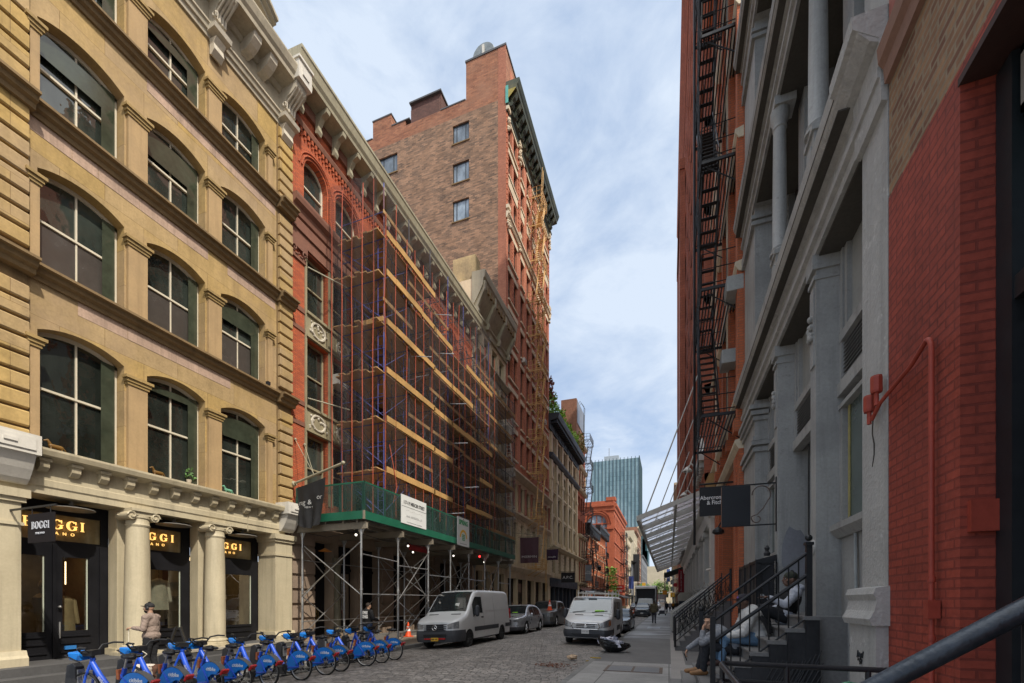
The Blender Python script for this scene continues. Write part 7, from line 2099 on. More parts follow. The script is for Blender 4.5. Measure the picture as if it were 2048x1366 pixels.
def near_rails():
 t = thing('pipe_railing', 'black pipe railing round the cellar opening at the bottom right', 'railing', (1.2, 4.4, .12))
 r = MB(); z = 1.24
 def rail(zz, rad):
  r.tube([(XR - .06, 4.78, zz - .0), (.56, 4.80, zz), (.50, 4.78, zz), (.48, 4.70, zz), (.48, 2.6, zz), (.48, .3, zz)], rad, 10)
 rail(z, .026); rail(z - .17, .022); rail(z - .62, .02)
 for (x, y) in ((1.68, 4.785), (.49, 4.74), (1.05, 4.79), (.48, 3.2), (.48, 1.6)): r.cyl((x, y, .12), (x, y, z), .024, n=8)
 r.build('pipe', M('black_pipe_paint', (.018, .018, .02), .38, .3, 3, 25, .2), t, smooth=True)
 p = MB()
 for i in range(9): p.cyl((.6 + i * .14, 4.8, .13), (.6 + i * .14, 4.8, .6), .006, n=4)
 p.build('lower_bar', m_black, t)
 t = thing('steel_handrail', 'thick dark steel handrail running up diagonally in the bottom right foreground', 'handrail', (1.0, 1.9, 0.0))
 h = MB(); sl = (1.835 - 1.555) / .4
 h.cyl((.2, 1.9, 1.555 - .5 * sl), (1.95, 1.9, 1.555 + 1.25 * sl), .035, n=16); h.build('rail', M('worn_blue_black_steel', (.035, .042, .052), .33, .5, 6, 40, .3, metal=.5), t, smooth=True)
 q = MB()
 for x in (.3, 1.1, 1.9): q.cut().cyl((x, 1.9, .0), (x, 1.9, 1.555 + (x - .7) * sl), .022, n=8)
 q.build('post', m_black, t)
 r_ = random.Random(8)
 for (x, y, c, lab, nm) in ((1.62, 5.02, (.10, .28, .17), 'crumpled green plastic bag on the ground behind the pipe railing', 'plastic_bag'), (1.80, 4.97, (.60, .60, .60), 'crumpled white plastic bag beside the green one behind the pipe railing', 'plastic_bag')):
  g = MB(); n, m_ = 16, 9; rows = []
  for j in range(m_ + 1):
   a = math.pi * j / m_
   rows.append([(x + .17 * math.sin(a) * math.cos(2 * math.pi * i / n) * r_.uniform(.7, 1.2), y + .13 * math.sin(a) * math.sin(2 * math.pi * i / n) * r_.uniform(.7, 1.2), .98 + .1 * math.cos(a) * r_.uniform(.6, 1.2)) for i in range(n)])
  for a, c2 in zip(rows, rows[1:]):
   for i in range(n): g.face(a[i], a[(i + 1) % n], c2[(i + 1) % n], c2[i])
  o = g.build(nm, M(nm + str(c[0]), c, .35, .2), origin=(x, y, .9)); tag(o, lab, 'bag')
 s = MB(); s.box(1.35, 1.93, 4.88, 5.06, .12, .90); o = s.build('ledge_block', m_greyd, origin=(1.6, 4.97, .12)); tag(o, 'low dark masonry block at the foot of the rough grey pier', 'block')
near_rails()
def trash_bag():
 t = thing('trash_bag', 'torn black rubbish bag spilling clear plastic on the right kerb', 'rubbish bag', (-1.85, 15.3, .12)); t.scale = (.78, .78, .82)
 r_ = random.Random(4); n, m_ = 28, 12; rows = []
 for j in range(m_ + 1):
  v = j / m_; rr = (.18 + .42 * math.sin(min(1, v * 1.15) * 1.65)) ; row = []
  for i in range(n):
   a = 2 * math.pi * i / n; k = 1 + .10 * math.sin(a * 3 + 1) + r_.uniform(-.05, .05)
   row.append((.62 / .6 * rr * math.cos(a) * k * (1.18 if math.cos(a) > 0 else 1.0), .8 * rr * math.sin(a) * k, .50 * v ** 1.1 * (1 - .30 * math.cos(a)) + r_.uniform(-.012, .012) * (v > 0)))
  rows.append(row)
 g = MB()
 for a, c in zip(rows, rows[1:]):
  for i in range(n): g.face(a[i], a[(i + 1) % n], c[(i + 1) % n], c[i])
 g.face(*rows[0][::-1]); g.build('black_bag', M('black_bin_liner', (.012, .012, .013), .28, .3, 5, 14, .9, .03, obj=True, spec=.6), t, world=False, smooth=True)
 c = MB()
 for i in range(46):
  x, y, z = r_.uniform(-.55, .5), r_.uniform(-.40, .3), .40 + r_.uniform(0, .2); z -= .14 * (x > .2)
  s = r_.uniform(.10, .2); q = []
  for k in range(9): d = Vector((r_.gauss(0, 1), r_.gauss(0, 1), r_.gauss(0, .8))).normalized() * s * r_.uniform(.6, 1.2); q.append((x + d.x, y + d.y, z + d.z))
  for k in range(7): c.face(q[k], q[k + 1], q[k + 2])
 c.build('clear_plastic', M('crumpled_clear_plastic', (.60, .60, .68), .15, .25, 8, 30, .3, obj=True, spec=.8), t, world=False)
 l = thing('paper_litter', 'crumpled tan paper bag in the gutter near the rubbish bag', 'litter', (-2.85, 13.6, .03))
 g = MB(); q = []
 rows = []
 for j in range(7):
  a = math.pi * j / 6; rows.append([(.17 * math.sin(a) * math.cos(6.283 * i / 12) * r_.uniform(.7, 1.2), .13 * math.sin(a) * math.sin(6.283 * i / 12) * r_.uniform(.7, 1.2), .08 + .08 * math.cos(a) * r_.uniform(.7, 1.2)) for i in range(12)])
 for a, c2 in zip(rows, rows[1:]):
  for i in range(12): g.face(a[i], a[(i + 1) % 12], c2[(i + 1) % 12], c2[i])
 g.build('paper', M('tan_paper', (.48, .34, .22), .8, .2, 8), l, world=False)
 y = MB()
 for i in range(9): y.cbox((-2.32 + .04 * i + r_.uniform(-.03, .03), 13.5 + r_.uniform(-.06, .06), .035 + (.10 if -2.32 + .04 * i > -2.25 else 0)), (.12, .03, .02), Euler((0, 0, r_.uniform(-1, 1))))
 o = y.build('yellow_peel', M('yellow_peel', (.55, .36, .03), .6), origin=(-2.2, 13.5, .05)); tag(o, 'scattered yellow scraps on the kerb beside the paper bag', 'litter')
 f = MB()
 for i in range(110): x, yy = -3.1 + r_.gauss(0, .26), 12.2 + r_.gauss(0, .22); f.cbox((x, yy, .035 + .0003 * i), (r_.uniform(.03, .09), r_.uniform(.02, .05), .004), Euler((r_.uniform(-.3, .3), r_.uniform(-.3, .3), r_.uniform(0, 3))))
 o = f.build('leaf_litter', M('rusty_leaves', (.16, .055, .025), .8, .3, 8), origin=(-3.1, 12.2, .03)); tag(o, 'patch of rusty brown leaf litter in the cobbled gutter', 'litter', kind='stuff')
trash_bag()
def far_right():
 b = far_block('white_topped_building', 'red brick building with a white upper storey beyond the tall terracotta one', 'R', 76, 100, 21.0, m_orange2, m_farcream, n=6, corn=1.2)
 u = MB(TR(XR)); u.box(-8, -.3, 76.2, 99.8, 21.1, 26.5); u.build('white_storey', M('pale_metal', (.52, .55, .58), .5, .1, .5), b)
 far_block('low_red_building', 'low red brick building beyond the green awning', 'R', 62.2, 75.8, 15.0, m_orange2, m_farcream, n=4)
 far_block('far_right_brick', 'brown brick building far down the right side', 'R', 101, 135, 11.5, m_farbrick, m_farcream, n=7)
 far_block('far_right_pale', 'pale building farther down the right side', 'R', 136, 190, 14, m_farcream, m_farcream, n=9)
 far_block('far_right_grey', 'grey building at the far end of the right side', 'R', 192, 300, 18, m_fargrey, m_fargrey, n=12)
 t = thing('booth', 'small dark blue booth with a rounded beige roof under the canopy', 'booth', (1.35, 40, .12))
 q = MB(); q.box(.8, 1.75, 39.6, 41, .12, 1.9); q.build('cabin', m_navy, t)
 r = MB(); r.prism([(.7, 1.9), (1.85, 1.9), (1.85, 2.35), (1.65, 2.6), (.9, 2.6), (.7, 2.35)], 39.4, 41.2, 'xz'); r.build('roof', M('beige_roof', (.42, .38, .31), .7), t)
 t = thing('sign_pole', 'plain grey pole with small street signs on the right kerb', 'pole', (-1.0, 78, .12))
 q = MB(); q.cyl((-.65, 78, .1), (-.65, 78, 6.8), .09, n=7); q.build('post', m_steel, t)
 s = MB(); s.box(-1.0, -.3, 77.85, 77.95, 3.0, 3.7); s.build('orange_plate', M('orange_plate', (.6, .25, .02), .5), t)
 s = MB(); s.lathe([(.35, -.03), (.35, .03)], (1.0, 77.9, 4.6), 8, 'y'); s.build('red_plate', M('red_plate', (.35, .02, .03), .5), t)
 f = thing('pavement_flag', 'dark red flag over the far kerb beside the truck', 'flag', (-1.7, 67, 1)); g = flag_cloth(-1.9, -1.55, 67, 67, 1.4, 3.6, .05, 6, 8, seed=9); g.build('cloth', M('crimson_flag', (.35, .01, .05), .7), f)
 p = MB(); p.cyl((-1.92, 67, .1), (-1.92, 67, 3.7), .025, n=5); p.build('pole', m_steel, f)
 c = thing('hand_cart', 'small metal hand cart standing on the far right pavement', 'cart', (-.8, 58, .12))
 m_ = MB(); m_.box(-.5, .5, -.3, .3, .18, .24); m_.tube([(.5, -.25, .2), (.62, -.25, 1.05), (.62, .25, 1.05), (.5, .25, .2)], .02, 5); m_.box(-.35, .3, -.22, .22, .24, .62)
 for x in (-.38, .38):
  for y in (-.28, .28): m_.lathe([(.09, -.03), (.09, .03)], (x, y, .09), 10, 'y')
 m_.build('frame', m_dk_st, c, world=False)
far_right()
def lerp(pts, y):
 if y <= pts[0][0]: return pts[0][1]
 for (a, b), (c, d) in zip(pts, pts[1:]):
  if y <= c: return b + (d - b) * (y - a) / (c - a)
 return pts[-1][1]
def smooth_pts(pts, it=2):
 for _ in range(it):
  q = [pts[0]]
  for (a, b), (c, d) in zip(pts, pts[1:]): q += [(a + (c - a) * .25, b + (d - b) * .25), (a + (c - a) * .75, b + (d - b) * .75)]
  q.append(pts[-1]); pts = q
 return pts
class Car:
 def __init__(s, L, W, top, tum, base=.30, wheels=(.95, 3.8), wr=.35, nose=.35, tail=.2, rc=.12, plan=None):
  s.L, s.W, s.base, s.wheels, s.wr, s.rc0 = L, W, base, wheels, wr, rc
  s.top_ = smooth_pts(top, 2); s.tum_ = smooth_pts(tum, 2)
  h = W / 2
  s.plan = smooth_pts(plan or [(0, h * .74), (nose * .15, h * .84), (nose * .5, h * .93), (nose, h * .985), (nose * 2.2, h), (L - tail * 2, h), (L - tail * .4, h * .97), (L, h * .9)], 1)
 def top(s, y): return lerp(s.top_, y)
 def hw(s, y, z=0): return lerp(s.plan, y) * lerp(s.tum_, z)
 def bot(s, y):
  b = s.base
  for w in s.wheels:
   R_ = s.wr * 1.17
   d = abs(y - w)
   if d < R_: b = max(b, s.wr + math.sqrt(R_ * R_ - d * d) * .98)
  return b
 def section(s, y):
  t = s.top(y); b = min(s.bot(y), t - .2); rc = min(s.rc0, (t - b) * .35)
  P = []; n = 8
  for i in range(n + 1):
   z = b + (t - rc - b) * i / n; P.append((s.hw(y, z), z))
  xe = s.hw(y, t - rc)
  for i in (1, 2, 3):
   a = math.pi / 2 * i / 3.5; P.append((xe - rc * 1.15 * (1 - math.cos(a)), t - rc + rc * math.sin(a)))
  xr = P[-1][0]
  for f in (.66, .33, 0): P.append((xr * f, t + .02 * (1 - f * f)))
  return P
 def body(s):
  ys = set([0, s.L]); y = 0
  while y < s.L: ys.add(round(y, 3)); y += .12
  for a, b in s.top_: ys.add(round(min(max(a, 0), s.L), 3))
  for w in s.wheels:
   for k in range(-8, 9): ys.add(round(min(max(w + s.wr * 1.17 * math.sin(k * math.pi / 16), 0), s.L), 3))
  ys = sorted(ys); m = MB(); rows = []
  for y in ys:
   P = s.section(y); full = [(x, y, z) for x, z in P] + [(-x, y, z) for x, z in reversed(P[:-1])]
   rows.append(m._a(full)); n = len(full)
  for a, b in zip(rows, rows[1:]):
   for i in range(n - 1): m.f.append((a + i, a + i + 1, b + i + 1, b + i))
  m.f.append(tuple(rows[0] + i for i in range(n))); m.f.append(tuple(rows[-1] + i for i in reversed(range(n))))
  return m
 def under(s):
  m = MB(); m.box(-s.W * .44, s.W * .44, .25, s.L - .25, s.base - .06, s.base + .35)
  for w in s.wheels: m.box(-s.W * .46, s.W * .46, w - s.wr * 1.15, w + s.wr * 1.15, s.base + .1, s.wr * 2.12)
  return m
 def side(s, y0, y1, zb, zt, off=.006, sides=(1, -1), n=None, rows=3):
  """patch on the flank; zb, zt are functions of y or numbers"""
  f = lambda q, y: q(y) if callable(q) else q
  m = MB(); n = n or max(2, int(abs(y1 - y0) / .12))
  for sg in sides:
   for i in range(n):
    a, b = y0 + (y1 - y0) * i / n, y0 + (y1 - y0) * (i + 1) / n
    for j in range(rows):
     def pt(y, v):
      z = f(zb, y) + (f(zt, y) - f(zb, y)) * v
      return (sg * (s.hw(y, z) + off), y, z)
     m.face(pt(a, j / rows), pt(b, j / rows), pt(b, (j + 1) / rows), pt(a, (j + 1) / rows))
  return m
 def screen(s, y0, y1, inset=.1, off=.008, xa=None):
  m = MB(); n = 8; k = 8
  def pt(y, u):
   t = s.top(y); x = (s.hw(y, t - .05) - inset); return (x * u, y - off, t + off + .02 * (1 - u * u))
  for i in range(n):
   a, b = y0 + (y1 - y0) * i / n, y0 + (y1 - y0) * (i + 1) / n
   for j in range(k):
    u, v = -1 + 2 * j / k, -1 + 2 * (j + 1) / k
    m.face(pt(a, u), pt(a, v), pt(b, v), pt(b, u))
  return m
 def outline(s, ymax, z):
  """points round the nose from the right flank at ymax to the left"""
  P = []; n = 10
  for i in range(n + 1):
   y = ymax * (1 - i / n); P.append((s.hw(y, z), y))
  xf = s.hw(0, z)
  for i in range(1, 8): P.append((xf * (1 - 2 * i / 8), 0))
  P += [(-x, y) for x, y in reversed(P[:n + 1])]
  return P
 def wrap(s, ymax, z0, z1, off=.012, rows=3, xlim=None, bulge=0.0):
  m = MB()
  grid = []
  for j in range(rows + 1):
   z = z0 + (z1 - z0) * j / rows; row = []
   for x, y in s.outline(ymax, z):
    if xlim and not (xlim[0] <= x <= xlim[1]): continue
    d = Vector((x * .6, y - ymax * .9 - .4)).normalized() * (off + bulge * math.sin(math.pi * j / rows)); row.append((x + d.x, y + d.y, z))
   grid.append(row)
  for a, b in zip(grid, grid[1:]):
   for i in range(len(a) - 1): m.face(a[i], a[i + 1], b[i + 1], b[i])
  if not xlim:
   t, b = grid[-1], grid[0]
   for i in range(len(t) - 1): m.face(t[i], t[i + 1], (t[i + 1][0] * .97, t[i + 1][1] + off, z1), (t[i][0] * .97, t[i][1] + off, z1))
  return m
 def lamp(s, x0, x1, z0, z1, zin0, zin1, off=.014, n=8):
  """headlamp following the nose from x0 (inner) to x1 (outer fraction may wrap round the corner)"""
  m = MB()
  for sg in (1, -1):
   P = []
   for i in range(n + 1):
    f = i / n
    x = x0 + (x1 - x0) * f; y = 0
    lo, hi = 0.0, 1.2
    zc = z0
    if x > s.hw(0, zc):
     for _ in range(20):
      mid = (lo + hi) / 2
      if s.hw(mid, zc) < x: lo = mid
      else: hi = mid
     y = hi
    P.append((sg * x, y - off, zin0 + (z0 - zin0) * f, zin1 + (z1 - zin1) * f))
   for a, b in zip(P, P[1:]):
    m.face((a[0], a[1], a[2]), (b[0], b[1], b[2]), (b[0], b[1], b[3]), (a[0], a[1], a[3]))
  return m
def wheel(parent, x, y, r, w, rimmat, sg, spokes=5, steel=False):
 t = MB(); t.lathe([(r * .66, -w / 2), (r * .9, -w / 2), (r, -w * .34), (r, w * .34), (r * .9, w / 2), (r * .66, w / 2), (r * .62, 0), (r * .66, -w / 2)], (0, 0, 0), 28, 'x')
 o = t.build('wheel', M('tyre', (.014, .014, .014), .8, .2, 6, 40, .2, obj=True), parent, world=False, smooth=True, loc=(x, y, r))
 m = MB(); q = sg * w * .36
 m.lathe([(r * .66, q - .02 * sg), (r * .62, q), (r * .56, q - .03 * sg), (r * .2, q - .02 * sg), (r * .16, q + .012 * sg), (.01, q + .012 * sg)], (0, 0, 0), 24, 'x')
 for k in range(spokes):
  a = 2 * math.pi * k / spokes
  m.cyl((q, r * .15 * math.cos(a), r * .15 * math.sin(a)), (q + .004 * sg, r * .6 * math.cos(a), r * .6 * math.sin(a)), .035 if not steel else .02, n=5)
 m.build('rim', rimmat, o, world=False, smooth=True)
 d = MB(); d.lathe([(r * .5, q - .03 * sg), (r * .3, q - .028 * sg)], (0, 0, 0), 16, 'x'); d.build('brake_gap', m_black, o, world=False)
 return o
def paint(name, c, metal=.0, rough=.38): return M(name, c, rough, .07, 1.5, 12, .02, .004, metal=metal, spec=.5, coat=.5, obj=True, grime=tuple(x * .7 for x in c), gamt=.25)
m_glass_car = M('car_glass', (.018, .022, .024), .04, .3, 1.2, 3, .02, obj=True, spec=.9)
m_dkplastic = M('dark_bumper_plastic', (.045, .048, .054), .6, .15, 3, 40, .2, obj=True)
m_chrome = M('chrome', (.62, .62, .62), .15, .1, 3, 10, 0, metal=1.0, obj=True)
m_lamp = M('headlamp_glass', (.32, .33, .34), .12, .5, 9, 20, .1, metal=.4, obj=True, spec=.9)
m_amber = M('amber_lens', (.45, .14, .02), .3, .1)
m_redlens = M('red_lens', (.40, .015, .015), .25, .15, 8)
m_plate_y = M('yellow_plate', (.62, .36, .03), .5, .1)
m_plate_w = M('white_plate', (.58, .57, .55), .5, .1)
m_steelw = M('black_steel_rim', (.03, .03, .03), .5, .2)
m_alloy = M('alloy_rim', (.42, .42, .42), .3, .15, 6, 20, 0, metal=.8, obj=True)
m_hivis = M('hi_vis_cloth', (.32, .72, .05), .7, .2, 8, obj=True)
def simple(parent, name, mat, fn, smooth=False):
 m = MB(); fn(m); return m.build(name, mat, parent, world=False, smooth=smooth)
def mirrors(t, c, y, z, mat, big=True):
 for sg in (1, -1):
  x = sg * (c.hw(y, z) + .17)
  simple(t, 'mirror', mat, lambda m: (m.capsule((x, y, z - .1), (x, y, z + (.18 if big else .02)), .10 if big else .08, .09, 10), m.cyl((sg * (c.hw(y, z) - .02), y + .05, z - .06), (x, y, z - .06), .04, n=6)), True)
def wheels4(t, c, w, rim, spokes=5, steel=False):
 for y in c.wheels:
  for sg in (1, -1): wheel(t, sg * (c.W / 2 - w / 2 - .01), y, c.wr, w, rim, sg, spokes, steel)
TUM_VAN = [(.2, .96), (.5, 1.0), (1.1, 1.0), (1.5, .965), (2.1, .90), (2.5, .86)]
TUM_CAR = [(.2, .95), (.45, 1.0), (.8, 1.0), (.98, .96), (1.4, .79), (1.7, .74)]
def sprinter():
 t = thing('white_van', 'pale grey delivery van with a dark bumper parked at the left kerb beside the shed', 'van', (-8.55, 15.15, -.03), rot=(0, R(-2.2), R(0)))
 c = Car(5.93, 2.0, [(0, 1.04), (.1, 1.12), (.62, 1.28), (.95, 1.37), (1.30, 1.74), (1.72, 2.16), (2.05, 2.33), (2.5, 2.37), (5.6, 2.37), (5.85, 2.3), (5.93, 2.1)], TUM_VAN, .33, (1.0, 4.66), .345, .42, .2, .15)
 p = paint('van_silver_white', (.58, .585, .58))
 c.body().build('body', p, t, world=False, smooth=True); c.under().build('underbody', m_black, t, world=False)
 c.screen(1.02, 1.92, .12).build('windscreen', m_glass_car, t, world=False, smooth=True)
 c.side(1.42, 2.42, lambda y: 1.36 - (.16 if y < 1.9 else 0) * (1.9 - y) / .5, lambda y: min(2.05, c.top(y) - .13), .008).build('side_window', m_glass_car, t, world=False, smooth=True)
 c.wrap(.62, .30, .74, .03, 4, None, .03).build('bumper', m_dkplastic, t, world=False, smooth=True)
 c.side(1.48, 4.2, .62, .80, .012).build('side_moulding', m_dkplastic, t, world=False); c.side(5.1, 5.85, .62, .80, .012).build('side_moulding', m_dkplastic, t, world=False)
 g = c.wrap(.0, .72, .99, .035, 2, (-.52, .52)).build('grille', M('grille_black', (.02, .021, .024), .45), t, world=False)
 simple(g, 'grille_bar', m_dkplastic, lambda m: [m.box(-.53 + .02 * k, .53 - .02 * k, -.06, -.03, .96 - .075 * k, .985 - .075 * k) for k in range(4)])
 simple(g, 'star_emblem', m_chrome, lambda m: (m.tube([(.1 * math.cos(a), -.075, .855 + .1 * math.sin(a)) for a in [i * .3927 for i in range(16)]], .011, 6, True), [m.cyl((0, -.075, .855), (.1 * math.cos(a), -.075, .855 + .1 * math.sin(a)), .012, n=5) for a in (R(90), R(210), R(330))]))
 c.lamp(.54, .93, .80, 1.08, .80, .97).build('headlight', m_lamp, t, world=False, smooth=True)
 simple(t, 'lower_intake', m_black, lambda m: m.box(-.5, .5, -.075, -.02, .50, .60))
 simple(t, 'red_stripe', m_redlens, lambda m: (m.box(-.46, -.17, -.085, -.06, .40, .45), m.box(.17, .46, -.085, -.06, .40, .45)))
 pl = simple(t, 'licence_plate', m_plate_y, lambda m: m.box(-.155, .155, -.10, -.07, .34, .47)); text('T 39 JK' if False else '115 38 PL', .075, (0, -.104, .40), 'S', m_ink, None) if False else None
 simple(pl, 'plate_number', m_ink, lambda m: [m.box(-.12 + .04 * k, -.095 + .04 * k, -.103, -.099, .375, .435) for k in range(6) if k != 3])
 simple(t, 'bonnet_vent', m_black, lambda m: (m.cbox((-.5, .82, c.top(.82) + .02), (.42, .07, .015), Euler((R(16), 0, 0))), m.cbox((.5, .82, c.top(.82) + .02), (.42, .07, .015), Euler((R(16), 0, 0)))))
 mirrors(t, c, 1.5, 1.42, m_dkplastic)
 simple(t, 'door_seam', m_greyink, lambda m: [[m.box(sg * (c.hw(y, z) + .001) - .004, sg * (c.hw(y, z) + .001) + .004, y - .006, y + .006, z, z + .1) for z in [.5 + .1 * k for k in range(16)]] for sg in (1, -1) for y in (2.5, 3.75)])
 simple(t, 'door_handle', m_black, lambda m: [m.cbox((sg * (c.hw(2.32, 1.2) + .02), 2.32, 1.18), (.03, .16, .06)) for sg in (1, -1)])
 c.side(2.65, 5.6, lambda y: 1.42, lambda y: 1.46, .012).build('side_crease', paint('van_crease', (.52, .525, .52)), t, world=False)
 simple(t, 'wiper', m_black, lambda m: (m.cyl((-.7, 1.03, c.top(1.03) + .04), (-.05, 1.1, c.top(1.1) + .045), .012, n=5), m.cyl((.05, 1.03, c.top(1.03) + .04), (.7, 1.1, c.top(1.1) + .045), .012, n=5)))
 simple(t, 'dashboard_papers', M('paper_white', (.6, .6, .56), .7), lambda m: (m.cbox((.35, 1.23, c.top(1.23) - .02 + .045), (.18, .3, .01), Euler((R(48), 0, 0))),))
 simple(t, 'aerial', m_black, lambda m: m.cyl((-.2, 2.1, 2.36), (-.2, 2.2, 2.52), .008, n=4))
 wheels4(t, c, .225, m_steelw, 8, True)
 simple(t, 'tail_light', m_redlens, lambda m: [m.box(sg * .93 - .05, sg * .93 + .05, 5.86, 5.95, 1.0, 1.5) for sg in (1, -1)])
 return t
sprinter()
def transit():
 t = thing('work_van', 'white work van with a wide chrome grille and roof ladder rack at the right kerb', 'van', (-3.28, 18.25, -.0), rot=(0, R(1.2), R(0)))
 c = Car(5.53, 2.03, [(0, .98), (.08, 1.06), (.5, 1.2), (.86, 1.27), (1.15, 1.52), (1.6, 1.9), (1.85, 2.04), (2.3, 2.09), (5.2, 2.08), (5.45, 2.0), (5.53, 1.8)], TUM_VAN, .34, (1.02, 4.32), .345, .45, .2, .14)
 p = paint('van_white', (.64, .635, .62))
 c.body().build('body', p, t, world=False, smooth=True); c.under().build('underbody', m_black, t, world=False)
 m_ws = M('pale_reflecting_screen', (.10, .12, .125), .03, .3, 1.0, 3, .02, obj=True, spec=1.0)
 c.screen(.92, 1.80, .10).build('windscreen', m_ws, t, world=False, smooth=True)
 c.side(1.3, 2.25, lambda y: 1.27, lambda y: min(1.85, c.top(y) - .12), .008).build('side_window', m_glass_car, t, world=False, smooth=True)
 c.side(2.45, 4.0, 1.3, 1.85, .006).build('rear_side_panel', M('grey_panel', (.15, .16, .165), .2, .2, 2, obj=True, spec=.7), t, world=False)
 c.wrap(.60, .36, .68, .03, 4, None, .03).build('bumper', m_dkplastic, t, world=False, smooth=True)
 g = c.wrap(.0, .70, .95, .03, 2, (-.55, .55)).build('grille', M('grille_black', (.02, .021, .024)), t, world=False)
 simple(g, 'chrome_bar', m_chrome, lambda m: [m.cbox((0, -.05, .74 + .065 * k), (1.06 - .06 * abs(k - 1.5), .03, .022)) for k in range(4)] and m.tube([(-.50, -.045, .70), (.50, -.045, .70), (.60, -.03, .83), (.50, -.045, .955), (-.50, -.045, .955), (-.60, -.03, .83)], .018, 6, True))
 simple(g, 'oval_badge', m_chrome, lambda m: m.lathe([(.0, 0), (.06, 0), (.07, .01), (.07, .02)], (0, -.085, .83), 16, 'y'))
 c.lamp(.62, .97, .82, 1.14, .76, .96).build('headlight', m_lamp, t, world=False, smooth=True)
 c.lamp(.93, .985, .86, 1.10, .86, 1.05, .02).build('indicator', m_amber, t, world=False)
 simple(t, 'lower_intake', m_black, lambda m: m.prism([(-.62, .52), (.62, .52), (.42, .40), (-.42, .40)], -.085, -.03, 'xz'))
 pl = simple(t, 'licence_plate', m_plate_w, lambda m: m.box(-.155, .155, -.11, -.08, .52, .70)); simple(pl, 'plate_number', m_greyink, lambda m: [m.box(-.12 + .04 * k, -.095 + .04 * k, -.113, -.109, .58, .64) for k in range(6) if k != 3])
 simple(t, 'bonnet_vent', m_black, lambda m: (m.cbox((-.42, .74, c.top(.74) + .025), (.36, .05, .015), Euler((R(14), 0, 0))), m.cbox((.42, .74, c.top(.74) + .025), (.36, .05, .015), Euler((R(14), 0, 0)))))
 mirrors(t, c, 1.35, 1.28, m_dkplastic)
 simple(t, 'side_moulding', m_dkplastic, lambda m: [m.box(sg * 1.0, sg * 1.025, 2.4, 3.6, .55, .78) for sg in (1, -1)])
 simple(t, 'wiper', m_black, lambda m: (m.cyl((-.75, .93, c.top(.93) + .04), (-.2, 1.0, c.top(1.0) + .05), .012, n=5), m.cyl((.1, .93, c.top(.93) + .04), (.75, 1.02, c.top(1.02) + .05), .012, n=5)))
 simple(t, 'hi_vis_vest', m_hivis, lambda m: [m.sphere((.35 + .07 * k, 1.02 + .01 * k, c.top(1.02) + .03), (.08, .05, .045), 8, 6) for k in range(-1, 4)], True)
 simple(t, 'sensor_housing', m_black, lambda m: m.prism([(-.2, 1.99), (.2, 1.99), (.08, 1.88), (-.08, 1.88)], 1.62, 1.66, 'xz'))
 rk = MB()
 for y in (2.4, 3.6, 4.9):
  rk.box(-.85, .85, y - .025, y + .025, 2.22, 2.26)
  for x in (-.8, -.45, .45, .8): rk.box(x - .02, x + .02, y - .02, y + .02, 2.06, 2.36)
 for x in (-.62, .62): rk.box(x - .02, x + .02, 2.2, 5.2, 2.26, 2.30)
 rk.build('roof_rack', m_whitei, t, world=False)
 la = MB()
 for x in (-.35, -.02): la.box(x - .03, x + .03, 2.0, 5.2, 2.28, 2.34)
 for k in range(9): la.box(-.35, -.02, 2.2 + k * .34, 2.24 + k * .34, 2.29, 2.33)
 la.build('ladder', M('aluminium', (.55, .56, .57), .4, .1, metal=.6), t, world=False)
 wheels4(t, c, .225, m_alloy, 6)
 return t
transit()
def suv(nm, lab, loc, L, W, top, wh, wr, pm, side, ws, cat='car', roll=0, chrome=False, dark=None, plate=m_plate_y, tum=TUM_CAR, gz=(.62, .82), hl=(.55, .86, .66, .86, .66, .8), vest=False, belt=.98, hood=(1.2, 2.05)):
 t = thing(nm, lab, cat, loc, rot=(0, R(roll), 0))
 c = Car(L, W, top, tum, .26, wh, wr, .4, .3, .14)
 c.body().build('body', pm, t, world=False, smooth=True); c.under().build('underbody', m_black, t, world=False)
 c.screen(ws[0], ws[1], .09).build('windscreen', m_glass_car, t, world=False, smooth=True)
 y0, y1, y2 = side
 c.side(y0, y1, lambda y: belt + .02, lambda y: max(belt + .03, c.top(y) - .12), .008).build('side_window', m_glass_car, t, world=False, smooth=True)
 c.side(y1 + .08, y2, lambda y: belt + .03, lambda y: max(belt + .05, c.top(y) - .12), .008).build('side_window', m_glass_car, t, world=False, smooth=True)
 c.wrap(.5, .26, .45, .02, 3, None, .015).build('bumper', dark or m_dkplastic, t, world=False, smooth=True)
 g = c.wrap(.0, gz[0], gz[1], .02, 2, (-.5, .5)).build('grille', M('grille_black', (.02, .021, .024)), t, world=False)
 simple(g, 'grille_bar', m_chrome if chrome else m_dkplastic, lambda m: [m.box(-.5 + .03 * k, .5 - .03 * k, -.045, -.02, gz[1] - .02 - (gz[1] - gz[0]) * k / 3 - .012, gz[1] - (gz[1] - gz[0]) * k / 3) for k in range(4)])
 c.lamp(*hl).build('headlight', m_lamp, t, world=False, smooth=True)
 simple(t, 'licence_plate', plate, lambda m: m.box(-.155, .155, -.06, -.03, .42, .55))
 mirrors(t, c, hood[1] - .35, belt + .1, pm, False)
 simple(t, 'door_seam', m_greyink, lambda m: [[m.box(sg * (c.hw(y, z) + .001) - .003, sg * (c.hw(y, z) + .001) + .003, y - .005, y + .005, z, z + .08) for z in [.35 + .08 * k for k in range(8)]] for sg in (1, -1) for y in (y0 + .05, y1 + .04)])
 if vest: simple(t, 'hi_vis_vest', m_hivis, lambda m: [m.sphere((.1 + .07 * k, ws[0] + .12, c.top(ws[0] + .12) + .02), (.09, .05, .03), 8, 6) for k in range(-1, 3)], True)
 wheels4(t, c, .23, m_alloy, 5)
 return t, c
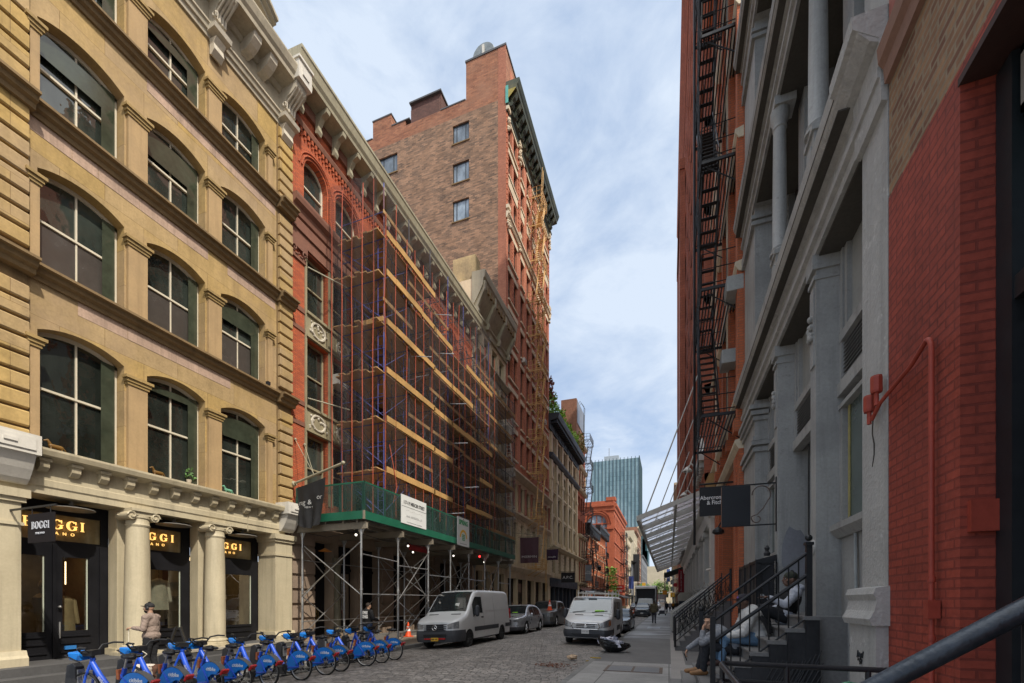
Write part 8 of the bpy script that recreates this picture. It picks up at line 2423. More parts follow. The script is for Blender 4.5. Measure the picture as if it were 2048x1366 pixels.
t, c = suv('silver_suv', 'silver crossover with a chrome barred grille parked behind the pale grey van', (-8.55, 22.85, -.03), 4.68, 1.93, [(0, .84), (.1, .96), (1.0, 1.08), (1.25, 1.12), (2.05, 1.58), (2.5, 1.69), (3.6, 1.66), (4.25, 1.48), (4.6, 1.05), (4.68, .9)], (.98, 3.80), .36, paint('silver_paint', (.42, .43, .45), .5, .3), (1.95, 2.75, 3.95), (1.28, 2.15), roll=-2, chrome=True, vest=True, gz=(.60, .90), hl=(.5, .9, .72, .92, .74, .86))
t, c = suv('pickup_truck', 'dark grey pickup truck with a traffic cone on its bonnet parked beyond the silver crossover', (-8.6, 29.9, -.03), 6.1, 2.03, [(0, 1.06), (.05, 1.16), (1.3, 1.26), (1.42, 1.28), (1.95, 1.82), (2.2, 1.93), (3.5, 1.9), (3.8, 1.7), (3.95, 1.34), (6.0, 1.31), (6.1, 1.2)], (1.05, 4.6), .42, paint('dark_grey_paint', (.085, .08, .075)), (1.62, 2.55, 3.55), (1.46, 2.05), cat='pickup truck', roll=-1.5, tum=[(.3, .96), (.6, 1), (1.15, 1), (1.3, .97), (1.95, .82)], gz=(.74, 1.04), hl=(.56, .95, .78, 1.04, .78, 1.04), belt=1.25, hood=(1.4, 2.1), chrome=True)
cone(-8.15, 31.0, 1.22, 'orange traffic cone standing on the bonnet of the dark pickup truck', 1.05)
t, c = suv('black_sedan', 'black saloon car parked directly behind the white work van', (-3.05, 25.9, -.02), 4.75, 1.85, [(0, .7), (.12, .78), (1.15, .93), (1.35, .96), (2.1, 1.37), (2.5, 1.44), (3.3, 1.42), (4.0, 1.1), (4.65, 1.0), (4.75, .85)], (.9, 3.7), .33, paint('black_paint', (.022, .024, .028), 0, .25), (1.95, 2.7, 3.6), (1.38, 2.15), roll=1.0, gz=(.5, .66), hl=(.5, .86, .58, .72, .56, .68), plate=m_plate_w, belt=.93)
t, c = suv('dark_crossover', 'dark green-grey crossover parked facing the camera just left of the walking man', (-3.05, 54.3, -.02), 4.85, 1.88, [(0, .86), (.1, .98), (1.1, 1.08), (1.25, 1.1), (2.0, 1.57), (2.4, 1.67), (4.1, 1.63), (4.65, 1.2), (4.85, .9)], (.95, 3.65), .36, paint('dark_green_grey', (.05, .06, .065), .2, .3), (1.95, 2.8, 4.1), (1.28, 2.1), gz=(.66, .86), hl=(.55, .88, .7, .86, .7, .82), plate=m_plate_w)
suv('far_white_suv', 'small white far-off car in the road beyond the truck', (-2.9, 112, 0), 4.7, 1.9, [(0, .9), (.1, 1), (1.1, 1.1), (1.25, 1.12), (2.0, 1.6), (2.4, 1.75), (4.2, 1.7), (4.7, 1.0)], (.95, 3.65), .36, paint('far_white', (.55, .55, .55)), (1.95, 2.8, 4.1), (1.28, 2.1))
suv('far_grey_car', 'far grey car at the left kerb beside the orange cones', (-6.3, 88, 0), 4.7, 1.88, [(0, .8), (.1, .9), (1.1, 1.0), (1.25, 1.02), (2.0, 1.45), (2.4, 1.55), (4.0, 1.5), (4.7, .95)], (.95, 3.65), .34, paint('far_grey_paint', (.10, .105, .11)), (1.95, 2.8, 3.9), (1.28, 2.1))
def box_truck():
 t = thing('box_truck', 'box truck with a tall dark box body and pale rim far down the right kerb', 'truck', (-3.0, 60.5, -.02))
 simple(t, 'cargo_box', M('truck_dark_box', (.03, .03, .032), .6), lambda m: m.box(-1.25, 1.25, 2.1, 8.6, 1.0, 3.75))
 simple(t, 'box_rim', M('truck_pale_rim', (.42, .42, .41), .5), lambda m: (m.box(-1.36, -1.22, 1.95, 8.7, .95, 3.8), m.box(1.22, 1.36, 1.95, 8.7, .95, 3.8)))
 simple(t, 'roof_cap', M('truck_roof', (.58, .57, .54), .5), lambda m: m.prism([(1.85, 3.62), (1.95, 3.9), (2.2, 4.02), (8.7, 4.02), (8.7, 3.78), (1.95, 3.62)], -1.36, 1.36, 'yz'))
 c = Car(2.5, 2.2, [(0, 1.25), (.08, 1.4), (.5, 1.55), (.7, 1.6), (1.2, 2.2), (1.5, 2.35), (2.4, 2.35), (2.5, 2.2)], [(.3, .95), (.7, 1), (1.5, .98), (2.4, .84)], .45, (.9,), .42, .35, .1, .12)
 c.body().build('cab', paint('truck_cab_paint', (.05, .052, .055)), t, world=False, smooth=True)
 c.screen(.74, 1.42, .1).build('windscreen', M('pale_reflecting_screen2', (.14, .16, .17), .05, obj=True), t, world=False, smooth=True)
 simple(t, 'grille', m_dkplastic, lambda m: m.box(-.7, .7, -.03, .02, .75, 1.15)); c.lamp(.72, 1.0, .8, 1.1, .8, 1.05).build('headlight', m_lamp, t, world=False)
 c.side(.95, 1.9, 1.55, 2.15, .008).build('side_window', m_glass_car, t, world=False)
 mirrors(t, c, .9, 1.6, m_black)
 for y in (.9, 6.4):
  for sg in (1, -1): wheel(t, sg * 1.0, y, .42, .26, m_steelw, sg, 6, True)
 simple(t, 'chassis', m_black, lambda m: m.box(-1.0, 1.0, .4, 8.4, .5, 1.0))
box_truck()
def far_lorry():
 t = thing('far_lorry', 'distant grey lorry seen beyond the box truck', 'truck', (-2.2, 150, 0))
 simple(t, 'cargo_box', m_fargrey, lambda m: m.box(-1.3, 1.3, 2.0, 8, 1, 4.2)); simple(t, 'cab', m_whitei, lambda m: m.prism([(0, .5), (0, 1.5), (.5, 2.4), (2, 2.5), (2, .5)], -1.15, 1.15, 'yz')); simple(t, 'windscreen', m_glass_car, lambda m: m.cbox((0, .2, 1.95), (2.0, .03, .7), Euler((R(-28), 0, 0))))
 for y in (1.0, 6.5):
  for sg in (1, -1): wheel(t, sg * 1.05, y, .45, .28, m_steelw, sg, 6, True)
far_lorry()
def make_bike():
 t = thing('share_bike', 'x', 'bicycle', (0, 0, 0), 0, 'share bikes parked in the row of docks')
 mb = M('bike_blue', (.012, .075, .50), .35, .12, 4, 20, .03, obj=True, coat=.4); mb2 = M('bike_light_blue', (.010, .17, .56), .35, .15, 4, 20, .03, obj=True, coat=.3)
 r = .335; wb = 1.12
 f = MB()
 f.tube([(.95, 0, .84), (.80, 0, .62), (.62, 0, .42), (.44, 0, .30)], [.040, .044, .044, .04], 10)
 f.tube([(.43, 0, .29), (.34, 0, .52), (.26, 0, .76)], .034, 8)
 for s in (-1, 1):
  f.tube([(.42, s * .03, .30), (.2, s * .06, .31), (0, s * .07, r)], .02, 6); f.tube([(.30, s * .03, .66), (.15, s * .06, .52), (0, s * .07, r)], .018, 6)
 f.tube([(.98, 0, .72), (.93, 0, .92)], .036, 8)
 fr = f.build('frame', mb, t, world=False, smooth=True)
 text('citibike', .075, (.70, .046, .53), None, m_whiteink, fr, rot=(R(90), R(0), R(180)), ext=.001).rotation_euler = Euler((R(90), R(52), R(180)))
 k = MB()
 for s in (-1, 1): k.tube([(.96, s * .03, .80), (1.02, s * .06, .62), (wb, s * .065, r)], .02, 6)
 k.build('fork', mb, t, world=False, smooth=True)
 for x in (0, wb):
  w = MB(); w.lathe([(r - .035, -.016), (r - .012, -.022), (r, -.008), (r, .008), (r - .012, .022), (r - .035, .016), (r - .035, -.016)], (0, 0, 0), 36, 'y', False); o = w.build('wheel', M('tyre_b', (.016, .016, .016), .8), t, world=False, smooth=True, loc=(x, 0, r))
  q = MB(); q.tube([((r - .045) * math.cos(a), 0, (r - .045) * math.sin(a)) for a in [i * math.pi / 16 for i in range(32)]], .011, 5, True)
  for i in range(14):
   a = math.pi * 2 * i / 14; q.cyl((0, .03 * (1 if i % 2 else -1), 0), ((r - .045) * math.cos(a), 0, (r - .045) * math.sin(a)), .0028, n=3)
  q.cyl((0, -.06, 0), (0, .06, 0), .03, n=10); q.build('rim', m_steel, o, world=False, smooth=True)
 g = MB(); n = 18; a0, a1 = R(42), R(200)
 for s in (-1, 1):
  for i in range(n):
   p, q = a0 + (a1 - a0) * i / n, a0 + (a1 - a0) * (i + 1) / n
   ri = lambda a: .10 + .12 * max(0, (R(95) - a)) / R(53) + .08 * max(0, a - R(170)) / R(30)
   P = [(ri(p) * math.cos(p), s * .055, r + ri(p) * math.sin(p)), (ri(q) * math.cos(q), s * .055, r + ri(q) * math.sin(q)), (.375 * math.cos(q), s * .05, r + .375 * math.sin(q)), (.375 * math.cos(p), s * .05, r + .375 * math.sin(p))]
   P = [(-x, y, z) for x, y, z in P]
   P = [(-x, y, z) for x, y, z in P]
   P = [(x if False else -x, y, z) for x, y, z in P]
   g.face(*P)
 skirt = g.build('rear_guard', mb2, t, world=False, smooth=True)
 text('citibike', .095, (-.03, .0565, r + .245), None, m_whiteink, skirt, rot=(R(90), 0, R(180)), bold=.001, ext=.001)
 text('citibike', .095, (-.03, -.0565, r + .245), None, m_whiteink, skirt, rot=(R(90), 0, 0), bold=.001, ext=.001)
 c = MB(); n = 16; b0, b1 = R(20), R(150)
 for i in range(n):
  p, q = b0 + (b1 - b0) * i / n, b0 + (b1 - b0) * (i + 1) / n; P = lambda a, y: (-.385 * math.cos(a), y, r + .385 * math.sin(a))
  c.face(P(p, -.056), P(q, -.056), P(q, .056), P(p, .056))
 c.build('mudguard', M('mudguard_grey', (.10, .095, .09), .5), t, world=False, smooth=True)
 l = MB(); l.cbox((-.385 * math.cos(R(32)) - .01, 0, r + .385 * math.sin(R(32))), (.05, .13, .13), Euler((0, R(-40), 0))); l.build('tail_light', m_redlens, t, world=False, bevel=.012)
 s = MB(); s.cyl((.28, 0, .70), (.20, 0, .93), .017, n=8); s.build('seat_post', m_steel, t, world=False)
 s = MB(); s.capsule((.08, 0, .965), (.28, 0, .955), .06, .032, 10); s.sphere((.07, .055, .965), (.10, .06, .035), 10, 6); s.sphere((.07, -.055, .965), (.10, .06, .035), 10, 6); s.build('saddle', m_black, t, world=False, smooth=True)
 h = MB(); h.tube([(.94, 0, .90), (.91, 0, 1.02)], .026, 8)
 for s_ in (-1, 1): h.tube([(.93, s_ * .03, .99), (.97, s_ * .14, 1.01), (.96, s_ * .22, 1.10), (.84, s_ * .30, 1.13), (.70, s_ * .33, 1.12)], .017, 7)
 h.cbox((.95, 0, 1.0), (.16, .17, .09)); h.tube([(.78, .29, 1.11), (.84, .20, 1.06), (.92, .06, 1.0)], .007, 4)
 h.build('handlebar', m_black, t, world=False, smooth=True)
 b = MB(); b.prism([(1.02, .88), (1.21, .90), (1.23, 1.03), (1.03, 1.02)], -.13, .13, 'xz'); b.build('front_box', mb2, t, world=False, bevel=.02)
 b = MB(); b.tube([(1.02, -.14, .86), (1.24, -.14, .98), (1.25, .14, .98), (1.02, .14, .86)], .012, 5); b.build('rack', m_black, t, world=False)
 p = MB(); p.lathe([(.09, -.008), (.10, 0), (.09, .008)], (.44, .05, .29), 16, 'y'); p.cyl((.44, .06, .29), (.38, .07, .14), .012, n=5); p.cbox((.38, .12, .13), (.09, .09, .025)); p.cyl((.44, -.06, .29), (.50, -.07, .44), .012, n=5); p.cbox((.5, -.12, .44), (.09, .09, .025)); p.build('crank', m_black, t, world=False)
 bt = MB(); bt.cbox((.36, 0, .66), (.05, .09, .16)); bt.build('lock_plate', M('orange_lock', (.42, .12, .04), .5), t, world=False)
 return t
def make_dock():
 t = thing('bike_dock', 'x', 'bike dock', (0, 0, 0), 0, 'docks holding the row of share bikes')
 b = MB(); b.prism([(1.28, .02), (1.62, .02), (1.50, .82), (1.38, .86), (1.30, .80)], -.07, .07, 'xz'); b.build('post', M('dock_black', (.022, .022, .025), .5), t, world=False, bevel=.015)
 p = MB(); p.box(1.1, 1.8, -.32, .32, .0, .03); p.build('base_plate', M('dock_plate', (.07, .07, .07), .6), t, world=False)
 s = MB(); s.cbox((1.29, 0, .62), (.05, .10, .26)); s.build('locking_slot', m_steel, t, world=False)
 return t
def bikes():
 proto, dock = make_bike(), make_dock()
 ys = [11.75, 11.05, 10.38, 9.36, 8.78, 8.0, 7.15, 6.48, 5.9, 5.28, 4.72]
 bl = ['rightmost blue share bike, standing clear at the van end of the row', 'second blue share bike from the van end of the row', 'third blue share bike from the van end of the row', 'fourth blue share bike from the van end of the row, just right of the gap', 'blue share bike just left of the gap, fifth from the van end', 'sixth blue share bike from the van end, in the middle of the row', 'seventh blue share bike from the van end of the row', 'eighth blue share bike from the van end of the row', 'third blue share bike from the left, cut by the bottom of the picture', 'second blue share bike from the left, in front of the man with headphones', 'leftmost blue share bike, only its front and saddle in the picture']
 order = ['first', 'second', 'third', 'fourth', 'fifth', 'sixth', 'seventh', 'eighth', 'ninth', 'tenth', 'eleventh']
 for i, y in enumerate(ys):
  o = proto if i == 0 else copy_tree(proto)
  dx = rnd.uniform(-.03, .03)
  a = R(180 + rnd.uniform(-7, 7))
  o.location = (-8.1 + dx, y, -.0); o.rotation_euler = (R(rnd.uniform(-4, 4)), 0, a); o['label'] = bl[i]
  st = R(rnd.uniform(-16, 16)); pv = Vector((.95, 0, 0)); rz = Matrix.Rotation(st, 3, 'Z')
  for ch in o.children:
   if ch.name.split('.')[0] in ('handlebar', 'front_box', 'rack'): ch.rotation_euler = (0, 0, st); ch.location = pv - rz @ pv
  d = dock if i == 0 else copy_tree(dock)
  d.location = (-8.1 + dx, y, -.05); d.rotation_euler = (0, 0, a); d['label'] = 'black dock post at the front wheel of the %s bike from the van end' % order[i]
bikes()
def ell(m, c, r, rot=None, n=14, k=10):
 i0 = len(m.v); m.sphere((0, 0, 0), r, n, k)
 R3 = rot.to_matrix() if isinstance(rot, Euler) else rot
 for i in range(i0, len(m.v)):
  p = Vector(m.v[i]); p = R3 @ p if R3 else p
  m.v[i] = tuple(p + Vector(c))
def fused(m, name, mat, parent, voxel, smooth_it=4):
 """join overlapping closed pieces into one continuous surface"""
 me = m.mesh('tmp', wl(parent))
 o = bpy.data.objects.new('tmp', me)
 bm = bmesh.new(); bm.from_mesh(me); bmesh.ops.recalc_face_normals(bm, faces=bm.faces); bm.to_mesh(me); bm.free()
 r = o.modifiers.new('r', 'REMESH'); r.mode = 'VOXEL'; r.voxel_size = voxel
 s = o.modifiers.new('s', 'SMOOTH'); s.factor = .5; s.iterations = smooth_it
 nm = baked(o)
 nm.name = name; nm.materials.clear(); nm.materials.append(mat)
 for p in nm.polygons: p.use_smooth = True
 q = bpy.data.objects.new(name, nm); COL.objects.link(q); q.parent = parent
 return q
def wrinkle(me, amp, k, ph):
 co = [Vector(v.co) for v in me.vertices]; no = [Vector(v.normal) for v in me.vertices]; out = []
 for c, n in zip(co, no):
  d = amp * (.8 * math.sin((c.z * 70 + c.x * 42) * k + ph) * math.sin((c.y * 48 + c.z * 22) * k + ph * 2) + .6 * math.sin((c.x + c.z * 1.1 + .02 * math.sin(c.y * 60)) * 105 * k))
  out.extend(c + n * d)
 me.vertices.foreach_set('co', out); me.update()
def basis(fwd, up=(0, 0, 1)):
 f = Vector(fwd).normalized(); u = Vector(up); r = f.cross(u).normalized(); u = r.cross(f).normalized()
 return Matrix((r, f, u)).transposed()
def hand_shape(m, w, d, n_, s=1.0, curl=.5, side=1):
 """palm, five unequal bent fingers and a thumb; w wrist, d direction, n_ palm normal"""
 d = Vector(d).normalized(); n_ = Vector(n_); n_ = (n_ - d * n_.dot(d)).normalized(); x = d.cross(n_).normalized() * side
 w = Vector(w)
 B = Matrix((x, d, n_)).transposed()
 ell(m, tuple(w + d * .045 * s), (.038 * s, .052 * s, .017 * s), B, 10, 8)
 for k, (off, L, sp) in enumerate(((-.028, .068, -.10), (-.010, .078, -.03), (.009, .073, .04), (.026, .058, .12))):
  p = w + d * .082 * s + x * off * s
  dd = (d + x * sp).normalized()
  c1 = curl * .8
  d1 = (dd * math.cos(c1 * .5) + n_ * math.sin(c1 * .5)); d2 = (dd * math.cos(c1 * 1.3) + n_ * math.sin(c1 * 1.3)); d3 = (dd * math.cos(c1 * 2.0) + n_ * math.sin(c1 * 2.0))
  a = p; b = a + d1 * L * .45 * s; c = b + d2 * L * .32 * s; e = c + d3 * L * .25 * s
  m.capsule(a, b, .0105 * s, .0098 * s, 8); m.capsule(b, c, .0098 * s, .009 * s, 8); m.capsule(c, e, .009 * s, .0075 * s, 8)
 p = w + d * .025 * s - x * .030 * s; q = p + (d * .75 - x * .75 + n_ * .35).normalized() * .04 * s; e = q + (d * .95 - x * .15 + n_ * .5).normalized() * .035 * s
 m.capsule(p, q, .014 * s, .0115 * s, 8); m.capsule(q, e, .0115 * s, .009 * s, 8)
def person(lab, J, cols, voxel=.011, bulk=1.0, facedir=None, headup=(0, 0, 1), hat=None, hair=None, beard=False, sleeves=True, shoes=None, hands=None, hood=False, face=True, base=None, group=None, top_len=0.0):
 """J: joint positions in world space"""
 J = {k: Vector(v) for k, v in J.items()}
 t = thing('person', lab, 'person', base if base else (J['hip'].x, J['hip'].y, min(J['LA'].z, J['RA'].z) - .08), group=group)
 skin = M('skin_%d' % int(cols['skin'][0] * 1000), cols['skin'], .55, .12, 9, 60, .05)
 fd = Vector(facedir); B = basis(fd, headup)
 HC = J['head']
 m = MB()
 def Hp(x, y, z): return tuple(HC + B @ Vector((x, y, z)))
 b = bulk
 spine = (J['neck'] - J['hip']); sh = (J['LS'] - J['RS']).normalized()
 Bs = Matrix((sh, spine.normalized().cross(sh).normalized() * -1, spine.normalized())).transposed()
 def torso(mm, e):
  ell(mm, tuple(J['hip'] + spine * .02), (.170 * b + e, .125 * b + e, .13 + e), Bs)
  ell(mm, tuple(J['hip'] + spine * .32), (.150 * b + e, .118 * (b ** 1.5) + e, .17 + e), Bs)
  ell(mm, tuple(J['hip'] + spine * .66), (.170 * b + e, .120 * b + e, .19 + e), Bs)
  mm.capsule(J['LS'], J['RS'], .066 * b + e, .066 * b + e, 10)
  mm.capsule(J['neck'] - spine * .08, J['neck'], .075 * b + e, .058 + e * .4, 10)
 def arm(mm, s, e, cut=1.0):
  S, E, W = J[s + 'S'], J[s + 'E'], J[s + 'W']
  mm.capsule(S, E, .056 * b + e, .044 * b + e, 10); mm.capsule(E, E + (W - E) * cut, .044 * b + e, (.044 - .016 * cut) * (1 + .4 * (b - 1)) + e, 10)
 def leg(mm, s, e, cut=1.0):
  H = J['hip'] + (J[s + 'H'] if (s + 'H') in J else (Vector(sh) * (.095 if s == 'L' else -.095) * b)); K, A = J[s + 'K'], J[s + 'A']
  mm.capsule(H, K, .088 * b + e, .060 * (1 + .5 * (b - 1)) + e, 12)
  C = K + (A - K) * .35; bk = (Vector((0, 0, 0)))
  mm.capsule(K, C, .058 + e, .056 + e, 10); mm.capsule(C, K + (A - K) * cut, .056 + e, .040 + e, 10)
 torso(m, 0)
 for s in 'LR': arm(m, s, 0); leg(m, s, 0)
 m.capsule(J['neck'] - spine * .05, HC + B @ Vector((0, -.02, -.07)), .058, .054, 10)
 ell(m, Hp(0, -.012, .022), (.076, .096, .098), B); ell(m, Hp(0, .024, -.045), (.058, .066, .072), B); ell(m, Hp(0, .058, -.088), (.030, .026, .022), B)
 if face:
  ell(m, Hp(0, .083, .030), (.050, .016, .013), B)
  m.capsule(Hp(0, .088, .018), Hp(0, .112, -.026), .010, .0155, 8)
  ell(m, Hp(0, .102, -.03), (.020, .012, .010), B)
  for sx in (-1, 1):
   ell(m, Hp(sx * .045, .062, -.025), (.022, .020, .018), B); ell(m, Hp(sx * .078, -.008, -.008), (.010, .022, .033), B, 8, 8)
  ell(m, Hp(0, .088, -.058), (.026, .012, .008), B); ell(m, Hp(0, .084, -.070), (.024, .013, .009), B)
 for s in 'LR':
  W = J[s + 'W']; E = J[s + 'E']
  d, n_, cu = (hands or {}).get(s, ((W - E).normalized(), sh * (1 if s == 'R' else -1), .55))
  hand_shape(m, W, d, n_, 1.02, cu, 1 if s == 'R' else -1)
 for s in 'LR':
  A = J[s + 'A']; T_ = J[s + 'T']; m.capsule(A - Vector((0, 0, .03)), T_, .034, .026, 8)
 body = fused(m, 'body', skin, t, voxel, 3)
 if face:
  e = MB()
  for sx in (-1, 1): ell(e, Hp(sx * .031, .082, .008), (.0115, .007, .0048), B, 8, 6)
  e.build('eye', M('eye_white', (.55, .53, .50), .2, .05), t, smooth=True)
  e = MB()
  for sx in (-1, 1): ell(e, Hp(sx * .031, .0885, .0085), (.0058, .004, .0058), B, 8, 6)
  e.build('iris', M('eye_dark', (.012, .009, .007), .15, .05), t, smooth=True)
  e = MB()
  for sx in (-1, 1): e.capsule(Hp(sx * .014, .096, .031), Hp(sx * .048, .083, .036), .006, .004, 6)
  e.build('eyebrow', M('brow_black', (.012, .010, .009), .8), t, smooth=True)
  l = MB(); ell(l, Hp(0, .0985, -.062), (.023, .006, .0075), B, 10, 6); l.build('lips', M('lips_%d' % int(cols['skin'][0] * 1000), tuple(x * .62 for x in cols['skin']), .5), t, smooth=True)
 if beard:
  g = MB(); ell(g, Hp(0, .040, -.082), (.060, .054, .040), B); ell(g, Hp(0, .092, -.047), (.03, .010, .006), B); g.build('beard', M('beard_black', (.016, .013, .011), .9, .3, 30, 90, .5), t, smooth=True)
 if hair:
  h = MB(); ell(h, Hp(0, -.022, .038), (.080, .098, .094), B); h2 = fused(h, 'hair', M('hair_' + hair[0], hair[1], .9, .3, 30, 120, .8, .01), t, max(voxel, .01), 1)
  co = [Vector(v.co) for v in h2.data.vertices]; o0 = HC - wl(t); Bt = B.transposed()
  for i, c_ in enumerate(co):
   q = Bt @ (c_ - o0)
   if q.y > .040 and q.z < .075: q.y = .040 + (q.y - .040) * .15
   if q.z < -.02: q.x *= .8; q.y = min(q.y, -.01)
   co[i] = o0 + B @ q
  h2.data.vertices.foreach_set('co', [x for c_ in co for x in c_]); h2.data.update()
 if hat:
  h = MB(); ell(h, Hp(0, -.012, .05), (.086, .106, .082), B); hh = fused(h, 'cap', M('cap_' + hat[0], hat[1], .8, .2, 8, 40, .2), t, .009, 2)
  if hat[2]:
   yaw = hat[3] if len(hat) > 3 else 0
   p = MB(); bd = Matrix.Rotation(yaw, 3, 'Z')
   pts = [(.075 * math.sin(a), .07 + .10 * math.cos(a), .045 + .012 * math.cos(a)) for a in [R(-80 + 160 * i / 10) for i in range(11)]]
   up = [Hp(*(bd @ Vector(q))) for q in pts]; lo = [Hp(*(bd @ Vector((q[0], q[1], q[2] - .010)))) for q in pts]
   p.face(*up); p.face(*lo[::-1])
   for i in range(10): p.face(up[i], up[i + 1], lo[i + 1], lo[i])
   p.build('cap_peak', M('cap_' + hat[0], hat[1]), t, smooth=False)
 e = .018
 g = MB(); torso(g, e); ell(g, tuple(J['hip'] + spine * .06), (.170 * b + .034, .125 * b + .034, .14), Bs)
 for s in 'LR': arm(g, s, e * .9, .95)
 if top_len: ell(g, tuple(J['hip'] - spine * .10), (.18 * b + e, .135 * b + e, .15), Bs)
 if hood: ell(g, tuple(J['neck'] - spine * .02 - B @ Vector((0, .07, 0))), (.115, .075, .07), B); g.capsule(J['neck'] + sh * .06 - spine * .03, J['neck'] - sh * .06 - spine * .03, .06, .06, 8)
 else: g.capsule(J['neck'] - spine * .06, J['neck'] + spine * .015, .075 * b + e, .066 + e * .4, 10)
 top = fused(g, cols.get('topname', 'sweater'), M('cloth_' + cols['topid'], cols['top'], .9, .22, 5, 26, .5, .02), t, voxel * 1.2, 2)
 rr = random.Random(len(lab))
 ph = rr.random() * 6
 wrinkle(top.data, .0032, .8, ph)
 g = MB(); ell(g, tuple(J['hip'] + spine * .0), (.170 * b + .012, .128 * b + .012, .135), Bs)
 for s in 'LR': leg(g, s, .016, .98)
 pants = fused(g, 'trousers', M('cloth_' + cols['legid'], cols['legs'], .9, .22, 5, 30, .5, .015), t, voxel * 1.2, 2)
 wrinkle(pants.data, .0028, .7, ph)
 g = MB()
 for s in 'LR':
  A = J[s + 'A']; T_ = J[s + 'T']; d = (T_ - A); d.z = 0; d.normalize()
  hz = T_.z
  g.capsule(A - Vector((0, 0, .02)), Vector((A.x, A.y, hz + .015)) - d * .03, .05, .045, 8); g.capsule(Vector((A.x, A.y, hz + .012)) - d * .035, T_ + d * .03, .043, .040, 10); g.capsule(A + d * .03 - Vector((0, 0, .02)), T_, .05, .036, 10)
 sh_ = fused(g, 'shoes', M('shoe_' + cols['shoeid'], cols['shoes'], .6, .2, 6), t, .010, 2)
 return t, B, Hp, body, top
def stand(x, y, z, face_deg, h=1.76, stride=0.0, armswing=.1, lean=0.0):
 """upright joint set; face_deg: heading measured from -Y towards +X"""
 s = h / 1.76; a = R(face_deg); f = Vector((math.sin(a), -math.cos(a), 0)); l = Vector((0, 0, 1)).cross(f)  # left of the heading
 P = lambda F, L_, Z: Vector((x, y, z)) + f * F * s + l * L_ * s + Vector((0, 0, Z * s))
 J = dict(hip=P(0, 0, .95), neck=P(.03 + lean, 0, 1.47), head=P(.055 + lean * 1.2, 0, 1.635), LS=P(.01 + lean, .185, 1.41), RS=P(.01 + lean, -.185, 1.41), LE=P(-.02 + armswing, .235, 1.13), RE=P(-.02 - armswing, -.235, 1.13), LW=P(.06 + armswing * 1.6, .24, .89), RW=P(.05 - armswing * .8, -.24, .89),
             LK=P(.04 + stride * .5, .095, .50), RK=P(.04 - stride * .2, -.095, .50), LA=P(stride, .10, .085), RA=P(-stride, -.10, .085 + stride * .12), LT=P(stride + .16, .125, .035), RT=P(-stride + .16, -.125, .035 + stride * .05))
 return J, f, l
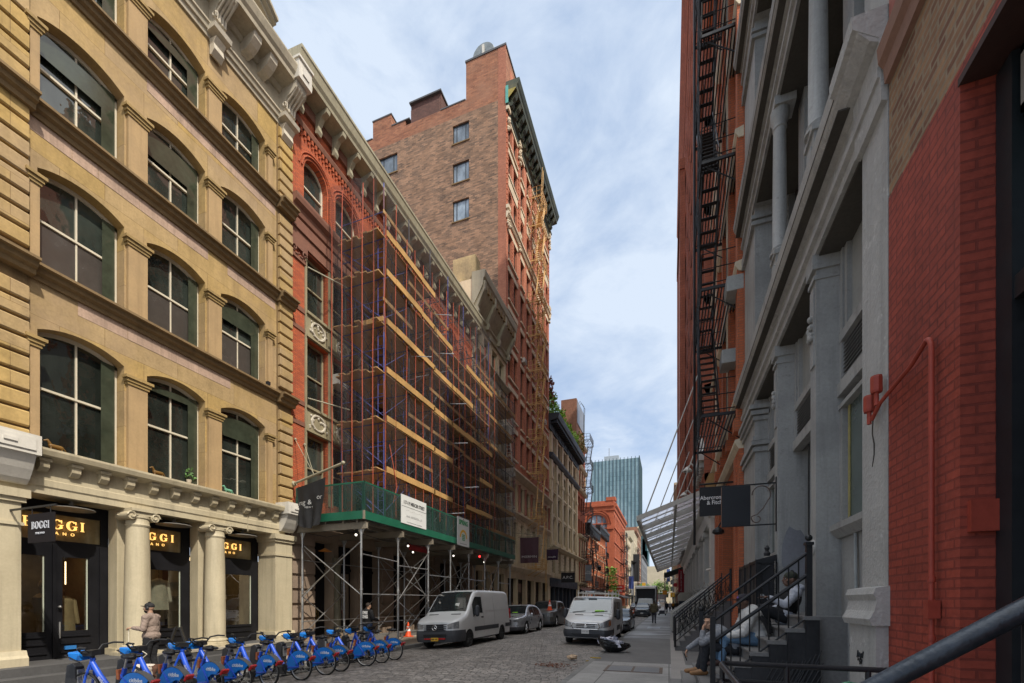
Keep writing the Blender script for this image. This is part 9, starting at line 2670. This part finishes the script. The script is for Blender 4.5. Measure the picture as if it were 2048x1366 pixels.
def people():
 J, f, l = stand(-11.55, 6.95, .06, -62, 1.76, .05)
 fw = Vector((-.86, -.5, 0)).normalized()
 J['LE'] = J['hip'] + f * .02 + l * .26 + Vector((0, 0, .20)); J['LW'] = J['LE'] + f * .24 - l * .04 + Vector((0, 0, .03))
 J['RE'] = J['RS'] + f * .02 - l * .06 + Vector((0, 0, -.28)); J['RW'] = J['RE'] + f * .15 - l * .02 + Vector((0, 0, -.2))
 t, B, Hp, body, top = person('bearded man in a tan sweatshirt, cap and headphones holding a dog lead', J, dict(skin=(.40, .235, .155), top=(.245, .185, .15), topid='tan', legs=(.016, .016, .018), legid='black', shoes=(.03, .03, .03), shoeid='black', topname='sweatshirt'), .010, 1.08, fw, hat=('black', (.014, .014, .015), True), beard=True, hands={'L': (f, Vector((0, 0, -1)), 1.3), 'R': ((f * .4 + Vector((0, 0, -1))), l, .6)})
 h = MB(); h.tube([Hp(.09 * math.cos(a), -.01, .03 + .112 * math.sin(a)) for a in [R(180 * i / 12) for i in range(13)]], .011, 6)
 for s in (-1, 1): ell(h, Hp(s * .092, -.01, -.005), (.022, .040, .046), B)
 h.build('headphones', m_black, t, smooth=True)
 g = MB()
 for s in (-1, 1): g.tube([Hp(s * .032 + .022 * math.cos(a), .096, .008 + .018 * math.sin(a)) for a in [R(30 * i) for i in range(12)]], .0025, 4, True)
 g.tube([Hp(-.01, .1, .012), Hp(.01, .1, .012)], .002, 4); g.build('glasses', M('clear_frame', (.4, .38, .34), .3), t)
 dogp = Vector((-10.95, 6.45, .06))
 ld = MB(); W = J['LW'] + f * .08; ld.tube([tuple(W), tuple(W + Vector((.02, -.02, -.35))), tuple(dogp + Vector((.0, .05, .62))), tuple(dogp + Vector((-.12, -.1, .42)))], .009, 5); o = ld.build('dog_lead', M('cream_lead', (.55, .50, .40), .7), origin=tuple(W)); tag(o, 'cream dog lead hanging from the hand of the man with headphones', 'lead')
 d = thing('dog', 'small brown and white dog on a lead between the bikes', 'dog', tuple(dogp), R(-15))
 m = MB()
 m.capsule((.0, .16, .30), (.0, -.14, .31), .095, .115, 12); ell(m, (0, -.14, .29), (.10, .12, .135)); m.capsule((0, -.2, .36), (0, -.29, .47), .07, .055, 10); ell(m, (0, -.31, .50), (.062, .075, .062)); m.capsule((0, -.35, .485), (0, -.42, .468), .04, .028, 8)
 for s in (-1, 1):
  m.capsule((s * .06, -.17, .25), (s * .065, -.18, .13), .042, .028, 8); m.capsule((s * .065, -.18, .13), (s * .065, -.185, .03), .027, .022, 8); ell(m, (s * .065, -.2, .022), (.025, .04, .02))
  m.capsule((s * .06, .17, .28), (s * .07, .13, .17), .06, .035, 8); m.capsule((s * .07, .13, .17), (s * .07, .20, .11), .03, .022, 8); m.capsule((s * .07, .20, .11), (s * .07, .19, .03), .022, .02, 8); ell(m, (s * .07, .175, .022), (.025, .04, .02))
  m.capsule((s * .055, -.29, .53), (s * .085, -.27, .44), .024, .03, 8)
 m.capsule((0, .24, .34), (0, .34, .44), .03, .015, 8)
 dm, nt, bs = _base('dog_fur'); tc = pos(nt, True); sp = nt.nodes.new('ShaderNodeSeparateXYZ'); nt.links.new(tc, sp.inputs[0]); nn = noise(nt, tc, 7, 3)
 fac = mth(nt, 'GREATER_THAN', mth(nt, 'ADD', mth(nt, 'MULTIPLY', nn, .5), mth(nt, 'MULTIPLY', mth(nt, 'ABSOLUTE', mth(nt, 'ADD', sp.outputs[1], .05)), 1.0)), .40)
 nt.links.new(mixc(nt, fac, (.48, .43, .37, 1), (.085, .038, .022, 1)), bs.inputs['Base Color']); bs.inputs['Roughness'].default_value = .9; bump(nt, bs, noise(nt, tc, 70, 3), .6, .02)
 m.v = [tuple(Vector(p)) for p in m.v]
 me = MB(); me.v, me.f = m.v, m.f
 dd = fused_local(me, 'body', dm, d, .012)
 no = MB(); ell(no, (0, -.448, .473), (.014, .012, .011)); [ell(no, (s * .03, -.365, .525), (.008, .008, .008)) for s in (-1, 1)]; no.build('nose_and_eyes', m_black, d, world=False, smooth=True)
 J, f, l = stand(-10.95, 14.1, .06, 165, 1.74, .04)
 J['LE'] = J['LS'] + f * .05 + l * .1 + Vector((0, 0, -.26)); J['LW'] = J['LE'] + f * .22 + Vector((0, 0, -.05)); J['RE'] = J['RS'] + f * .04 - l * .1 + Vector((0, 0, -.26)); J['RW'] = J['RE'] + f * .22 + Vector((0, 0, -.06))
 t, B, Hp, body, top = person('man in a black jacket with white back lettering and jeans under the shed', J, dict(skin=(.30, .18, .12), top=(.012, .012, .013), topid='blackjacket', legs=(.05, .075, .14), legid='jeans_dark', shoes=(.03, .03, .03), shoeid='black', topname='jacket'), .014, 1.25, f, hair=('dark', (.03, .022, .017)), hood=True)
 q = J['hip'] + (J['neck'] - J['hip']) * .62 - f * .19 - l * .09
 an = math.atan2(-f.x, f.y)
 for k, w in enumerate(('THE', 'KING')):
  o = text(w, .155, (0, 0, 0), None, m_whiteink, t, rot=(R(90), 0, math.atan2(f.y, f.x) - R(90)), bold=.01, sx=1.15 if k == 0 else .95); o.location = q - wl(t) + Vector((0, 0, .10 - k * .155)) - f * .02
 J, f, l = stand(-1.12, 36.6, .12, 176, 1.84, .17, .08)
 t, B, Hp, body, top = person('man in an olive jacket and grey trousers walking away along the right pavement', J, dict(skin=(.20, .12, .085), top=(.115, .095, .055), topid='olive', legs=(.06, .06, .07), legid='greytrousers', shoes=(.02, .02, .02), shoeid='black', topname='jacket'), .018, 1.12, f, hair=('short', (.09, .075, .06)), top_len=.1, face=False)
 bg = MB(); bg.cbox(tuple(J['RW'] + Vector((.06, .0, .12))), (.10, .32, .26)); bg.build('shoulder_bag', M('bag_black', (.015, .015, .016), .6), t, bevel=.03)
 far = [(-.35, 73, 178, (.02, .03, .04), (.03, .03, .04), 'pedestrian in dark clothes walking away, leftmost of the far group on the right pavement'), (.15, 76, 10, (.35, .34, .36), (.10, .10, .12), 'pedestrian in a pale top walking towards the camera on the far right pavement'), (.6, 71, 178, (.03, .035, .03), (.03, .03, .03), 'pedestrian with an orange backpack on the far right pavement'), (1.1, 69, 170, (.07, .06, .05), (.05, .05, .05), 'pedestrian in brown by the wall, rightmost of the far group'), (-11.9, 33.5, 5, (.10, .09, .25), (.04, .04, .05), 'pedestrian with a violet bag on the left pavement behind the silver crossover'), (-12.3, 36.5, 178, (.05, .03, .03), (.03, .03, .03), 'pedestrian in dark red on the left pavement behind the pickup')]
 for i, (x, y, a, c1, c2, lab) in enumerate(far):
  J, f, l = stand(x, y, .12 if x > -5 else .09, a, 1.72, .14, .08)
  t, B, Hp, body, top = person(lab, J, dict(skin=(.33, .21, .15), top=c1, topid='far%d' % i, legs=c2, legid='farleg%d' % i, shoes=(.02, .02, .02), shoeid='black'), .03, 1.0, f, hair=('far', (.03, .025, .02)), face=False)
  if i == 2:
   b = MB(); ell(b, tuple(J['hip'] + (J['neck'] - J['hip']) * .6 - f * .2), (.17, .11, .24)); b.build('backpack', M('orange_pack', (.62, .25, .02), .6), t, smooth=True)
 gs = (.20, .205, .22)
 J = dict(hip=(1.0, 8.0, 1.08), neck=(.735, 7.99, 1.405), head=(.63, 7.955, 1.50), LS=(.77, 7.815, 1.335), RS=(.765, 8.165, 1.335), LE=(.515, 7.825, 1.17), LW=(.525, 7.905, 1.355), RE=(.50, 8.19, 1.185), RW=(.305, 8.175, 1.035), LK=(.575, 7.87, 1.135), LA=(.535, 7.895, .715), LT=(.385, 7.865, .668), RK=(.60, 8.13, 1.14), RA=(.47, 8.10, .715), RT=(.31, 8.08, .668), LH=(0, -.10, 0), RH=(0, .10, 0))
 for k, n_ in (('LH', -.1), ('RH', .1)): J[k] = (0, n_, 0)
 t, B, Hp, body, top = person('young man in a grey sweatshirt and tan shoes sitting lowest on the stoop', J, dict(skin=(.46, .26, .165), top=gs, topid='grey_sweat', legs=(.02, .021, .025), legid='blacktrousers', shoes=(.25, .125, .05), shoeid='tan', topname='sweatshirt'), .0085, .98, (-.62, -.76, -.10), hair=('crop', (.014, .011, .010)), beard=False, base=(1.0, 8.0, .63), hands={'L': ((.12, .08, 1), (.8, .25, -.2), 1.1), 'R': ((-.45, 0, -1), (1, 0, -.3), .9)})
 g = MB(); ell(g, Hp(0, .086, -.049), (.026, .009, .005), B); ell(g, Hp(0, .062, -.098), (.028, .024, .014), B); g.build('beard', M('beard_black', (.016, .013, .011)), t, smooth=True)
 ph = thing('phone', 'black phone held low in the hand of the man lowest on the stoop', 'phone', (.265, 8.175, .90)); p = MB(); p.cbox((0, 0, 0), (.015, .07, .14), Euler((R(10), R(-20), 0))); p.build('body', m_black, ph, world=False, bevel=.006)
 J = dict(hip=(1.33, 8.0, 1.27), neck=(1.205, 7.99, 1.735), head=(1.12, 7.955, 1.845), LS=(1.225, 7.775, 1.645), RS=(1.215, 8.215, 1.645), LE=(1.10, 7.70, 1.365), LW=(.865, 7.83, 1.285), RE=(1.08, 8.28, 1.36), RW=(.86, 8.02, 1.275), LK=(.85, 7.86, 1.275), LA=(.80, 7.87, .885), LT=(.65, 7.84, .838), RK=(.85, 8.20, 1.275), RA=(.78, 8.20, .885), RT=(.62, 8.22, .838))
 J['LH'] = (0, -.12, 0); J['RH'] = (0, .12, 0)
 t, B, Hp, body, top = person('large man in a pale hoodie, blue jeans and dark cap seated mid-stoop', J, dict(skin=(.12, .064, .042), top=(.50, .485, .46), topid='pale_hoodie', legs=(.13, .22, .33), legid='bluejeans', shoes=(.05, .025, .02), shoeid='darkred', topname='hoodie'), .0095, 1.34, (-.88, -.44, -.10), hat=('navycap', (.020, .017, .024), True), hood=True, base=(1.33, 8.0, .8), hands={'L': ((-.8, .35, -.3), (0, 1, -.3), 1.0), 'R': ((-.8, -.5, -.3), (0, -1, -.3), 1.0)})
 e = MB(); ell(e, Hp(-.015, .088, .078), (.018, .008, .016), B); e.build('cap_emblem', M('purple_emblem', (.25, .12, .42), .6), t)
 bb = MB(); bb.tube([(1.33, 7.72, 1.62), (1.43, 7.70, 1.5), (1.47, 7.72, 1.36)], [.035, .05, .04], 8); bb.build('hood_cord_bag', m_black, t, smooth=True)
 J = dict(hip=(1.73, 8.10, 1.60), neck=(1.885, 8.10, 2.075), head=(1.815, 8.085, 2.20), LS=(1.86, 7.905, 1.985), RS=(1.87, 8.29, 1.985), LE=(1.70, 7.83, 1.80), LW=(1.475, 7.86, 1.915), RE=(1.75, 8.34, 1.76), RW=(1.555, 8.22, 1.72), LK=(1.42, 8.0, 1.745), LA=(1.50, 8.0, 1.395), LT=(1.37, 7.99, 1.348), RK=(1.43, 8.24, 1.74), RA=(1.40, 8.24, 1.395), RT=(1.26, 8.24, 1.348))
 J['LH'] = (0, -.1, 0); J['RH'] = (0, .1, 0)
 t, B, Hp, body, top = person('man in a grey hoodie and black vest sitting highest on the stoop', J, dict(skin=(.14, .075, .05), top=(.40, .41, .45), topid='cool_hoodie', legs=(.014, .014, .016), legid='black', shoes=(.02, .02, .02), shoeid='black', topname='hoodie'), .0095, 1.02, (-.95, -.22, .06), hat=('camo', (.035, .038, .025), False), hood=True, base=(1.73, 8.1, 1.48), hands={'L': ((-1, -.05, .10), (0, -.2, -1), .35), 'R': ((-1, -.2, -.1), (0, 0, -1), .9)})
 v = MB(); S = (Vector(J['neck']) - Vector(J['hip'])); Bs = basis((-1, 0, .2))
 ell(v, tuple(Vector(J['hip']) + S * .30), (.178, .148, .24), Bs); ell(v, tuple(Vector(J['hip']) + S * .62), (.192, .150, .22), Bs)
 fused(v, 'vest', M('black_vest', (.012, .012, .013), .8, .2, 6, 30, .4), t, .012, 2)
 hp = MB(); hp.tube([Hp(.088 * math.cos(a), -.02, .03 + .115 * math.sin(a)) for a in [R(180 * i / 12) for i in range(13)]], .010, 6)
 hp.build('head_strap', m_black, t, smooth=True)
def fused_local(m, name, mat, parent, voxel):
 me = m.mesh('tmp'); o = bpy.data.objects.new('tmp', me)
 bm = bmesh.new(); bm.from_mesh(me); bmesh.ops.recalc_face_normals(bm, faces=bm.faces); bm.to_mesh(me); bm.free()
 r = o.modifiers.new('r', 'REMESH'); r.mode = 'VOXEL'; r.voxel_size = voxel
 s = o.modifiers.new('s', 'SMOOTH'); s.iterations = 4
 nm = baked(o)
 nm.name = name; nm.materials.clear(); nm.materials.append(mat)
 for p in nm.polygons: p.use_smooth = True
 q = bpy.data.objects.new(name, nm); COL.objects.link(q); q.parent = parent
 return q
people()
def sky():
 w = bpy.data.worlds.new('World'); SC.world = w; w.use_nodes = True
 nt = w.node_tree; bg = nt.nodes['Background']
 st = nt.nodes.new('ShaderNodeTexSky'); st.sky_type = 'NISHITA'; st.sun_disc = False
 el, az = 48, 117
 st.sun_elevation = R(el); st.sun_rotation = R(az); st.air_density = 1.0; st.dust_density = 1.0; st.ozone_density = 1.6; st.altitude = 20
 tc = nt.nodes.new('ShaderNodeTexCoord')
 mp = nt.nodes.new('ShaderNodeMapping'); mp.inputs['Scale'].default_value = (1.1, 1.1, 2.2); mp.inputs['Rotation'].default_value = (R(25), R(-30), 0); mp.inputs['Location'].default_value = (.35, .2, .1); nt.links.new(tc.outputs['Generated'], mp.inputs['Vector'])
 n1 = noise(nt, mp.outputs[0], 1.5, 7, .55, .3); n2 = noise(nt, mp.outputs[0], 5.0, 7, .6, .4)
 sp = nt.nodes.new('ShaderNodeSeparateXYZ'); nt.links.new(tc.outputs['Generated'], sp.inputs[0])
 veil = remap(nt, mth(nt, 'ADD', mth(nt, 'MULTIPLY', n1, .72), mth(nt, 'MULTIPLY', n2, .28)), .40, .60, .0, .95)
 hi = remap(nt, sp.outputs[2], .30, .75, .0, .42)
 low = remap(nt, sp.outputs[2], .0, .16, .95, .0)
 puff = mth(nt, 'MULTIPLY', remap(nt, n2, .55, .66, 0, .75), remap(nt, sp.outputs[2], .05, .42, 1, 0))
 f = mth(nt, 'MINIMUM', mth(nt, 'ADD', mth(nt, 'ADD', veil, hi), mth(nt, 'ADD', puff, low)), .96)
 base = mixc(nt, .6, st.outputs['Color'], (2.1, 3.4, 5.7, 1))
 out = mixc(nt, f, base, (5.0, 5.7, 6.7, 1))
 vm = nt.nodes.new('ShaderNodeVectorMath'); vm.operation = 'DOT_PRODUCT'; nt.links.new(tc.outputs['Generated'], vm.inputs[0])
 vm.inputs[1].default_value = (math.sin(R(az)) * math.cos(R(el)), math.cos(R(az)) * math.cos(R(el)), math.sin(R(el)))
 out = mixc(nt, remap(nt, sp.outputs[2], .83, .95, 0, 1), out, (18, 18.6, 19.4, 1))  # sky overhead, above the view, brightened as added fill for the street
 out = mixc(nt, remap(nt, vm.outputs['Value'], .55, 1.0, 0, .9), out, (15, 14.5, 13.8, 1))
 nt.links.new(out, bg.inputs['Color']); bg.inputs['Strength'].default_value = .15
 s = bpy.data.lights.new('sun', 'SUN'); s.energy = 4.6; s.angle = R(1.2); s.color = (1.0, .93, .82)
 o = bpy.data.objects.new('sun', s); COL.objects.link(o)
 d = Vector((math.sin(R(az)) * math.cos(R(el)), math.cos(R(az)) * math.cos(R(el)), math.sin(R(el))))
 o.rotation_euler = (-d).to_track_quat('-Z', 'Y').to_euler(); o.location = (20, 20, 80)
sky()
cam = bpy.data.cameras.new('camera'); co = bpy.data.objects.new('camera', cam); COL.objects.link(co)
co.location = (0, 0, 1.85); co.rotation_euler = (R(90), 0, R(19.64)); cam.lens = 880 / 2048 * 36; cam.sensor_width = 36; cam.shift_y = 520 / 2048
cam.clip_start = .05; cam.clip_end = 3000
SC.camera = co
SC.render.engine = 'CYCLES'
SC.view_settings.view_transform = 'Standard'; SC.view_settings.look = 'None'; SC.view_settings.exposure = 0; SC.view_settings.gamma = 1
SC.cycles.max_bounces = 7; SC.cycles.diffuse_bounces = 3; SC.cycles.glossy_bounces = 3; SC.cycles.transparent_max_bounces = 14
SC.cycles.use_denoising = True
bpy.data.scenes.remove(TMP)
